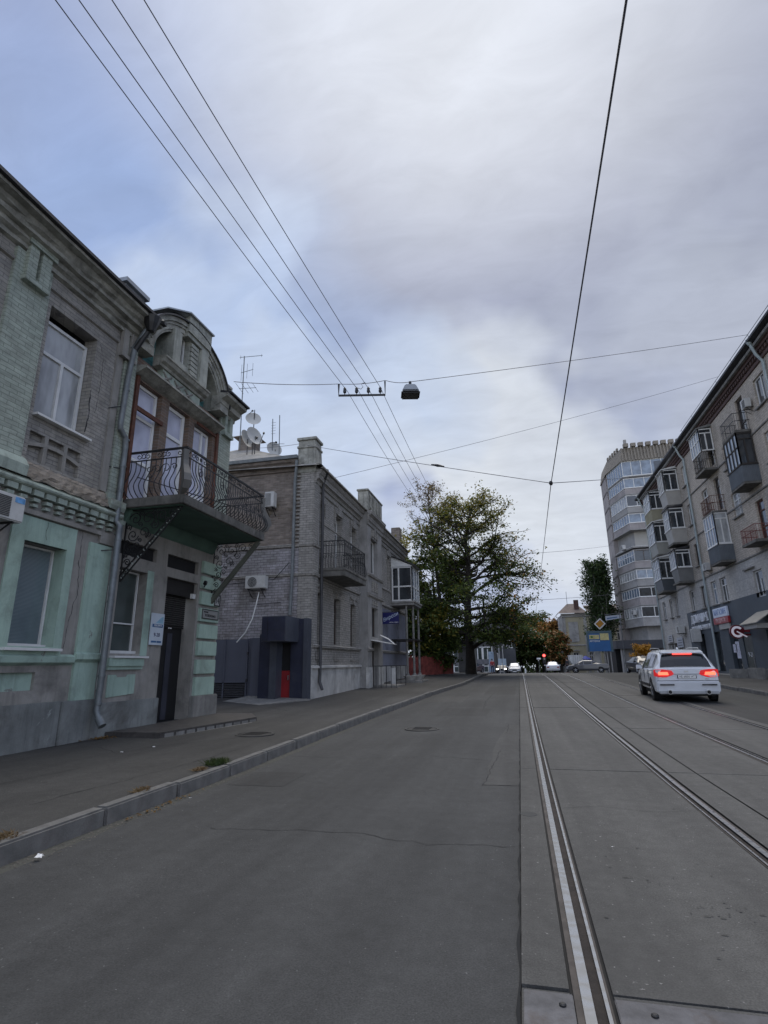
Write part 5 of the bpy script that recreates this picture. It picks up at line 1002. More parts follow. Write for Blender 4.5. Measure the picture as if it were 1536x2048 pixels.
M_pipe = plain('pale_pipe', (.33, .38, .38), .5, .2, var=.15)
for y in (27.9, 42.0, 55.6):
    mb = MB(); mb.tube([RR(y, 16.75, .5), RR(y, 16.2, .35), RR(y, 15.8, .12), RR(y, .8, .12)], .075, 8)
    for z in (14, 12, 10, 8, 6, 4, 2): mb.lathe([(.085, -.03), (.085, .03)], RR(y, 0, .12)[0], y, 8, cz=z)
    mb.build('drainpipe', M_pipe, R1, smooth=True); mb = MB(); mb.lathe([(.08, 0), (.15, .15), (.17, .3)], RR(y, 0, .52)[0], y, 8, cz=16.75); mb.build('rainwater_head', M_pipe, R1)
# balconies: name, y0, y1, depth, bottom, sill, top, panel material, glazing or None, rail look
def rbalc(y0, y1, dp, zb, zs, zt, pm, glaz=None, rail=None, roof=None, ch=.0, drop=0, fm=M_frame):
    mb = MB(); RR.box(mb, y0, y1, zb - .12, zb + .02, 0, dp); b = mb.build('balcony', M_cdark, R1)
    ye = FR((13, y0, 0), (-1, 0, 0), (0, -1, 0)); ff = FR((13 - dp, 0, 0), (0, 1, 0), (-1, 0, 0)); yb_ = FR((13, y1, 0), (-1, 0, 0), (0, 1, 0))
    if pm:
        mb = MB(); rd = rail if rail in ('siding', 'corr') else None
        fl = .12 if rd != 'corr' else 0   # panels taper in towards the floor
        A = [RR(y0 + fl, zb, 0), RR(y0 + fl, zb, dp - fl), RR(y1 - fl, zb, dp - fl), RR(y1 - fl, zb, 0)]; Bt = [RR(y0, zs, 0), RR(y0, zs, dp), RR(y1, zs, dp), RR(y1, zs, 0)]
        n = 9 if rd == 'siding' else 1
        lerp = lambda p, q, t: tuple(V(p) + (V(q) - V(p)) * t)
        for i in range(3):
            for k in range(n):
                t0, t1 = k / n, (k + 1) / n; out = .012 if n > 1 else 0
                p0, p1, p2, p3 = lerp(A[i], Bt[i], t0), lerp(A[i + 1], Bt[i + 1], t0), lerp(A[i + 1], Bt[i + 1], t1), lerp(A[i], Bt[i], t1)
                if n > 1:
                    c = V(RR((y0 + y1) / 2, 0, dp / 2)); o_ = lambda p: tuple(V(p) + V((p[0] - c.x, p[1] - c.y, 0)).normalized() * out)
                    mb.quad(o_(p0), o_(p1), p2, p3); mb.quad(p0, p1, o_(p1), o_(p0))
                else: mb.quad(p0, p1, p2, p3)
        if rd == 'corr':
            for k in range(10): ye.box(mb, dp * k / 10 + .02, dp * k / 10 + .05, zb, zs, 0, .02)
            for k in range(18): ff.box(mb, y0 + (y1 - y0) * k / 18 + .02, y0 + (y1 - y0) * k / 18 + .05, zb, zs, 0, .02)
        mb.build('parapet', pm, b, recalc=False)
        mb = MB(); ye.box(mb, 0, dp + .04, zs, zs + .06, -.04, .05); ff.box(mb, y0 - .05, y1 + .05, zs, zs + .06, -.04, .05); mb.build('sill_rail', fm, b)
    else:
        mb = MB(); h = zs - zb
        for k in range(int((y1 - y0) / .13) + 1): y = min(y1 - .02, y0 + .02 + k * .13); mb.tube([RR(y, zb, dp - .04), RR(y, zs, dp - .04)], .011, 4)
        for k in range(int(dp / .13)): mb.tube([RR(y0 + .03, zb, .05 + k * .13), RR(y0 + .03, zs, .05 + k * .13)], .011, 4); mb.tube([RR(y1 - .03, zb, .05 + k * .13), RR(y1 - .03, zs, .05 + k * .13)], .011, 4)
        for z in (zs, zb + h * .55): mb.tube([RR(y0 + .03, z, 0), RR(y0 + .03, z, dp - .04), RR(y1 - .03, z, dp - .04), RR(y1 - .03, z, 0)], .022, 4)
        mb.build('railing', rail, b)
    if glaz:
        nv = 3
        ye.window(.04, dp, zs + .06, zt, b, 0, .07, vs=((.52, 0, .8),), hs=(.8,), fm=fm, pm=glaz[0], name='end_glazing', sub=False)
        ff.window(y0, y1, zs + .06, zt, b, 0, .06, vs=tuple((k + 1) / (nv + 1) for k in range(nv)), hs=(.55,) if glaz[2] else (), fm=fm, pm=glaz[1], name='front_glazing', sub=False)
        if roof is not False:
            mb = MB(); mb.hexa([RR(y0 - .05, zt + .12, 0), RR(y0 - .05, zt + .0, dp + .1), RR(y1 + .05, zt + .0, dp + .1), RR(y1 + .05, zt + .12, 0)], [RR(y0 - .05, zt + .3, 0), RR(y0 - .05, zt + .05, dp + .1), RR(y1 + .05, zt + .05, dp + .1), RR(y1 + .05, zt + .3, 0)]); mb.build('balcony_roof', roof or M_frame, b)
    return b
gl = (M_glass, M_glassb, True)
rbalc(44.3, 46.0, 1.07, 13.0, 14.12, 15.85, M_sid, (M_glass, M_glass, False), 'siding'); rbalc(44.3, 46.0, 1.07, 10.05, 11.12, 12.75, M_sid, gl, 'siding', M_roof); rbalc(44.3, 46.0, 1.07, 7.12, 8.12, 9.5, M_graysh, (M_glass, M_glassb, False), None, M_roof)
rbalc(49.3, 51.6, 1.05, 13.0, 14.0, 15.6, M_yel, (M_glass, M_glassb, True), 'corr', M_graysh); rbalc(49.3, 51.6, 1.05, 10.1, 11.1, 12.9, plain('pale_sheet', (.3, .3, .27), .6, var=.1), gl, None); rbalc(49.3, 51.6, 1.05, 7.05, 8.0, 9.8, plain('slate_sheet', (.07, .08, .09), .5, var=.12), gl, None)
rbalc(36.1, 38.0, .82, 13.1, 14.2, 15.75, None, gl, M_dkw, M_graysh); rbalc(36.1, 38.0, .82, 10.3, 11.3, 12, None, None, M_rust); rbalc(36.1, 38.0, .82, 7.25, 8.2, 10.2, M_bluesh, (M_curtain, M_glassb, True), 'corr', False)
rbalc(30.85, 32.7, .82, 13.4, 14.4, 15, None, None, M_black); rbalc(30.85, 32.7, .82, 10.5, 11.4, 13.25, M_bluesh, (M_glass, M_glassb, True), 'corr', False, fm=M_dkw); rbalc(30.85, 32.7, .82, 7.4, 8.2, 9, None, None, plain('red_rail', (.16, .04, .03), .7, var=.3))
aircon('air_conditioner', 'small white air conditioner under the top eave beside the black open balcony', RR, 30.0, 14.35, .1, .55, .5, .3, False, False, 'air conditioner units on the apartment block'); aircon('air_conditioner', 'small white air conditioner beside the pale downpipe at the third floor corrugated balcony', RR, 40.3, 7.3, .1, .7, .5, .3, False, True, 'air conditioner units on the apartment block')
aircon('air_conditioner', 'old grey air conditioner above the white notice signs near the far corner of the block', RR, 48.4, 3.55, .1, .9, .6, .45, False, True, 'air conditioner units on the apartment block')
aircon('air_conditioner', 'large white air conditioner hung in front of the white shop lettering', RR, 44.6, 2.75, .1, .75, .95, .5, False, False, 'air conditioner units on the apartment block')
# signs
M_lit = plain('white_letters', (.7, .72, .75), .4, var=.08)
t = thing('shop_sign', 'raised white letters ДОМАШНІ НАПІВФАБРИКАТИ on the slate blue shopfront', 'shop sign', RR(44.6, 4.3, .05))
textobj('lettering', 'ДОМАШНІ', .82, RR(44.55, 4.38, .07), R_RIGHT, M_lit, t, ext=.03, sx=.92); textobj('lettering', 'НАПІВФАБРИКАТИ', .46, RR(44.5, 3.72, .07), R_RIGHT, M_lit, t, ext=.03, sx=.98)
t = thing('shop_sign', 'white over red shop sign right of the downpipe on the slate blue wall', 'shop sign', RR(40, 4.2, .05))
mb = MB(); RR.box(mb, 38.7, 41.3, 4.15, 4.75, .03, .15); mb.build('white_board', plain('sign_white', (.62, .68, .78), .4, var=.06), t, bevel=.02); mb = MB(); RR.box(mb, 38.6, 41.35, 3.72, 4.14, .03, .17); mb.build('red_board', plain('sign_red', (.3, .02, .025), .4, var=.08), t, bevel=.02); mb = MB(); RR.box(mb, 38.75, 40.6, 3.38, 3.7, .03, .12); mb.build('cream_board', M_sid, t)
textobj('lettering', 'МАГАЗИН', .5, RR(40, 4.45, .155), R_RIGHT, plain('letter_blue', (.12, .2, .42), .5, var=.05), t, sx=.9); textobj('lettering', 'ПРОДУКТИ', .34, RR(40, 3.93, .175), R_RIGHT, plain('letter_pink', (.7, .5, .5), .5, var=.05), t, sx=.95)
t = thing('logo_sign', 'round dark red sign with a thick white letter C and a diagonal stroke', 'shop sign', (12.35, 36, 3.0))
mb = MB(); c = (12.32, 36.0, 3.03); mb.tube([(c[0], c[1], c[2]), (c[0], c[1] + .16, c[2])], .39, 28); mb.build('disc', plain('logo_maroon', (.12, .008, .015), .4, var=.1), t)
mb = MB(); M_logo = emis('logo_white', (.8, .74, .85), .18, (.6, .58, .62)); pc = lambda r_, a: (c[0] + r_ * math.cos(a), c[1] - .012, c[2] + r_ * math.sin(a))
for k in range(24):
    a0, a1 = math.radians(38 + 280 * k / 24), math.radians(38 + 280 * (k + 1) / 24); mb.quad(pc(.32, a0), pc(.32, a1), pc(.19, a1), pc(.19, a0))
mb.quad((c[0] - .02, c[1] - .016, c[2] + .05), (c[0] - .05, c[1] - .016, c[2] - .01), (c[0] + .42, c[1] - .016, c[2] - .33), (c[0] + .48, c[1] - .016, c[2] - .27)); mb.build('letter_mark', M_logo, t, recalc=False)
mb = MB(); mb.box(c[0] + .38, 12.99, c[1] + .02, c[1] + .14, c[2] - .22, c[2] + .22); mb.build('red_tail', plain('logo_red', (.2, .012, .02), .4, var=.1), t)
for (u, z, w, h, lab, col) in ((52.6, 3.0, 1.5, .62, 'white notice sign on the grey wall near the far corner of the block', (.42, .42, .43)), (49.6, 2.5, 1.7, .8, 'larger pale notice sign to the right of the far corner one', (.4, .42, .46))):
    t = thing('notice_sign', lab, 'sign', RR(u + w / 2, z, .1)); mb = MB(); RR.box(mb, u, u + w, z, z + h, .05, .1); mb.build('board', plain('notice_' + str(int(u)), col, .5, var=.06), t)
    mb = MB()
    for k in range(3): RR.box(mb, u + .2, u + w - .25 - .1 * k, z + .14 + k * h / 4, z + .2 + k * h / 4, .1, .105)
    mb.build('text_line', M_slatebl, t)
M_post = plain('poster', (.45, .46, .55), .5, var=.35, scale=6)
for (u, z, w, h, lab) in ((38.0, 1.55, .6, 1.0, 'tall pale poster on the shop window below the round red sign'), (38.45, 1.9, .6, .5, 'small pale poster left of the tall one on the shop window'), (41.2, .9, .35, 2.1, 'strip of patterned posters in the dark shop doorway by the downpipe'), (44.3, 1.1, .3, 1.5, 'torn white poster on the glass under the white lettering')):
    mb = MB(); RR.box(mb, u, u + w, z, z + h, -.18, .03 if u < 39 else -.15); tag(mb.build('poster', M_post), lab, 'poster')
t = thing('shop_door', 'dark green glazed shop door with opening hours 9-21', 'door', RR(36.6, .45, .05))
mb = MB(); RR.box(mb, 36.02, 37.28, .45, 2.98, -.15, -.02); mb.build('leaf', plain('door_green', (.03, .038, .035), .3, var=.7, scale=3), t); textobj('opening_hours', '9-21', .38, RR(36.6, 1.75, -.01), R_RIGHT, M_lit, t)
mb = MB(); RR.box(mb, 36.12, 36.16, 1.0, 1.6, -.02, .04); mb.build('handle', M_steel, t)
mb = MB(); RR.box(mb, 35.95, 37.35, 2.9, 3.0, -.02, .35); mb.build('door_hood', M_shop, t)
t = thing('door_awning', 'small beige tin awning over a shop door at the right edge', 'awning', RR(33.3, 3.3, .4))
mb = MB(); mb.hexa([RR(32.3, 3.95, .03), RR(34.6, 3.95, .03), RR(34.6, 3.3, 1.0), RR(32.3, 3.3, 1.0)], [RR(32.3, 4.0, .03), RR(34.6, 4.0, .03), RR(34.6, 3.34, 1.0), RR(32.3, 3.34, 1.0)]); mb.build('sheet', plain('beige_tin', (.28, .26, .22), .6, var=.12), t); mb = MB(); RR.box(mb, 32.6, 34.3, 3.05, 3.3, .3, .9); mb.build('valance', M_sid, t)
mb = MB(); RR.box(mb, 32.65, 33.85, .45, 2.98, -.15, -.05); mb.build('shop_leaf', plain('shop_blue_door', (.04, .052, .068), .5, var=.15), R1)
mb = MB(); RR.box(mb, 50.2, 54.6, .5, 2.9, -.3, -.25); mb.build('timber_gate', M_dkw, R1)
each('door_post', M_panel, R1, (50.9, 51.9, 53.0, 54.0), lambda m, u: RR.box(m, u, u + .25, .5, 2.9, -.25, -.1))
t = thing('shop_steps', 'low wide step in front of the slate blue shops', 'step', RR(38, .4, .5)); mb = MB(); RR.box(mb, 34.6, 46, .2, .62, .05, .9); mb.build('step_slab', M_conc, t, bevel=.02)
t = thing('street_bin', 'grey concrete side wall of the shop entrance stairs at the right edge', 'low wall', RR(33, .5, 1.5)); mb = MB(); RR.box(mb, 32.6, 34.2, .3, 1.05, .9, 1.15); mb.box(11.0, 12.95, 34.2, 34.35, .3, 1.0); mb.build('cheek_wall', M_conc, t, bevel=.02); t.name = 'stair_cheek'
# ================================================================ tower block and everything down the street
M_tw = plain('tower_concrete', (.3, .295, .285), .85, var=.15, scale=.6, bmp=.2, stain=(.17, .15, .14), stain_amt=.6, streak=.4)
M_tp = plain('tower_pinkish_panel', (.3, .275, .268), .85, var=.2, scale=.5, stain=(.18, .16, .15), stain_amt=.6, streak=.4)
M_crown = brickm('ribbed_crown', (.24, .215, .18), (.22, .2, .17), (.1, .09, .08), bw=.5, rh=30, streak=.3, stain_amt=.3)
TW = thing('tower_block', 'ten storey corner tower block with glazed wrap round balconies and crenellated ribbed crown', 'apartment block', (20, 90, 0))
FP = [(16.25, 98), (16.25, 92), (17.6, 86), (34, 85.2), (34, 98)]
def ring(mb, poly, z0, z1, off=0.0):
    c = V((25, 92, 0)); P = [(x + off * (-1 if x < 20 else 0), y + off * (-1 if y < 90 else 0)) for x, y in poly]
    mb.hexa([(x, y, z0) for x, y in P], [(x, y, z1) for x, y in P])
mb = MB(); core = [(16.9, 98), (16.9, 93), (18.3, 87.2), (34, 86.4), (34, 98)]; ring(mb, core, -.2, 31.4); mb.build('core_wall', M_tw, TW)
mb = MB(); mb.box(16.25, 17.0, 93, 98, -.2, 31.3); mb.build('side_wall', M_tp, TW)
mb = MB(); A, Bq = [(16.1, 98), (16.1, 91.9), (17.5, 85.9), (34, 85.1), (34, 98)], [(16.6, 98), (16.6, 92.2), (17.9, 86.3), (34, 85.6), (34, 98)]
mb.hexa([(x, y, 31.3) for x, y in A], [(x, y, 33.6) for x, y in Bq]); x = 18.2
while x < 33: mb.box(x, x + .72, 85.62, 86.2, 33.6, 34.15); x += 1.08
for k in range(5): mb.box(16.65 + .2 * k, 16.9 + .2 * k, 91.3 - 1.0 * k, 91.9 - 1.0 * k, 33.6, 34.1)

x = 17.8
while x < 33.5: mb.hexa([(x, 85.86 - (x - 17.5) * .0485 - .1, 31.35), (x + .2, 85.86 - (x - 17.5) * .0485 - .1, 31.35), (x + .2, 86.3, 31.35), (x, 86.3, 31.35)], [(x + .02, 86.2 - (x - 17.5) * .0485 - .1, 33.58), (x + .2, 86.2 - (x - 17.5) * .0485 - .1, 33.58), (x + .2, 86.4, 33.58), (x + .02, 86.4, 33.58)]); x += .46
mb.build('crown', M_crown, TW); mb = MB(); mb.box(18.6, 19.0, 87, 87.4, 33.5, 35.3); mb.build('vent_pipe', M_tw, TW)
LV = [(28.9, 31.3, 28.7), (27.0, 28.5, 25.96), (24.05, 25.8, 23.07), (21.5, 22.9, 20.4), (17.95, 20.2, 17.7), (15.69, 17.3, 14.6), (13.1, 14.4, 12.0), (10.44, 11.8, 9.2), (7.56, 9.05, 6.3)]
TF = FR((0, 85.5, 0), (1, .0, 0), (0, -1, 0)); d_ = V((17.6 - 16.25, 86 - 92, 0)); dl = d_.length; TL_ = FR((16.25, 92, 0), d_ / dl, (-d_.y / dl * -1, d_.x / dl * -1, 0))
if TL_.n.x > 0: TL_.n = -TL_.n
TF = FR((17.6, 86, 0), V((16.4, -.8, 0)).normalized(), V((-.8, -16.4, 0)).normalized())
rs = random.Random(31)
for i, (zg0, zg1, zp) in enumerate(LV):
    mb = MB(); ring(mb, FP[:2] + FP[2:], zp, zp + .12); b = mb.build('balcony', M_tw, TW)
    mb = MB(); TL_.box(mb, 0, dl, zp + .12, zg0 - .06, -.12, 0); TF.box(mb, 0.02, 16.2, zp + .12, zg0 - .06, -.12, 0); mb.build('parapet', M_tp if i % 2 else M_tw, b)
    mb = MB(); TL_.box(mb, 0, dl + .05, zg0 - .06, zg0, -.15, .06); TF.box(mb, -.05, 16.2, zg0 - .06, zg0, -.15, .06); mb.build('sill_band', M_frame, b)
    if i == 4:
        mb = MB(); TF.box(mb, .6, 16, zp + .12, zg1, -1.25, -1.2); mb.build('back_wall', plain('cream_wall', (.36, .35, .32), .8, var=.05), b); TF.window(3.0, 4.8, zp + 1.2, zg1 - .3, b, -1.15, .08, vs=(.5,), fm=M_frame, pm=M_glass, sub=False, name='loggia_window'); continue
    pm = [M_glassb, M_glassb, M_glass, M_glassb, M_glass, M_glass, M_glassb, M_glass, M_glass][i]
    TL_.window(.05, dl, zg0, zg1, b, -.03, .08, vs=tuple(k / 7 for k in range(1, 7)), hs=() if i != 5 else (.6,), fm=M_frame, pm=[M_glassb, M_glassb, M_curtain, M_glassb, M_glassb, M_glassb, M_curtain, M_glassb, M_curtain][i], sub=False, name='side_glazing')
    TF.window(.0, 16, zg0, zg1, b, -.03, .09, vs=tuple((k + .3 * rs.random()) / 12 for k in range(1, 12)), fm=M_frame if i != 5 else M_brownf, pm=pm, sub=False, name='front_glazing')
    if i in (0, 3): mb = MB(); TF.box(mb, 4.6, 5.6, zg0 + .4, zg1 - .4, -.03, .02); mb.build('dark_casement', M_glass, b)
    mb = MB(); ring(mb, FP, zg1, zg1 + .1); mb.build('slab_edge', M_tw, b)
mb = MB(); TF.box(mb, 3, 16, 4.0, 6.3, -.8, -.7); mb.build('vine_wall', M_redb, TW)
mb = MB(); mb.box(17.2, 17.5, 92.5, 93, 19.2, 19.9); mb.build('wall_box', M_frame, TW)
aircon('air_conditioner', 'small air conditioner on an open frame beside the open loggia of the tower block', TL_, 3.2, 17.9, .1, .8, .7, .4, False, True, 'air conditioner units on the tower block'); aircon('air_conditioner', 'air conditioner on the lower side of the tower block just above the shop canopy levels', TL_, 3.9, 8.0, .1, .8, .7, .4, False, True, 'air conditioner units on the tower block')
# shop podium with dark fascia
P = thing('shop_podium', 'corner shop with a dark grey fascia band at the foot of the tower block', 'shop', (14, 77, 0))
mb = MB(); pf = [(11.76, 78), (11.76, 74.2), (24, 73.6), (24, 78)]; mb.hexa([(x, y, 2.95) for x, y in pf], [(x, y, 3.95) for x, y in pf]); mb.build('fascia', plain('fascia_slate', (.05, .052, .06), .6, var=.15), P)
mb = MB(); mb.box(12.6, 24, 75.0, 85, -.2, 2.95); mb.build('shop_wall', plain('shop_grey', (.24, .235, .23), .8, var=.1, streak=.3), P); mb = MB()
for x in (12.2, 12.5, 14.6, 17): mb.box(x, x + .16, 74.4, 74.6, -.1, 2.95)
mb.build('column', M_tw, P)
mb = MB(); mb.box(12.8, 23, 74.9, 75.02, -.2, .95); mb.build('dark_plinth', plain('plinth_black', (.02, .02, .022), .6), P)
mb = MB()
for x in (13.9, 15.6, 18): mb.box(x, x + .15, 74.9, 75.03, .95, 2.95)
mb.build('door_frame', M_black, P); mb = MB(); mb.box(11.9, 12.6, 76.5, 85, -.2, 2.95); mb.build('dark_entrance', M_dark, P)
# blue billboard
t = thing('billboard', 'blue billboard with two yellow posters beside the tower block podium', 'billboard', (9.5, 72, .2))
M_bb = plain('billboard_blue', (.02, .1, .26), .5, var=.2, scale=.5); mb = MB(); mb.box(8.2, 10.95, 71.9, 72.1, 2.65, 5.0); mb.build('board', M_bb, t)
mb = MB(); mb.box(8.15, 11.0, 71.85, 72.12, 4.78, 5.06); mb.box(8.12, 8.3, 71.86, 72.12, 2.6, 4.78); mb.box(10.75, 11.0, 71.86, 72.12, 2.6, 4.78); mb.build('board_frame', plain('board_teal', (.05, .09, .11), .5), t)
M_py = plain('poster_yellow', (.42, .37, .17), .5, var=.25, scale=4); mb = MB(); mb.box(8.4, 9.55, 71.86, 71.89, 4.1, 4.6); mb.build('poster_panel', M_py, t); mb = MB(); mb.box(9.65, 10.65, 71.86, 71.89, 3.95, 4.75); mb.build('poster_panel', M_py, t)
mb = MB(); c = (8.7, 71.855, 4.35); mb.tube([(c[0], 71.86, c[2]), (c[0], 71.85, c[2])], .15, 12); mb.build('emblem', plain('emblem_green', (.06, .14, .03), .5), t)
textobj('lettering', 'АПТЕКА', .3, (9.0, 71.88, 3.85), R_FRONT, M_white, t)
mb = MB()
for x in (8.7, 9.5, 10.3, 10.7): mb.tube([(x, 72.3, .1), (x, 72.3, 2.7)], .07, 6)
mb.build('post', M_tw, t)
mb = MB(); mb.box(9.0, 9.55, 73, 73.3, .1, 2.6); tag(mb.build('kiosk_panel', plain('pale_panel', (.38, .37, .35), .6, var=.15)), 'pale upright panel standing under the blue billboard', 'panel')
# yellow house beyond
M_yh = plain('pale_yellow_render', (.42, .385, .27), .85, var=.12, scale=.4, stain=(.3, .26, .2), stain_amt=.5, streak=.25); M_gh = plain('greyed_white_trim', (.38, .375, .36), .85, var=.2, scale=1, stain=(.15, .145, .135), stain_amt=.7)
YH = thing('yellow_house', 'old pale yellow two storey house with white trim and brown hip roof beyond the poplar', 'house', (13, 108, 0))
YF = FR((0, 105, 0), (1, 0, 0), (0, -1, 0)); YL = FR((8.0, 0, 0), (0, 1, 0), (-1, 0, 0))
hy = [(9.3 + 2.55 * k, 10.3 + 2.55 * k, z, z + 1.9) for k in range(5) for z in (1.2, 5.0)]
mb = MB(); YF.wall(mb, 8.0, 22, -1, 9.9, hy, 0, .3); mb.build('wall', M_yh, YH, recalc=False); mb = MB(); mb.box(8.0, 22, 105.35, 118, -1, 9.85); mb.build('inner_block', M_gh, YH)
for h in hy: YF.window(h[0] + .03, h[1] - .03, h[2], h[3], YH, -.15, .1, vs=(.5,), hs=(.7,), fm=M_frame, pm=M_glass)
mb = MB()
for h in hy: YF.box(mb, h[0] - .15, h[1] + .15, h[3] + .25, h[3] + .4, 0, .12); YF.box(mb, h[0] - .1, h[1] + .1, h[2] - .15, h[2] - .02, 0, .1)
YF.profile(mb, 8, 22, [(0, 4.2), (.15, 4.25), (.15, 4.4), (0, 4.45)]); YF.profile(mb, 7.8, 22.2, [(0, 9.2), (.2, 9.3), (.2, 9.5), (.4, 9.7), (.4, 9.85), (0, 9.9)])
for u in (8.0, 11.6): YF.box(mb, u, u + .5, -1, 9.2, 0, .12)
YF.box(mb, 9.0, 10.6, 5, 8.4, .02, .1)
mb.build('trim', M_gh, YH)
mb = MB(); mb.box(7.6, 8.0, 104.6, 118, -1, 9.4); mb.box(7.3, 8.0, 104.8, 106.3, 7.0, 9.3); mb.build('street_wing', M_gh, YH)
mb = MB()
for y in (106.5, 109, 112): mb.box(7.57, 7.6, y, y + .9, 5, 7)
for y in (106.5, 109, 112): mb.box(7.57, 7.6, y, y + .9, 1, 3)
mb.build('side_window', M_glass, YH)
mb = MB(); mb.quad((7.2, 104.2, 9.9), (12.4, 104.2, 9.9), (11, 109, 12.0), (9.4, 109, 12.0)); mb.quad((7.2, 104.2, 9.9), (7.2, 119, 9.9), (9.4, 116, 12), (9.4, 109, 12)); mb.quad((12.4, 104.2, 9.9), (11, 109, 12), (11, 116, 12), (12.4, 119, 9.9)); mb.quad((12.4, 104.3, 9.9), (22.5, 104.3, 9.9), (22.5, 111, 11.8), (12.4, 111, 11.8)); mb.build('roof', plain('brown_roof', (.13, .1, .085), .8, var=.3, scale=2), YH, recalc=False)
mb = MB(); mb.box(10.4, 11.2, 106, 106.8, 10, 12.4); mb.build('chimney', M_redb, YH); mb = MB(); mb.tube([(9.4, 108, 11.5), (9.4, 108, 14.2)], .04, 5); mb.build('aerial', M_zinc, YH)
# grey gabled house and glass front on the left beyond the tree
GH = thing('grey_house', 'dark grey gabled house half hidden behind the big tree on the left', 'house', (-4, 98, 0))
mb = MB(); mb.box(-9, -.6, 95, 106, -1, 6.6); mb.build('wall', plain('dark_slate_wall', (.06, .062, .066), .8, var=.2, scale=.6), GH)
mb = MB(); mb.hexa([(-9.4, 94.5, 6.6), (-.2, 94.5, 6.6), (-.2, 107, 6.6), (-9.4, 107, 6.6)], [(-5.5, 96, 9.0), (-4.5, 96, 9.0), (-4.5, 105, 9.0), (-5.5, 105, 9.0)]); mb.build('roof', M_roof, GH)
GW = FR((0, 95, 0), (1, 0, 0), (0, -1, 0)); GW.window(-2.0, -1.0, 3.8, 5.4, GH, .03, .12, vs=(.5,), fm=M_frame, pm=M_glassb); GW.window(-4.6, -3.4, 1, 3, GH, .03, .1, vs=(.5,), fm=M_frame, pm=M_glass)
SF = thing('glass_shop', 'low glass fronted shop with pale mullions behind the tree trunk on the left', 'shop', (-6.5, 82, 0)); SW = FR((0, 80, 0), (1, 0, 0), (0, -1, 0))
mb = MB(); mb.box(-12, -3.5, 80.2, 92, -.2, 4.2); mb.build('wall', plain('shop_dark', (.05, .05, .052), .8), SF)
for k in range(6): SW.window(-11.9 + 1.38 * k, -11.9 + 1.38 * (k + 1), .2, 3.7, SF, .0, .14, vs=(.5,), hs=(.25,), fm=M_frame, pm=M_greyglass)
mb = MB(); SW.box(mb, -12, -3.5, 1.3, 2.0, .02, .06); mb.build('spandrel', plain('spandrel_grey', (.12, .12, .13), .5), SF); mb = MB(); SW.box(mb, -4.2, -3.5, .3, 3.0, .07, .1); mb.build('blue_banner', plain('banner_pale', (.25, .32, .4), .5, var=.2), SF)
# kiosk with posts
K = thing('grey_pavilion', 'small grey roofed pavilion with pale posts between the red fence and the big trunk', 'pavilion', (-5.4, 57, .4))
mb = MB(); mb.box(-6.6, -4.0, 55.8, 59, 2.95, 3.75); mb.build('roof_block', plain('pavilion_grey', (.075, .075, .078), .8, var=.15), K)
for x in (-6.5, -5.9, -4.85, -4.2):
    mb = MB(); mb.tube([(x, 56, .5), (x, 56, 2.95)], .07, 6); mb.build('post', M_gh, K)
mb = MB(); mb.box(-5.85, -5.0, 55.95, 56.3, .4, 2.95); mb.build('pillar', plain('pillar_grey', (.11, .11, .108), .8, var=.2), K)
# red fence
FN = thing('wooden_fence', 'weathered red board fence behind the bushes on the left pavement', 'fence', (-6.2, 40.5, .55))
mb = MB(); rs = random.Random(9); P0, P1 = V((-7.6, 38.0, 0)), V((-5.0, 43.6, 0)); n = 36; dv = (P1 - P0) / n; pn = V((dv.y, -dv.x, 0)).normalized() * .012
for k in range(n):
    a = P0 + dv * (k + .04); b = P0 + dv * (k + .94); z0 = pav(a.x, a.y) + .06; z1 = z0 + rs.uniform(1.2, 1.36)
    mb.hexa([tuple(a - pn)[:2] + (z0,), tuple(b - pn)[:2] + (z0,), tuple(b + pn)[:2] + (z0,), tuple(a + pn)[:2] + (z0,)], [tuple(a - pn)[:2] + (z1,), tuple(b - pn)[:2] + (z1,), tuple(b + pn)[:2] + (z1,), tuple(a + pn)[:2] + (z1,)])
mb.build('boards', plain('red_fence', (.2, .045, .035), .8, var=.5, scale=3, streak=.6), FN); mb = MB()
for z in (.9, 1.6): mb.tube([tuple(P0 - pn * 3)[:2] + (z,), tuple(P1 - pn * 3)[:2] + (z,)], .04, 4)
mb.build('rail', M_rust, FN)
mb = MB()
for k in range(8):
    a = P0 + (P1 - P0) * k / 7; mb.box(a.x - .2, a.x + .2, a.y - .2, a.y + .2, pav(a.x, a.y) - .05, pav(a.x, a.y) + .12)
# solar lamps and road signs
for (x, lab, px) in ((-2.55, 'left one of two solar lamp posts beyond the big tree', -1.75), (-2.1, 'right one of two solar lamp posts beyond the big tree', -1.35)):
    t = thing('solar_lamp_post', lab, 'street lamp', (x, 75, .15), 'solar lamp posts'); top = 3.9 if x < -2.3 else 3.55
    mb = MB(); mb.tube([(x, 75, .1), (x, 75, top), (x + .25, 75, top + .22), (px, 75, top + .5)], .06, 6); mb.build('pole', M_gh, t)
    mb = MB(); mb.hexa([(px - .15, 74.7, top + .35), (px + .55, 74.7, top + .6), (px + .55, 75.3, top + .9), (px - .15, 75.3, top + .65)], [(px - .16, 74.68, top + .38), (px + .54, 74.68, top + .63), (px + .54, 75.28, top + .93), (px - .16, 75.28, top + .68)]); mb.build('solar_panel', M_frame, t)
t = thing('road_sign_board', 'pair of pale blue rectangular road signs under the solar lamp posts', 'road sign', (-2.2, 74.8, .15)); mb = MB()
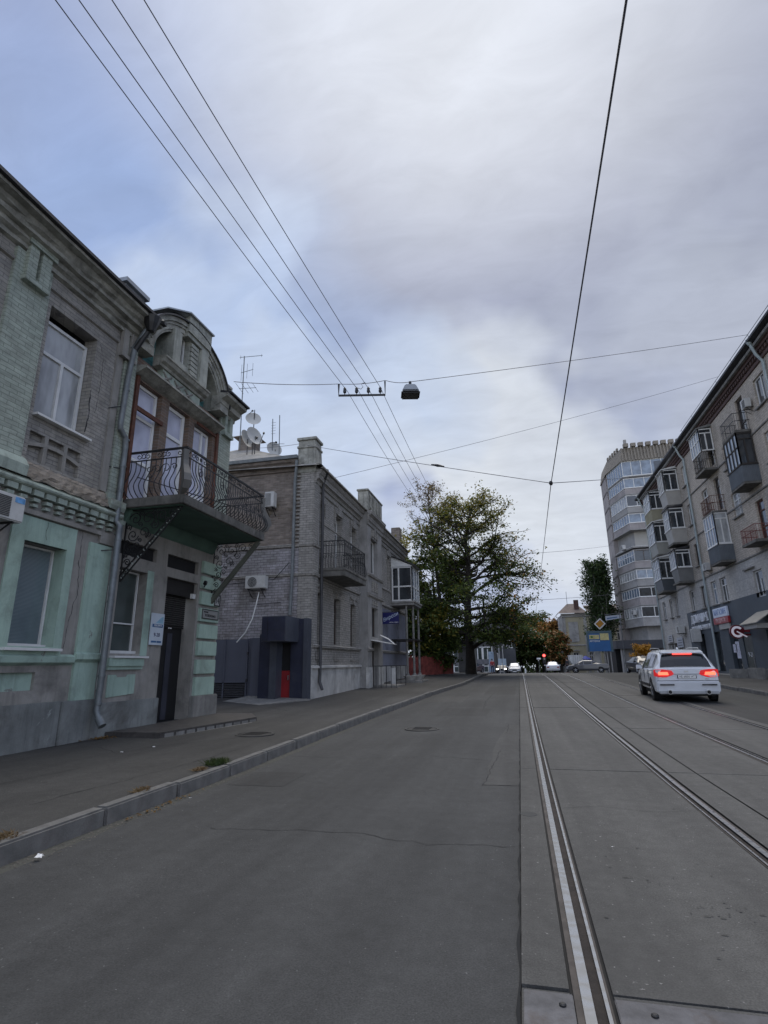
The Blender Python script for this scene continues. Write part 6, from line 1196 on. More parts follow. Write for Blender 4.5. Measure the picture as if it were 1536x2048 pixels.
mb.box(-2.75, -2.28, 74.78, 74.8, 1.15, 2.0); mb.build('sign_plate', plain('sign_paleblue', (.33, .4, .46), .5, var=.15, scale=6), t); mb = MB(); mb.box(-2.2, -1.72, 74.78, 74.8, 1.15, 2.0); mb.build('sign_plate', bpy.data.materials['sign_paleblue'], t); mb = MB(); mb.tube([(-2.24, 74.85, .1), (-2.24, 74.85, 2.0)], .03, 5); mb.build('post', M_zinc, t)
t = thing('traffic_light', 'traffic light showing red in front of the dark trees at the street end', 'traffic light', (3.75, 92, -.1)); mb = MB(); mb.box(3.5, 4.0, 92, 92.35, 1.3, 2.85); mb.build('housing', M_black, t); mb = MB(); mb.tube([(3.75, 92.2, -.3), (3.75, 92.2, 1.3)], .07, 6); mb.build('pole', M_black, t)
mb = MB(); mb.tube([(3.75, 92.0, 2.5), (3.75, 91.95, 2.5)], .2, 12); mb.build('red_lens', emis('red_lamp', (1, .06, .05), 5), t); mb = MB(); mb.tube([(3.75, 92, 1.98), (3.75, 91.97, 1.98)], .13, 10); mb.build('dark_lens', M_glass, t)
mb = MB(); mb.box(2.55, 3.15, 90, 90.05, 1.9, 2.15); o = mb.build('plate', M_white); o.name = 'direction_plate'; tag(o, 'small white plate left of the red traffic light', 'road sign')
mb = MB(); mb.tube([(2.85, 90.06, -.2), (2.85, 90.06, 1.95)], .03, 5); mb.build('plate_post', M_zinc, o)
# priority road sign and street plate on one post
t = thing('sign_post', 'thin grey sign post near the far right pavement corner', 'post', (8.7, 54.3, .4)); mb = MB(); mb.tube([(7.9, 54.3, 5.6), (9.2, 54.3, 5.75), (9.2, 54.3, .4)], .035, 6); mb.build('pole', M_zinc, t); t.location = (9.2, 54.3, .4); t.children[0].location = V((8.7 - 9.2, 0, 0))
PR = FR((7.36, 54, 4.8), V((1, .12, 0)).normalized(), V((.12, -1, 0)).normalized())
t = thing('priority_sign', 'yellow diamond priority road sign with white border', 'road sign', (7.36, 54, 4.8)); q = lambda s, d: [PR(s * 1.0, 0, d), PR(.06, s * 1.0, d), PR(-s, 0, d), PR(-.06, -s, d)]
mb = MB(); mb.hexa(q(.52, 0), q(.52, .02)); mb.build('border_plate', M_white, t); mb = MB(); mb.hexa(q(.37, .021), q(.37, .03)); mb.build('dark_line', M_black, t); mb = MB(); mb.hexa(q(.34, .031), q(.34, .036)); mb.build('yellow_field', plain('sign_amber', (.5, .22, .02), .4, var=.1), t)
t = thing('street_plate', 'long white and blue street name plate on the far right corner', 'street sign', (8.9, 56, 5.4)); PQ = FR((8.2, 56.0, 0), V((1.4, .3, 0)).normalized(), V((.3, -1.4, 0)).normalized())
mb = MB(); mb.hexa([PQ(0, 5.2, 0), PQ(1.45, 5.42, 0), PQ(1.45, 5.42, .05), PQ(0, 5.2, .05)], [PQ(0, 5.62, 0), PQ(1.45, 5.74, 0), PQ(1.45, 5.74, .05), PQ(0, 5.62, .05)]); mb.build('plate', plain('plate_white', (.5, .55, .62), .5, var=.1), t)
mb = MB(); mb.hexa([PQ(.1, 5.32, .052), PQ(1.1, 5.46, .052), PQ(1.1, 5.46, .054), PQ(.1, 5.32, .054)], [PQ(.1, 5.44, .052), PQ(1.1, 5.57, .052), PQ(1.1, 5.57, .054), PQ(.1, 5.44, .054)]); mb.build('name_band', plain('plate_blue', (.12, .2, .36), .5, var=.2), t)
# container, umbrella, bollard
t = thing('skip_container', 'white ribbed metal container with a slanted lower corner beside the blue parasol', 'container', (7.7, 84, 0)); mb = MB(); P_ = [(6.8, 2.4), (6.85, 1.75), (7.25, 1.0), (8.6, 1.0), (8.6, 2.4)]
mb.prism(P_, lambda a, b, d: (a, d, b), 83.4, 86); mb.build('body', plain('container_white', (.5, .51, .5), .5, var=.1, streak=.4), t)
mb = MB()
for k in range(5): mb.box(7.3 + .28 * k, 7.38 + .28 * k, 83.36, 83.42, 1.0, 2.4)
mb.build('rib', M_gh, t); mb = MB(); mb.box(7.2, 8.55, 83.6, 85.8, .3, 1.0); mb.build('chassis', M_black, t)
t = thing('parasol', 'small blue sun parasol between the white container and the billboard', 'parasol', (9.1, 84.5, 0)); mb = MB(); mb.lathe([(.02, .0), (.75, -.45), (.74, -.62)], 9.1, 84.5, 8, cz=2.3); mb.build('canopy', plain('parasol_blue', (.03, .045, .26), .7, var=.15), t); mb = MB(); mb.tube([(9.1, 84.5, 0), (9.1, 84.5, 2.25)], .03, 5); mb.build('pole', M_white, t)
mb = MB(); mb.lathe([(.1, 0), (.11, .5), (.07, .6)], .62, 78, 8, cz=.1); tag(mb.build('bollard', M_white), 'tiny white post at the crest of the road beside the tracks', 'bollard')
# overhead street lamp in the tree
t = thing('disc_lamp', 'round white lamp hanging among the branches of the big tree', 'street lamp', (-1.74, 40, 8.8)); mb = MB(); mb.lathe([(.05, .12), (.2, .08), (.24, .0), (.2, -.04)], -1.74, 40, 14, cz=8.8); mb.build('shade', M_white, t)
# ================================================================ vehicles and people
def paint(name, col, metal=0.0, rough=.28):
    m, nt, b = _mat(name); vec = coords(nt); o = mixc(nt, ramp(nt, noise(nt, vec, 3, 4), .3, .7), tuple(c * .92 for c in col), col); lk(nt, o, b.inputs['Base Color'])
    b.inputs['Roughness'].default_value = rough; b.inputs['Metallic'].default_value = metal; b.inputs['Coat Weight'].default_value = .6; b.inputs['Coat Roughness'].default_value = .06; return m
M_carglass = glassm('car_glass', (.012, .014, .016), .04, 1.5, .3); M_trim = plain('car_trim', (.015, .015, .016), .6, var=.2); M_rim = plain('alloy_rim', (.45, .46, .47), .35, .8, var=.1)
M_tail = emis('tail_lit', (1, .16, .08), 2.0, (.4, .01, .01)); M_tail3 = emis('tail_glow', (1, .03, .03), .3, (.5, .012, .015)); M_tail2 = plain('tail_red', (.25, .01, .012), .2, var=.1); M_head = emis('headlight_on', (1, .97, .9), 9); M_headoff = glassm('headlight_glass', (.4, .42, .43), .1, 1.5)
def car(name, lab, st, glassr, W_, loc, rz, pm, wheels, wr, front='off', rear='off', group=None, extra=None, z=None):
    """st: stations (y, z_bottom, z_sill, half-width, z_belt, z_roof, half-width of roof); y=0 at the rear, travelling towards +y"""
    root = thing(name, lab, 'car', (0, 0, 0), group)
    rows = []
    for (y, zb, zs, hw, zbelt, zr, hr) in st:
        c = [(hw * .82, zb), (hw * .97, zb + .06), (hw, (zs + zb) / 2 + .08), (hw * 1.0, zs), (hw * .985, zbelt - .06), (hw * .955, zbelt), (hr + (hw * .955 - hr) * .12, zr - .1), (hr * .86, zr - .025), (hr * .45, zr), (0, zr + .006)]
        if zr - zbelt < .12: c[6] = (hw * .9, zbelt + (zr - zbelt) * .5); c[7] = (hw * .7, zr - .01); c[8] = (hw * .4, zr); c[9] = (0, zr + .005)
        rows.append([(x, y, z_) for x, z_ in c] + [(-x, y, z_) for x, z_ in c[-2::-1]])
    mb = MB(); gl_ = MB(); nst = len(rows); nc = len(rows[0])
    for i in range(nst - 1):
        for j in range(nc - 1):
            q = (rows[i][j], rows[i][j + 1], rows[i + 1][j + 1], rows[i + 1][j])
            mb.quad(*q)
            if j in (5, nc - 7) and glassr[0] <= i < glassr[1]:
                c = V((0, 0, 0))
                for p in q: c += V(p) / 4
                s = 1 if c.x > 0 else -1; a = .05 / max(.2, abs(st[i + 1][0] - st[i][0])); n_ = (V(q[1]) - V(q[0])).cross(V(q[3]) - V(q[0])).normalized(); n_ = n_ if n_.x * s > 0 else -n_
                sh = [tuple(V(p) + (c - V(p)) * .09 + n_ * .02) for p in q]; gl_.quad(*sh)
        mb.quad(rows[i][0], rows[i + 1][0], rows[i + 1][-1], rows[i][-1])
    mb.quad(*rows[0]); mb.quad(*rows[-1])
    mb.build('body', pm, root, smooth=50); gl_.build('side_windows', M_carglass, root, recalc=False)
    def panel(nm, i, k0, k1, mat, f0=.08, f1=.92, inset=.09):
        # glass over the band between stations i and i+1 across the roof (front or rear screen)
        a, b = rows[i], rows[i + 1]; m = MB(); L_, R_ = 6, nc - 7
        A, Bp, Cc, D = V(a[L_]), V(a[R_]), V(b[R_]), V(b[L_]); n_ = (Bp - A).cross(D - A).normalized(); n_ = n_ if n_.z > 0 or abs(n_.y) > .9 else -n_
        out = 1 if n_.z > 0 else -1
        P_ = []
        for (p, e) in ((A, Cc), (Bp, D), (Cc, A), (D, Bp)): P_.append(p + (e - p) * inset)
        off = V((0, 0, .045)); 
        m.quad(*[tuple(p + off) for p in P_]); m.build(nm, mat, root, recalc=False)
    for nm, i in (extra or {}).items(): panel(nm, i, 0, 0, M_carglass)
    for (y, s) in [(y, s) for y in wheels for s in (1, -1)]:
        hw = interp(y, [(a[0], a[3]) for a in st]); x0 = s * (hw - .2); x1 = s * (hw + .005)
        m = MB(); m.lathe([(wr * .66, 0), (wr * .96, 0), (wr, s * .03), (wr, s * .17), (wr * .95, s * .205), (wr * .7, s * .208), (wr * .68, s * .15)], x0, y, 22, 'x', wr); w = m.build('wheel', M_tyre, root, smooth=True)
        m = MB(); m.lathe([(wr * .68, s * .13), (wr * .68, s * .19), (wr * .62, s * .185), (wr * .6, s * .15)], x0, y, 20, 'x', wr)
        for k in range(5):
            a = k * 1.2566 + .3; c = (x0 + s * .18, y, wr); m.tube([c, (x0 + s * .185, y + wr * .64 * math.cos(a), wr + wr * .64 * math.sin(a))], [.05, .035], 5)
        m.lathe([(.07, s * .17), (.05, s * .2)], x0, y, 10, 'x', wr); m.build('rim', M_rim, w, smooth=True)
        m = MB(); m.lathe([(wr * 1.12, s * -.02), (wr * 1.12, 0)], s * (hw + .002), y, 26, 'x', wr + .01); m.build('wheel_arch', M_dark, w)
    yf, yr = st[-1][0], st[0][0]; hf, hr_ = st[-1][3], st[0][3]
    zl = (st[-1][2] + st[-1][4]) / 2
    for s in (1, -1):
        m = MB(); m.box(min(s * hf * .55, s * hf * .96), max(s * hf * .55, s * hf * .96), yf - .1, yf + .02, zl - .04, zl + .1); m.build('headlight', M_head if front == 'on' else M_headoff, root, bevel=.02)
        if rear != 'custom': m = MB(); m.box(min(s * hr_ * .6, s * hr_ * .98), max(s * hr_ * .6, s * hr_ * .98), yr - .02, yr + .12, st[0][4] - .2, st[0][4] - .04); m.build('taillight', M_tail2, root, bevel=.02)
        ym = st[glassr[1]][0] - .25; hwm = interp(ym, [(a[0], a[3]) for a in st]); zm = interp(ym, [(a[0], a[4]) for a in st])
        m = MB(); m.hexa([(s * (hwm - .03), ym, zm + .0), (s * (hwm + .2), ym + .02, zm - .02), (s * (hwm + .2), ym + .12, zm - .02), (s * (hwm - .03), ym + .14, zm)], [(s * (hwm - .0), ym + .02, zm + .13), (s * (hwm + .19), ym + .02, zm + .15), (s * (hwm + .17), ym + .1, zm + .15), (s * hwm, ym + .1, zm + .13)]); m.build('wing_mirror', pm, root, bevel=.015)
    if front != 'none':
        m = MB(); m.box(-hf * .45, hf * .45, yf - .02, yf + .012, zl - .2, zl - .02); m.build('grille', M_trim, root); m = MB(); m.box(-.26, .26, yf + .0, yf + .02, zl - .36, zl - .24); m.build('front_plate', M_white, root)
    root.location = loc if len(loc) == 3 else (loc[0], loc[1], g(loc[1])); root.rotation_euler = (0, 0, rz); return root
# the white sport utility vehicle
ST = [(0, .46, .62, .86, 1.08, 1.1, .8), (.06, .36, .62, .95, 1.1, 1.2, .8), (.16, .34, .62, .975, 1.12, 1.4, .76), (.42, .34, .62, .985, 1.13, 1.66, .7), (.62, .34, .62, .99, 1.12, 1.715, .69), (1.5, .32, .6, .99, 1.1, 1.745, .69), (2.6, .32, .58, .99, 1.06, 1.74, .68), (3.15, .32, .58, .985, 1.04, 1.62, .66), (3.95, .32, .6, .97, 1.03, 1.09, .7), (4.6, .34, .6, .93, .95, .99, .7), (4.95, .4, .58, .82, .82, .86, .6), (5.05, .45, .56, .7, .72, .76, .5)]
W_SUV = paint('suv_white', (.62, .64, .67), 0, .22)
SX, SY_ = 5.28, 20.55
suv = car('white_suv', 'large white SUV with lit red tail lights driving away in the right lane', ST, (3, 7), 2, (SX, SY_, g(SY_) - .0), 0, W_SUV, (.98, 3.98), .375, 'off', 'custom', None, {'windscreen': 7}, None)
suv.rotation_euler = (math.atan2(g(25) - g(20.5), 4.5), 0, 0); suv.location = (0, 0, 0)
def spart(nm, mb, m, **k): return mb.build(nm, m, suv, **k)
# rear screen: wraps across the tailgate
mb = MB(); zA, zB, yA, yB = 1.155, 1.6, .055, .36
rws = []
for (yy, zz, hw_) in ((.035, 1.17, .78), (.145, 1.4, .72), (.33, 1.585, .64)):
    rws.append([(hw_ * t, yy - .035 + .03 * t * t, zz + .02 - .035 * t * t) for t in [-1 + k / 6 for k in range(13)]])
for ra, rb in zip(rws, rws[1:]):
    for k in range(12): mb.quad(ra[k], ra[k + 1], rb[k + 1], rb[k])
spart('rear_window', mb, M_carglass, recalc=False)
mb = MB(); mb.box(-.3, .3, .2, .33, 1.575, 1.615); spart('brake_light', mb, emis('brake_lit', (1, .1, .08), 1.8, (.5, .02, .02)), bevel=.012)
mb = MB(); mb.hexa([(-.66, .22, 1.615), (.66, .22, 1.615), (.68, .62, 1.66), (-.68, .62, 1.66)], [(-.64, .24, 1.66), (.64, .24, 1.66), (.66, .62, 1.73), (-.66, .62, 1.73)]); spart('roof_spoiler', mb, W_SUV, bevel=.02)
for s in (1, -1):
    P = [(.38, .92), (.46, .875), (.64, .815), (.87, .82), (.99, .85), (.99, 1.06), (.87, 1.08), (.7, 1.08), (.44, 1.04)]
    mb = MB(); ring0 = [(s * a, -.025 + (.125 if a > .9 else .0), b + .01) for a, b in P]; ring1 = [(s * a * .99, .17, b + .01) for a, b in P]; mb.hexa(ring0, ring1); spart('taillight', mb, M_tail3, bevel=.012)
    P2 = [(.55, .9), (.86, .9), (.86, 1.0), (.57, 1.0)]; mb = MB(); mb.hexa([(s * a, -.034, b) for a, b in P2], [(s * a, .02 + .06 * (a > .85), b) for a, b in P2]); spart('brake_light', mb, M_tail)
    mb = MB(); mb.box(min(s * .42, s * .86), max(s * .42, s * .86), -.075, .05, .565, .605); spart('reflector_strip', mb, M_trim)
    mb = MB(); mb.tube([(s * .58, -.085, .345), (s * .58, .12, .345)], .075, 14); spart('exhaust_pipe', mb, M_steel); mb = MB(); mb.tube([(s * .58, -.09, .345), (s * .58, -.088, .345)], .058, 12); spart('exhaust_opening', mb, M_dark)
    mb = MB(); mb.tube([(s * .62, .7, 1.76), (s * .645, .9, 1.79), (s * .65, 2.3, 1.8), (s * .63, 2.7, 1.76)], .018, 6); spart('roof_rail', mb, M_steel)
    mb = MB(); mb.box(min(s * .985, s * 1.0), max(s * .985, s * 1.0), 1.45, 3.5, .46, .56); spart('door_strip', mb, M_trim)
    for y in (1.55, 2.55): mb = MB(); mb.box(min(s * .985, s * 1.006), max(s * .985, s * 1.006), y, y + .2, .93, .97); spart('door_handle', mb, W_SUV)
    mb = MB()
    for y in (1.42, 2.42, 3.5): mb.box(min(s * .975, s * .9925), max(s * .975, s * .9925), y, y + .012, .45, 1.05)
    spart('door_seam', mb, M_trim)
mb = MB(); mb.hexa([(-.955, .0, .33), (.955, .0, .33), (.99, .35, .33), (-.99, .35, .33)], [(-.96, -.06, .7), (.96, -.06, .7), (.99, .35, .7), (-.99, .35, .7)]); spart('bumper', mb, W_SUV, bevel=.035)
mb = MB(); mb.box(-.9, .9, -.045, .1, .28, .38); spart('bumper_skirt', mb, plain('skirt_silver', (.3, .31, .32), .5, .2, var=.1), bevel=.02)
mb = MB(); mb.box(-.93, .93, -.012, .02, .705, .72); mb.box(-.44, .44, -.012, .01, .925, .935); spart('tailgate_gap', mb, M_trim)
mb = MB(); mb.box(-.29, .29, -.024, -.01, .79, .9); spart('plate_recess', mb, M_trim); mb = MB(); mb.box(-.265, .265, -.032, -.024, .795, .895); spart('licence_plate', mb, M_white)
textobj('plate_number', 'AE 6850 HT', .095, (0, -.036, .845), R_FRONT, M_black, suv, .001); mb = MB(); mb.box(-.06, .06, -.02, .02, 1.0, 1.04); spart('badge', mb, M_steel); mb = MB(); mb.box(.55, .66, -.015, .02, .76, .785); spart('model_badge', mb, M_steel)
mb = MB(); mb.tube([(0, 1.0, 1.74), (0, .95, 1.8)], .03, 6); spart('roof_aerial', mb, W_SUV)
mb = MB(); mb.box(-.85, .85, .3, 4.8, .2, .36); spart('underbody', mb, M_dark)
suv.location = (SX + .02, SY_, g(SY_) + .005); suv.scale = (.98, .9, .965); suv.rotation_euler = (math.atan2(g(25) - g(20.5), 4.5), 0, math.radians(-3))
# sedans
SD_ = [(0, .45, .55, .8, .86, .9, .7), (.1, .3, .52, .87, .95, 1.0, .74), (.9, .26, .5, .89, 1.0, 1.04, .7), (1.25, .26, .5, .895, .98, 1.2, .6), (1.75, .26, .5, .9, .97, 1.42, .56), (2.7, .25, .5, .9, .93, 1.44, .56), (3.2, .25, .5, .89, .92, 1.24, .58), (3.75, .25, .5, .885, .9, .94, .64), (4.4, .27, .5, .84, .78, .82, .6), (4.62, .35, .5, .74, .66, .7, .5)]
xt = {'rear_window': 3, 'windscreen': 6}
car('grey_sedan', 'dark grey saloon car turning across the right side of the street', SD_, (3, 7), 1.8, (9.9, 69.5), math.radians(82), paint('sedan_grey', (.09, .095, .105), .4), (.85, 3.62), .32, extra=xt)
car('white_car', 'white saloon car seen from behind at the crest, left of the grey saloon', SD_, (3, 7), 1.8, (4.2, 78, .1), math.radians(-2), paint('car_white', (.6, .61, .63)), (.85, 3.62), .32, extra=xt)
car('white_car', 'oncoming white car at the crest, right of the one with headlights', SD_, (3, 7), 1.8, (-.82, 87.5, -.02), math.pi, paint('car_white2', (.6, .61, .62)), (.85, 3.62), .32, extra=xt)
car('dark_car', 'dark car with glaring headlights on at the crest, under the road signs', SD_, (3, 7), 1.8, (-2.75, 90, -.02), math.pi, paint('car_dark', (.05, .05, .055), .2), (.85, 3.62), .32, front='on', extra=xt)
car('dark_red_car', 'dark maroon parked car just right of the big tree trunk', SD_, (3, 7), 1.8, (-5.6, 79.5, .15), math.radians(160), paint('car_maroon', (.05, .012, .018)), (.85, 3.62), .32, extra=xt, group=None)
car('silver_car', 'pale silver parked car behind the maroon one near the tree trunk', SD_, (3, 7), 1.8, (-4.5, 84.5, .1), math.radians(165), paint('car_silver', (.5, .51, .55), .2), (.85, 3.62), .32, extra=xt)
car('parked_car', 'dark car parked by the right pavement, half hidden behind the white SUV', SD_, (3, 7), 1.8, (10.2, 56, g(54)), math.radians(186), paint('car_black', (.02, .02, .022), .1), (.85, 3.62), .32, extra=xt)
# people far away
def person(lab, loc, h, rz, top, legs, stride=.16, arm=.12):
    root = thing('person', lab, 'person', (0, 0, 0)); k = h / 1.75
    J = {'pel': (0, 0, .95), 'wst': (0, 0, 1.1), 'chs': (0, .01, 1.36), 'nck': (0, .02, 1.5), 'hd0': (0, .03, 1.58), 'hd1': (0, .03, 1.72), 'hL': (.1, 0, .9), 'hR': (-.1, 0, .9), 'kL': (.1, stride * .6, .5), 'kR': (-.1, -stride * .2, .5), 'aL': (.1, stride, .08), 'aR': (-.1, -stride, .1), 'tL': (.11, stride + .16, .04), 'tR': (-.11, -stride + .14, .04), 'sL': (.19, .0, 1.42), 'sR': (-.19, .0, 1.42), 'eL': (.25, -.06, 1.14), 'eR': (-.25, .04, 1.14), 'wL': (.25, arm, .93), 'wR': (-.24, arm, .95), 'fL': (.25, arm + .03, .82), 'fR': (-.24, arm + .04, .85)}
    Rr = {'pel': .15, 'wst': .13, 'chs': .16, 'nck': .06, 'hd0': .085, 'hd1': .09, 'hL': .1, 'hR': .1, 'kL': .065, 'kR': .065, 'aL': .045, 'aR': .045, 'tL': .04, 'tR': .04, 'sL': .075, 'sR': .075, 'eL': .05, 'eR': .05, 'wL': .035, 'wR': .035, 'fL': .03, 'fR': .03}
    E_ = [('pel', 'wst'), ('wst', 'chs'), ('chs', 'nck'), ('nck', 'hd0'), ('hd0', 'hd1'), ('pel', 'hL'), ('pel', 'hR'), ('hL', 'kL'), ('hR', 'kR'), ('kL', 'aL'), ('kR', 'aR'), ('aL', 'tL'), ('aR', 'tR'), ('chs', 'sL'), ('chs', 'sR'), ('sL', 'eL'), ('sR', 'eR'), ('eL', 'wL'), ('eR', 'wR'), ('wL', 'fL'), ('wR', 'fR')]
    def skin(nm, keys, mat, grow=0):
        ks = [q for q in J if q in keys]; me = bpy.data.meshes.new(nm); me.from_pydata([tuple(c * k for c in J[q]) for q in ks], [(ks.index(a), ks.index(b)) for a, b in E_ if a in ks and b in ks], [])
        o = bpy.data.objects.new(nm, me); COL.objects.link(o); md = o.modifiers.new('Skin', 'SKIN'); md.use_smooth_shade = True; o.modifiers.new('Sub', 'SUBSURF').levels = 1; o.modifiers['Sub'].render_levels = 1
        for i, q in enumerate(ks): me.skin_vertices[0].data[i].radius = ((Rr[q] + grow) * k, (Rr[q] * .85 + grow) * k); me.skin_vertices[0].data[i].use_root = (i == 0)
        me.materials.append(mat); o.parent = root
    skin('body', list(J), plain('skin', (.35, .2, .15), .6, var=.1))
    skin('jacket', ['pel', 'wst', 'chs', 'sL', 'sR', 'eL', 'eR', 'wL', 'wR'], top, .018); skin('trousers', ['pel', 'hL', 'hR', 'kL', 'kR', 'aL', 'aR'], legs, .014)
    m = MB(); m.lathe([(.03 * k, -.02 * k), (.1 * k, .02 * k), (.108 * k, .1 * k), (.08 * k, .17 * k), (.02 * k, .2 * k)], 0, .015 * k, 12, cz=1.62 * k); m.build('hair', plain('hair_dark', (.02, .015, .012), .7), root, smooth=True)
    root.location = loc; root.rotation_euler = (0, 0, rz); return root
person('pedestrian in a dark jacket walking left of the grey saloon car', (5.5, 71, g(71)), 1.7, math.radians(60), plain('jacket_dark', (.03, .03, .035), .8, var=.2), plain('trousers_dark', (.015, .015, .018), .8))
person('pedestrian in a red jacket beside the parked cars on the left', (-3.35, 71, g(71)), 1.72, math.radians(170), plain('jacket_red', (.28, .03, .03), .8, var=.2), plain('trousers_navy', (.02, .025, .05), .8), .05)
person('pedestrian in a pale pink top beyond the white SUV roof', (14.1, 57.5, g(57) + .14), 1.72, math.radians(200), plain('top_pink', (.4, .25, .22), .8, var=.2), plain('trousers_grey', (.04, .04, .05), .8), .1)
# ================================================================ trees
M_bark = plain('bark', (.028, .023, .018), .95, var=.4, scale=4, bmp=.8, bscale=14); M_bark2 = plain('pale_bark', (.2, .19, .17), .9, var=.4, scale=3, bmp=.4)
def rot_about(v, ax, a): return Matrix.Rotation(a, 3, ax) @ v
def tree(name, lab, base, trunk, limbs, leaf, seed, bark=None, group=None, r0=.4):
    """trunk: list of points; limbs: (t on trunk, azimuth, elevation, length); leaf: dict"""
    rs = random.Random(seed); root = thing(name, lab, 'tree', base, group); B = V(base)
    mb = MB(); T = [V(p) + B for p in trunk]; n = len(T); rr = [r0 * (1 - .82 * i / (n - 1)) for i in range(n)]; rr[0] *= 1.25; mb.tube(T, rr, 10)
    lv = MB(); mats = leaf['mats']
    def clump(c, rad, n, sz):
        for _ in range(n):
            d = V((rs.gauss(0, 1), rs.gauss(0, 1), rs.gauss(0, leaf.get('flat', .55)) - .1)) * rad * .55; p = c + d; s = sz * rs.uniform(.6, 1.3)
            a = V((rs.gauss(0, 1), rs.gauss(0, 1), rs.gauss(0, .6))).normalized() * s; b = a.cross(V((rs.gauss(0, .5), rs.gauss(0, .5), 1))).normalized() * s * .55
            lv.m = rs.choices(range(len(mats)), leaf['w'])[0] if not leaf.get('zfun') else leaf['zfun'](p, rs)
            lv.quad(p - a, p - a * .1 - b, p + a, p - a * .1 + b)
    def branch(p, d, L_, r, lev):
        k = 4 if lev < 2 else 3; P = [p]; q = p; dd = d.copy()
        for i in range(k):
            dd = (dd + V((rs.gauss(0, .16), rs.gauss(0, .16), rs.gauss(0, .12) + leaf.get('up', .05)))).normalized(); q = q + dd * L_ / k; P.append(q)
        mb.tube(P, [r * (1 - .75 * i / k) for i in range(k + 1)], 5 if lev < 2 else 4, cap=False)
        if lev >= leaf.get('minlev', 1):
            for i in range(1, k + 1):
                if rs.random() < leaf['dens'] * (leaf['thin'](P[i]) if leaf.get('thin') else 1): clump(P[i], leaf['rad'], leaf['n'], leaf['sz'])
        if lev < leaf['lev']:
            m = leaf['kids'][lev] if lev < len(leaf['kids']) else 3
            for j in range(m):
                t = rs.uniform(.3, 1); i = min(k - 1, int(t * k)); s = P[i] + (P[i + 1] - P[i]) * (t * k - i)
                ax = V((rs.gauss(0, 1), rs.gauss(0, 1), rs.gauss(0, 1))).normalized(); nd = rot_about(dd, ax, rs.uniform(.4, 1.0)); nd.z = nd.z * (.75 if leaf.get('flat') else 1) + leaf.get('bias', 0); nd.normalize()
                branch(s, nd, L_ * rs.uniform(.4, .62), r * .5, lev + 1)
    for (t, az, el, L_) in limbs:
        f = t * (n - 1); i = min(n - 2, int(f)); s = T[i] + (T[i + 1] - T[i]) * (f - i); d = V((math.cos(az) * math.cos(el), math.sin(az) * math.cos(el), math.sin(el)))
        branch(s, d, L_, max(.03, interp(f, list(enumerate(rr))) * .55), 0)
    mb.build('trunk', bark or M_bark, root, smooth=60, recalc=False)
    if lv.f: lv.build('crown', mats, root, recalc=False)
    return root
lg = leafm('leaf_green', (.075, .112, .024), (.125, .155, .034)); lg2 = leafm('leaf_dark_green', (.045, .075, .02), (.075, .105, .028)); ly = leafm('leaf_yellow_green', (.2, .185, .035), (.27, .22, .045)); lo_ = leafm('leaf_orange', (.36, .17, .04), (.42, .23, .06)); lr = leafm('leaf_rust', (.26, .13, .05), (.33, .17, .065)); lt = leafm('leaf_tan', (.15, .12, .08), (.2, .15, .1)); lgo = leafm('leaf_golden', (.42, .21, .02), (.5, .28, .03))
def bushy(name, lab, x, y, z, h, w, mats, ws, seed, r0=.25, kid=6, n=12, sz=.26, nl=18, grp=None):
    r = random.Random(seed); limbs = [(.15 + .82 * k / (nl - 1), k * 2.4, r.uniform(-.05, .75), interp(k / (nl - 1), [(0, w * .62), (.45, w * .66), (1, w * .33)]) * r.uniform(.75, 1.1)) for k in range(nl)]
    return tree(name, lab, (x, y, z), [(0, 0, -.4), (.05, 0, h * .3), (0, .1, h * .6), (.1, 0, h * .82), (0, 0, h * .93)], limbs, dict(mats=mats, w=ws, lev=1, kids=[kid], n=n, rad=w * .17, sz=sz, dens=1, minlev=0, bias=-.05), seed, r0=r0, group=grp)
rs0 = random.Random(77)
limbs = []
for k in range(46):
    t = .14 + .82 * k / 45; el = rs0.uniform(-.05, .45) + .5 * t * t; L_ = interp(t, [(.1, 4.0), (.3, 4.6), (.45, 4.8), (.6, 4.4), (.8, 3.0), (1, 1.6)]) * rs0.uniform(.8, 1.08); limbs.append((t, k * 2.4 + rs0.uniform(-.3, .3), el, L_))
def zf(p, rs):
    top = (p.z - 9) / 4
    if rs.random() < max(0, top) * .5: return 2
    if p.x > -.6 and rs.random() < .12: return 3
    q_ = rs.random(); return 0 if q_ < .5 else (2 if q_ > .95 else 1)
tree('acacia_tree', 'big dark trunked tree with spreading green crown on the left pavement', (-3.9, 46.3, .6), [(0, 0, -.2), (.02, 0, 2), (-.05, .1, 4.5), (.1, 0, 7), (.25, .1, 9), (.1, .2, 11), (.5, .1, 12.6), (.7, 0, 13.7)], limbs, dict(mats=[lg, lg2, ly, lo_], w=[1, 1, 0, 0], zfun=zf, thin=lambda p: interp(p.z, [(8.5, 1), (10.5, .55), (13, .3)]), lev=2, kids=[7, 4], n=11, rad=.66, sz=.118, dens=1, flat=.36, up=.0, minlev=1, bias=-.04), 5, r0=.4)
limbs = []
for k in range(15):
    t = .5 + .5 * k / 14; limbs.append((t, k * 2.4, rs0.uniform(.3, .8), interp(t, [(.4, 2.9), (.8, 2.4), (1, 1.4)]) * rs0.uniform(.8, 1.1)))
tree('bare_tree', 'tall thin half bare tree with sparse tan leaves above the glazed bay', (-6.2, 47.2, .6), [(0, 0, -.2), (0, 0, 3), (-.1, 0, 6), (-.35, .1, 9), (-.55, .1, 12), (-.75, 0, 14.2), (-.8, 0, 15.5)], limbs, dict(mats=[lt, ly, lo_], w=[5, 2, 1], lev=2, kids=[6, 4], n=3, rad=.3, sz=.09, dens=.6, up=.12, minlev=1), 9, r0=.2)
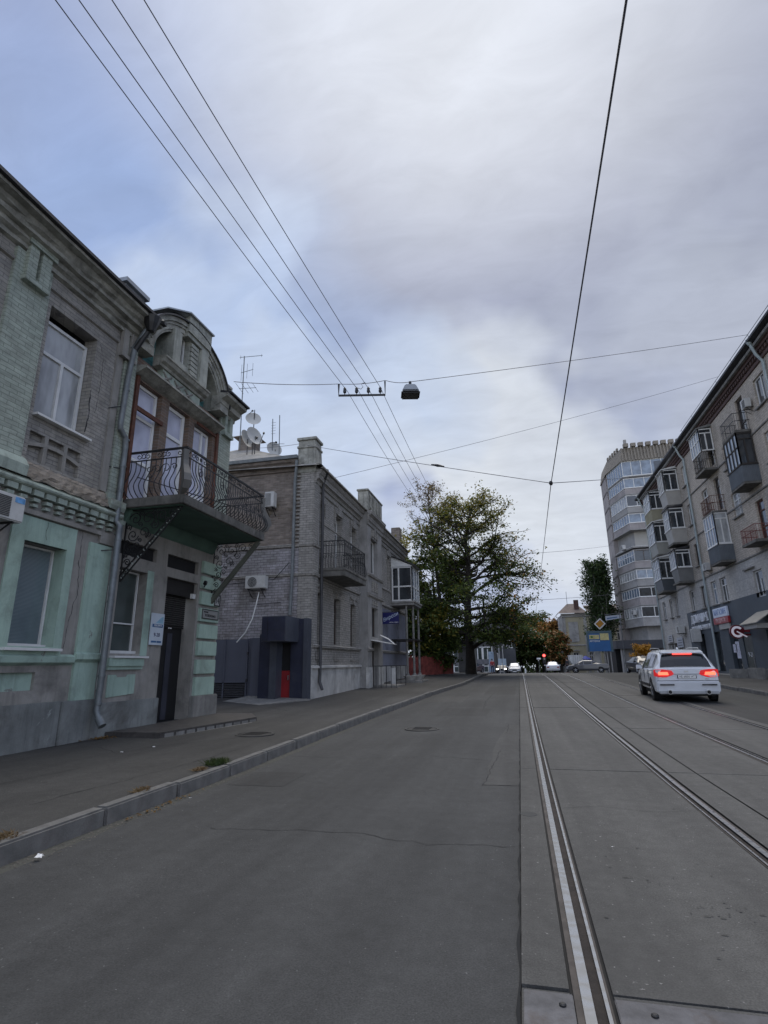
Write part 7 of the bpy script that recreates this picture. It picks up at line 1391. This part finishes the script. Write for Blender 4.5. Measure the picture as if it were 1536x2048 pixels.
limbs = [(.2 + .75 * k / 17, k * 2.4, rs0.uniform(0, .6), 3.0 * rs0.uniform(.75, 1.1)) for k in range(18)]
tree('green_tree', 'leafy green tree filling the gap between the glazed bay and the big trunk', (-7.2, 49.5, .6), [(0, 0, -.2), (0, 0, 3), (.1, 0, 6), (0, 0, 8.2), (.1, 0, 9.6)], limbs, dict(mats=[lg, lg2, ly], w=[4, 4, 1], lev=2, kids=[6, 3], n=11, rad=.6, sz=.15, dens=.9, flat=.25, up=.03, minlev=1, bias=-.1), 12, r0=.22)
limbs = [(.25 + .7 * k / 13, k * 2.4, rs0.uniform(.1, .7), 2.0 * rs0.uniform(.75, 1.1)) for k in range(14)]
tree('yellowing_bush', 'tall yellowing green bush behind the red fence', (-7.1, 42.6, .55), [(0, 0, -.2), (0, 0, 1.5), (.05, 0, 2.8), (0, 0, 4.2)], limbs, dict(mats=[ly, lg, lg2], w=[4, 4, 2], lev=2, kids=[5, 3], n=10, rad=.4, sz=.15, dens=.95, minlev=0, bias=-.08), 14, r0=.1)
limbs = [(.2 + .7 * k / 9, k * 2.4, rs0.uniform(-.1, .6), 1.5 * rs0.uniform(.75, 1.1)) for k in range(10)]
tree('dark_bush', 'dark green shrub hanging over the red fence', (-6.3, 42.6, .55), [(0, 0, -.2), (0, 0, 1), (.05, 0, 2), (0, 0, 2.8)], limbs, dict(mats=[lg2, lg], w=[4, 1], lev=1, kids=[6], n=14, rad=.45, sz=.15, dens=1, minlev=0, bias=-.1), 15, r0=.1)
bushy('dark_tree', 'dark leafy shrub between the brick house and the red fence', -9.2, 41.5, .6, 4.6, 4.2, [lg2, lg], [5, 1], 51, r0=.1, kid=5, n=12, sz=.16, nl=14)
# poplar
limbs = [(.12 + .85 * k / 79, k * 2.4, rs0.uniform(.95, 1.3), interp(k / 79, [(0, 5.0), (.5, 4.4), (1, 2.2)]) * rs0.uniform(.8, 1.1)) for k in range(80)]
lp = leafm('poplar_leaf', (.035, .06, .026), (.055, .085, .036))
tree('poplar_tree', 'tall dark columnar poplar in front of the yellow house', (13.0, 92.5, -.2), [(0, 0, -.3), (0, 0, 3.5), (.1, 0, 7), (.1, 0, 10), (.2, 0, 13), (.25, 0, 15.2)], limbs, dict(mats=[lp, lg2], w=[4, 1], lev=1, kids=[4], n=12, rad=.75, sz=.22, dens=1, up=.1, minlev=0, bias=.5), 21, bark=M_bark2, r0=.32)
bushy('autumn_tree', 'rust orange autumn tree at the street end left of the yellow house', 6.3, 112, -.5, 9.0, 5.2, [lo_, lr, lg2], [4, 4, 1], 31, grp='trees at the end of the street')
bushy('green_tree', 'yellow green tree at the street end directly above the track crest', 3.2, 117, -.6, 11.4, 6.0, [lg, ly, lg2], [4, 2, 2], 32, grp='trees at the end of the street')
bushy('dark_tree', 'dark green tree behind the oncoming white car at the street end', .2, 106, -.4, 8.2, 5.6, [lg2, lg], [6, 1], 33, grp='trees at the end of the street')
bushy('dark_tree', 'low dark tree behind the red traffic light', 4.0, 104, -.4, 6.2, 4.6, [lg2, lr], [6, 1], 34, grp='trees at the end of the street')
bushy('dark_tree', 'dark tree behind the two solar lamp posts', -2.6, 108, -.5, 10, 5.6, [lg2, lg], [5, 2], 36, grp='trees at the end of the street')
bushy('brown_tree', 'brownish thin tree just left of the white container', 6.6, 98, -.2, 6.2, 3.0, [lr, lg2], [3, 2], 35, n=8, grp='trees at the end of the street')
bushy('golden_bush', 'small round golden yellow tree on the right pavement behind the white SUV', 11.45, 58, g(58) + .14, 2.15, 1.55, [lgo, lo_], [6, 1], 41, r0=.04, kid=5, n=12, sz=.09, nl=12)
mb = MB(); rs = random.Random(50)
for k in range(9000):
    x = rs.uniform(-16, 14); top = 4.2 + 1.6 * math.sin(x * .7) + 1.1 * math.sin(x * 1.9 + 1); p = V((x, 126 + rs.gauss(0, 1.2), -1.5 + (top + 1.5) * rs.random() ** .8)); s = rs.uniform(.2, .38); a = V((rs.gauss(0, 1), rs.gauss(0, .5), rs.gauss(0, 1))).normalized() * s; b = V((rs.gauss(0, 1), rs.gauss(0, .5), rs.gauss(0, 1))).normalized() * s * .7; mb.quad(p - a, p - b, p + a, p + b)
tag(mb.build('far_thicket', lg2, recalc=False), 'dark mass of far shrubs closing the end of the street', 'shrubs', kind='stuff')
# ivy on chimney, plant on the roof
mb = MB(); rs = random.Random(4)
for k in range(220):
    p = V((-7.25 + rs.gauss(0, .22), 36.2 + rs.gauss(0, .45), 9.5 + rs.gauss(0, .35))); s = rs.uniform(.06, .12); a = V((rs.gauss(0, 1), rs.gauss(0, 1), rs.gauss(0, 1))).normalized() * s; b = a.orthogonal().normalized() * s * .7; mb.quad(p - a, p - b, p + a, p + b)
tag(mb.build('roof_plant', ly, recalc=False), 'yellow green plant growing by the far chimney of the brick house', 'plant', kind='stuff')
# ================================================================ overhead wires
M_wire = plain('wire', (.11, .11, .125), .6, var=.1)
def wire(name, lab, pts, r, sag=0, grp=None, cat='wire', seg=16):
    mb = MB(); P = []
    for a, b in zip(pts, pts[1:]):
        for k in range(seg): t = k / seg; P.append(tuple(V(a).lerp(V(b), t) + V((0, 0, -sag * 4 * t * (1 - t)))))
    P.append(tuple(pts[-1])); mb.tube(P, r, 5); return tag(mb.build(name, M_wire, smooth=True), lab, cat, grp)
HZ = 10.28
for i, (xa, xb) in enumerate(((-5.78, -4.98), (-5.52, -4.61), (-5.05, -4.24), (-4.62, -3.84))):
    wire('power_line', ('leftmost', 'second from left', 'third from left', 'rightmost')[i] + ' of the four parallel power lines running along the left houses', [(xa, -4, HZ + .05), (xb, 15.95, HZ + .12), (xb - .05, 30, HZ), (xb - .1, 48, HZ + .1)], .0085, .12, 'power lines over the left pavement')
c0, c1, c2, c3 = (.98, -6, 5.75), (1.05, 13.06, 5.62), (1.68, 44, 6.12), (2.2, 90, 5.6)
wire('contact_wire', 'thick tram contact wire running overhead along the near track', [c0, c1, c2, c3], .0095)
wire('span_wire', 'long span wire carrying the insulator bracket and the street lamp', [(-7.62, 13.1, 9.62), (-5.25, 15.75, 10.62), (-3.7, 16.1, 10.72), (-2.85, 16.2, 10.6), (12.5, 27.9, 17.35)], .011, .06)
wire('span_wire', 'span wire crossing from the brick house roof to the apartment block eave', [(-7.2, 21.3, 9.33), (12.6, 32.65, 17.55)], .009, .15)
wire('span_wire', 'span wire from the brick house corner pillar holding up the contact wire', [(-10.6, 20.6, 10.8), (-8.2, 19.6, 10.33), (1.05, 13.06, 5.64), (13, 43, 15.06)], .009, .03)
wire('span_wire', 'far span wire between the big tree and the tower block', [(.99, 42, 9.4), (14.8, 84, 17.88)], .014, .1); wire('span_wire', 'farthest span wire holding the contact wire by the poplar', [(-4, 44, 5.9), (1.68, 44, 6.12), (10.5, 60, 8.14)], .014, .05)
mb = MB(); mb.tube([(-1.4, 14.85, 7.05), (-1.9, 15.2, 7.3)], .03, 6); mb.tube([(-7.3, 18.95, 9.88), (-7.75, 19.3, 10.1)], .035, 6); 
def tens(lab, p):
    a = V((-8.2, 19.6, 10.33)); b = V((1.05, 13.06, 5.64)); t0, t1 = p; mb = MB(); mb.tube([a.lerp(b, t0), a.lerp(b, (t0 + t1) / 2), a.lerp(b, t1)], [.015, .045, .015], 8); tag(mb.build('wire_insulator', M_black), lab, 'insulator', 'insulators on the span wires')
tens('small black insulator on the span wire halfway to the contact wire', (.655, .7)); tens('small black insulator on the span wire by the corner pillar', (.0, .04))
mb = MB(); mb.lathe([(.03, -.05), (.05, 0), (.03, .05)], 1.05, 13.06, 8, cz=5.64); tag(mb.build('wire_clamp', M_black), 'black clamp where the span wire meets the contact wire', 'clamp')
t = thing('insulator_bracket', 'black hanging frame with four insulators carrying the power lines', 'bracket', (-4.48, 15.95, 10.2))
mb = MB(); A, Bv = V((-5.24, 15.78, 10.2)), V((-3.72, 16.13, 10.2)); mb.tube([A + V((0, 0, .42)), A, Bv, Bv + V((0, 0, .5))], .04, 4); mb.build('frame', M_black, t)
for k in range(4):
    p = A.lerp(Bv, .13 + .255 * k); mb = MB(); mb.lathe([(.015, 0), (.015, .08), (.05, .1), (.06, .16), (.045, .2), (.055, .24), (.02, .3)], p.x, p.y, 10, cz=p.z); mb.build('insulator', M_black, t, smooth=True)
mb = MB(); p = A.lerp(Bv, .45)
mb.tube([p + V((-.2, 0, .42)), p + V((-.1, 0, .3)), p + V((.05, 0, .22)), p + V((.12, 0, .3)), p + V((.05, 0, .42)), p + V((.2, 0, .45))], .01, 4); mb.build('loose_wire', M_wire, t)
t = thing('hanging_lamp', 'grey trapezoid street lamp hanging from the long span wire', 'street lamp', (-2.85, 16.2, 10.4)); c = V((-2.87, 16.2, 10.2))
ux, uy = V((1, .25, 0)).normalized(), V((-.25, 1, 0)).normalized(); Q = lambda a, b, z: tuple(c + ux * a + uy * b + V((0, 0, z)))
mb = MB(); mb.hexa([Q(-.28, -.2, .0), Q(.28, -.2, .0), Q(.28, .3, .0), Q(-.28, .3, .0)], [Q(-.17, -.12, .27), Q(.17, -.12, .27), Q(.17, .2, .27), Q(-.17, .2, .27)]); mb.build('housing', plain('lamp_grey', (.22, .24, .26), .5, .2, var=.15), t, bevel=.03)
mb = MB(); mb.hexa([Q(-.31, -.23, -.1), Q(.31, -.23, -.1), Q(.31, .33, -.1), Q(-.31, .33, -.1)], [Q(-.31, -.23, -.01), Q(.31, -.23, -.01), Q(.31, .33, -.01), Q(-.31, .33, -.01)]); mb.build('lens_frame', M_black, t, bevel=.04); mb = MB(); mb.quad(Q(-.25, -.17, -.104), Q(.25, -.17, -.104), Q(.25, .27, -.104), Q(-.25, .27, -.104)); mb.build('lens', plain('lens_grey', (.07, .07, .065), .4), t, recalc=False)
mb = MB(); mb.tube([Q(0, .03, .27), Q(0, .03, .42)], .05, 6); mb.build('hanger', M_black, t)
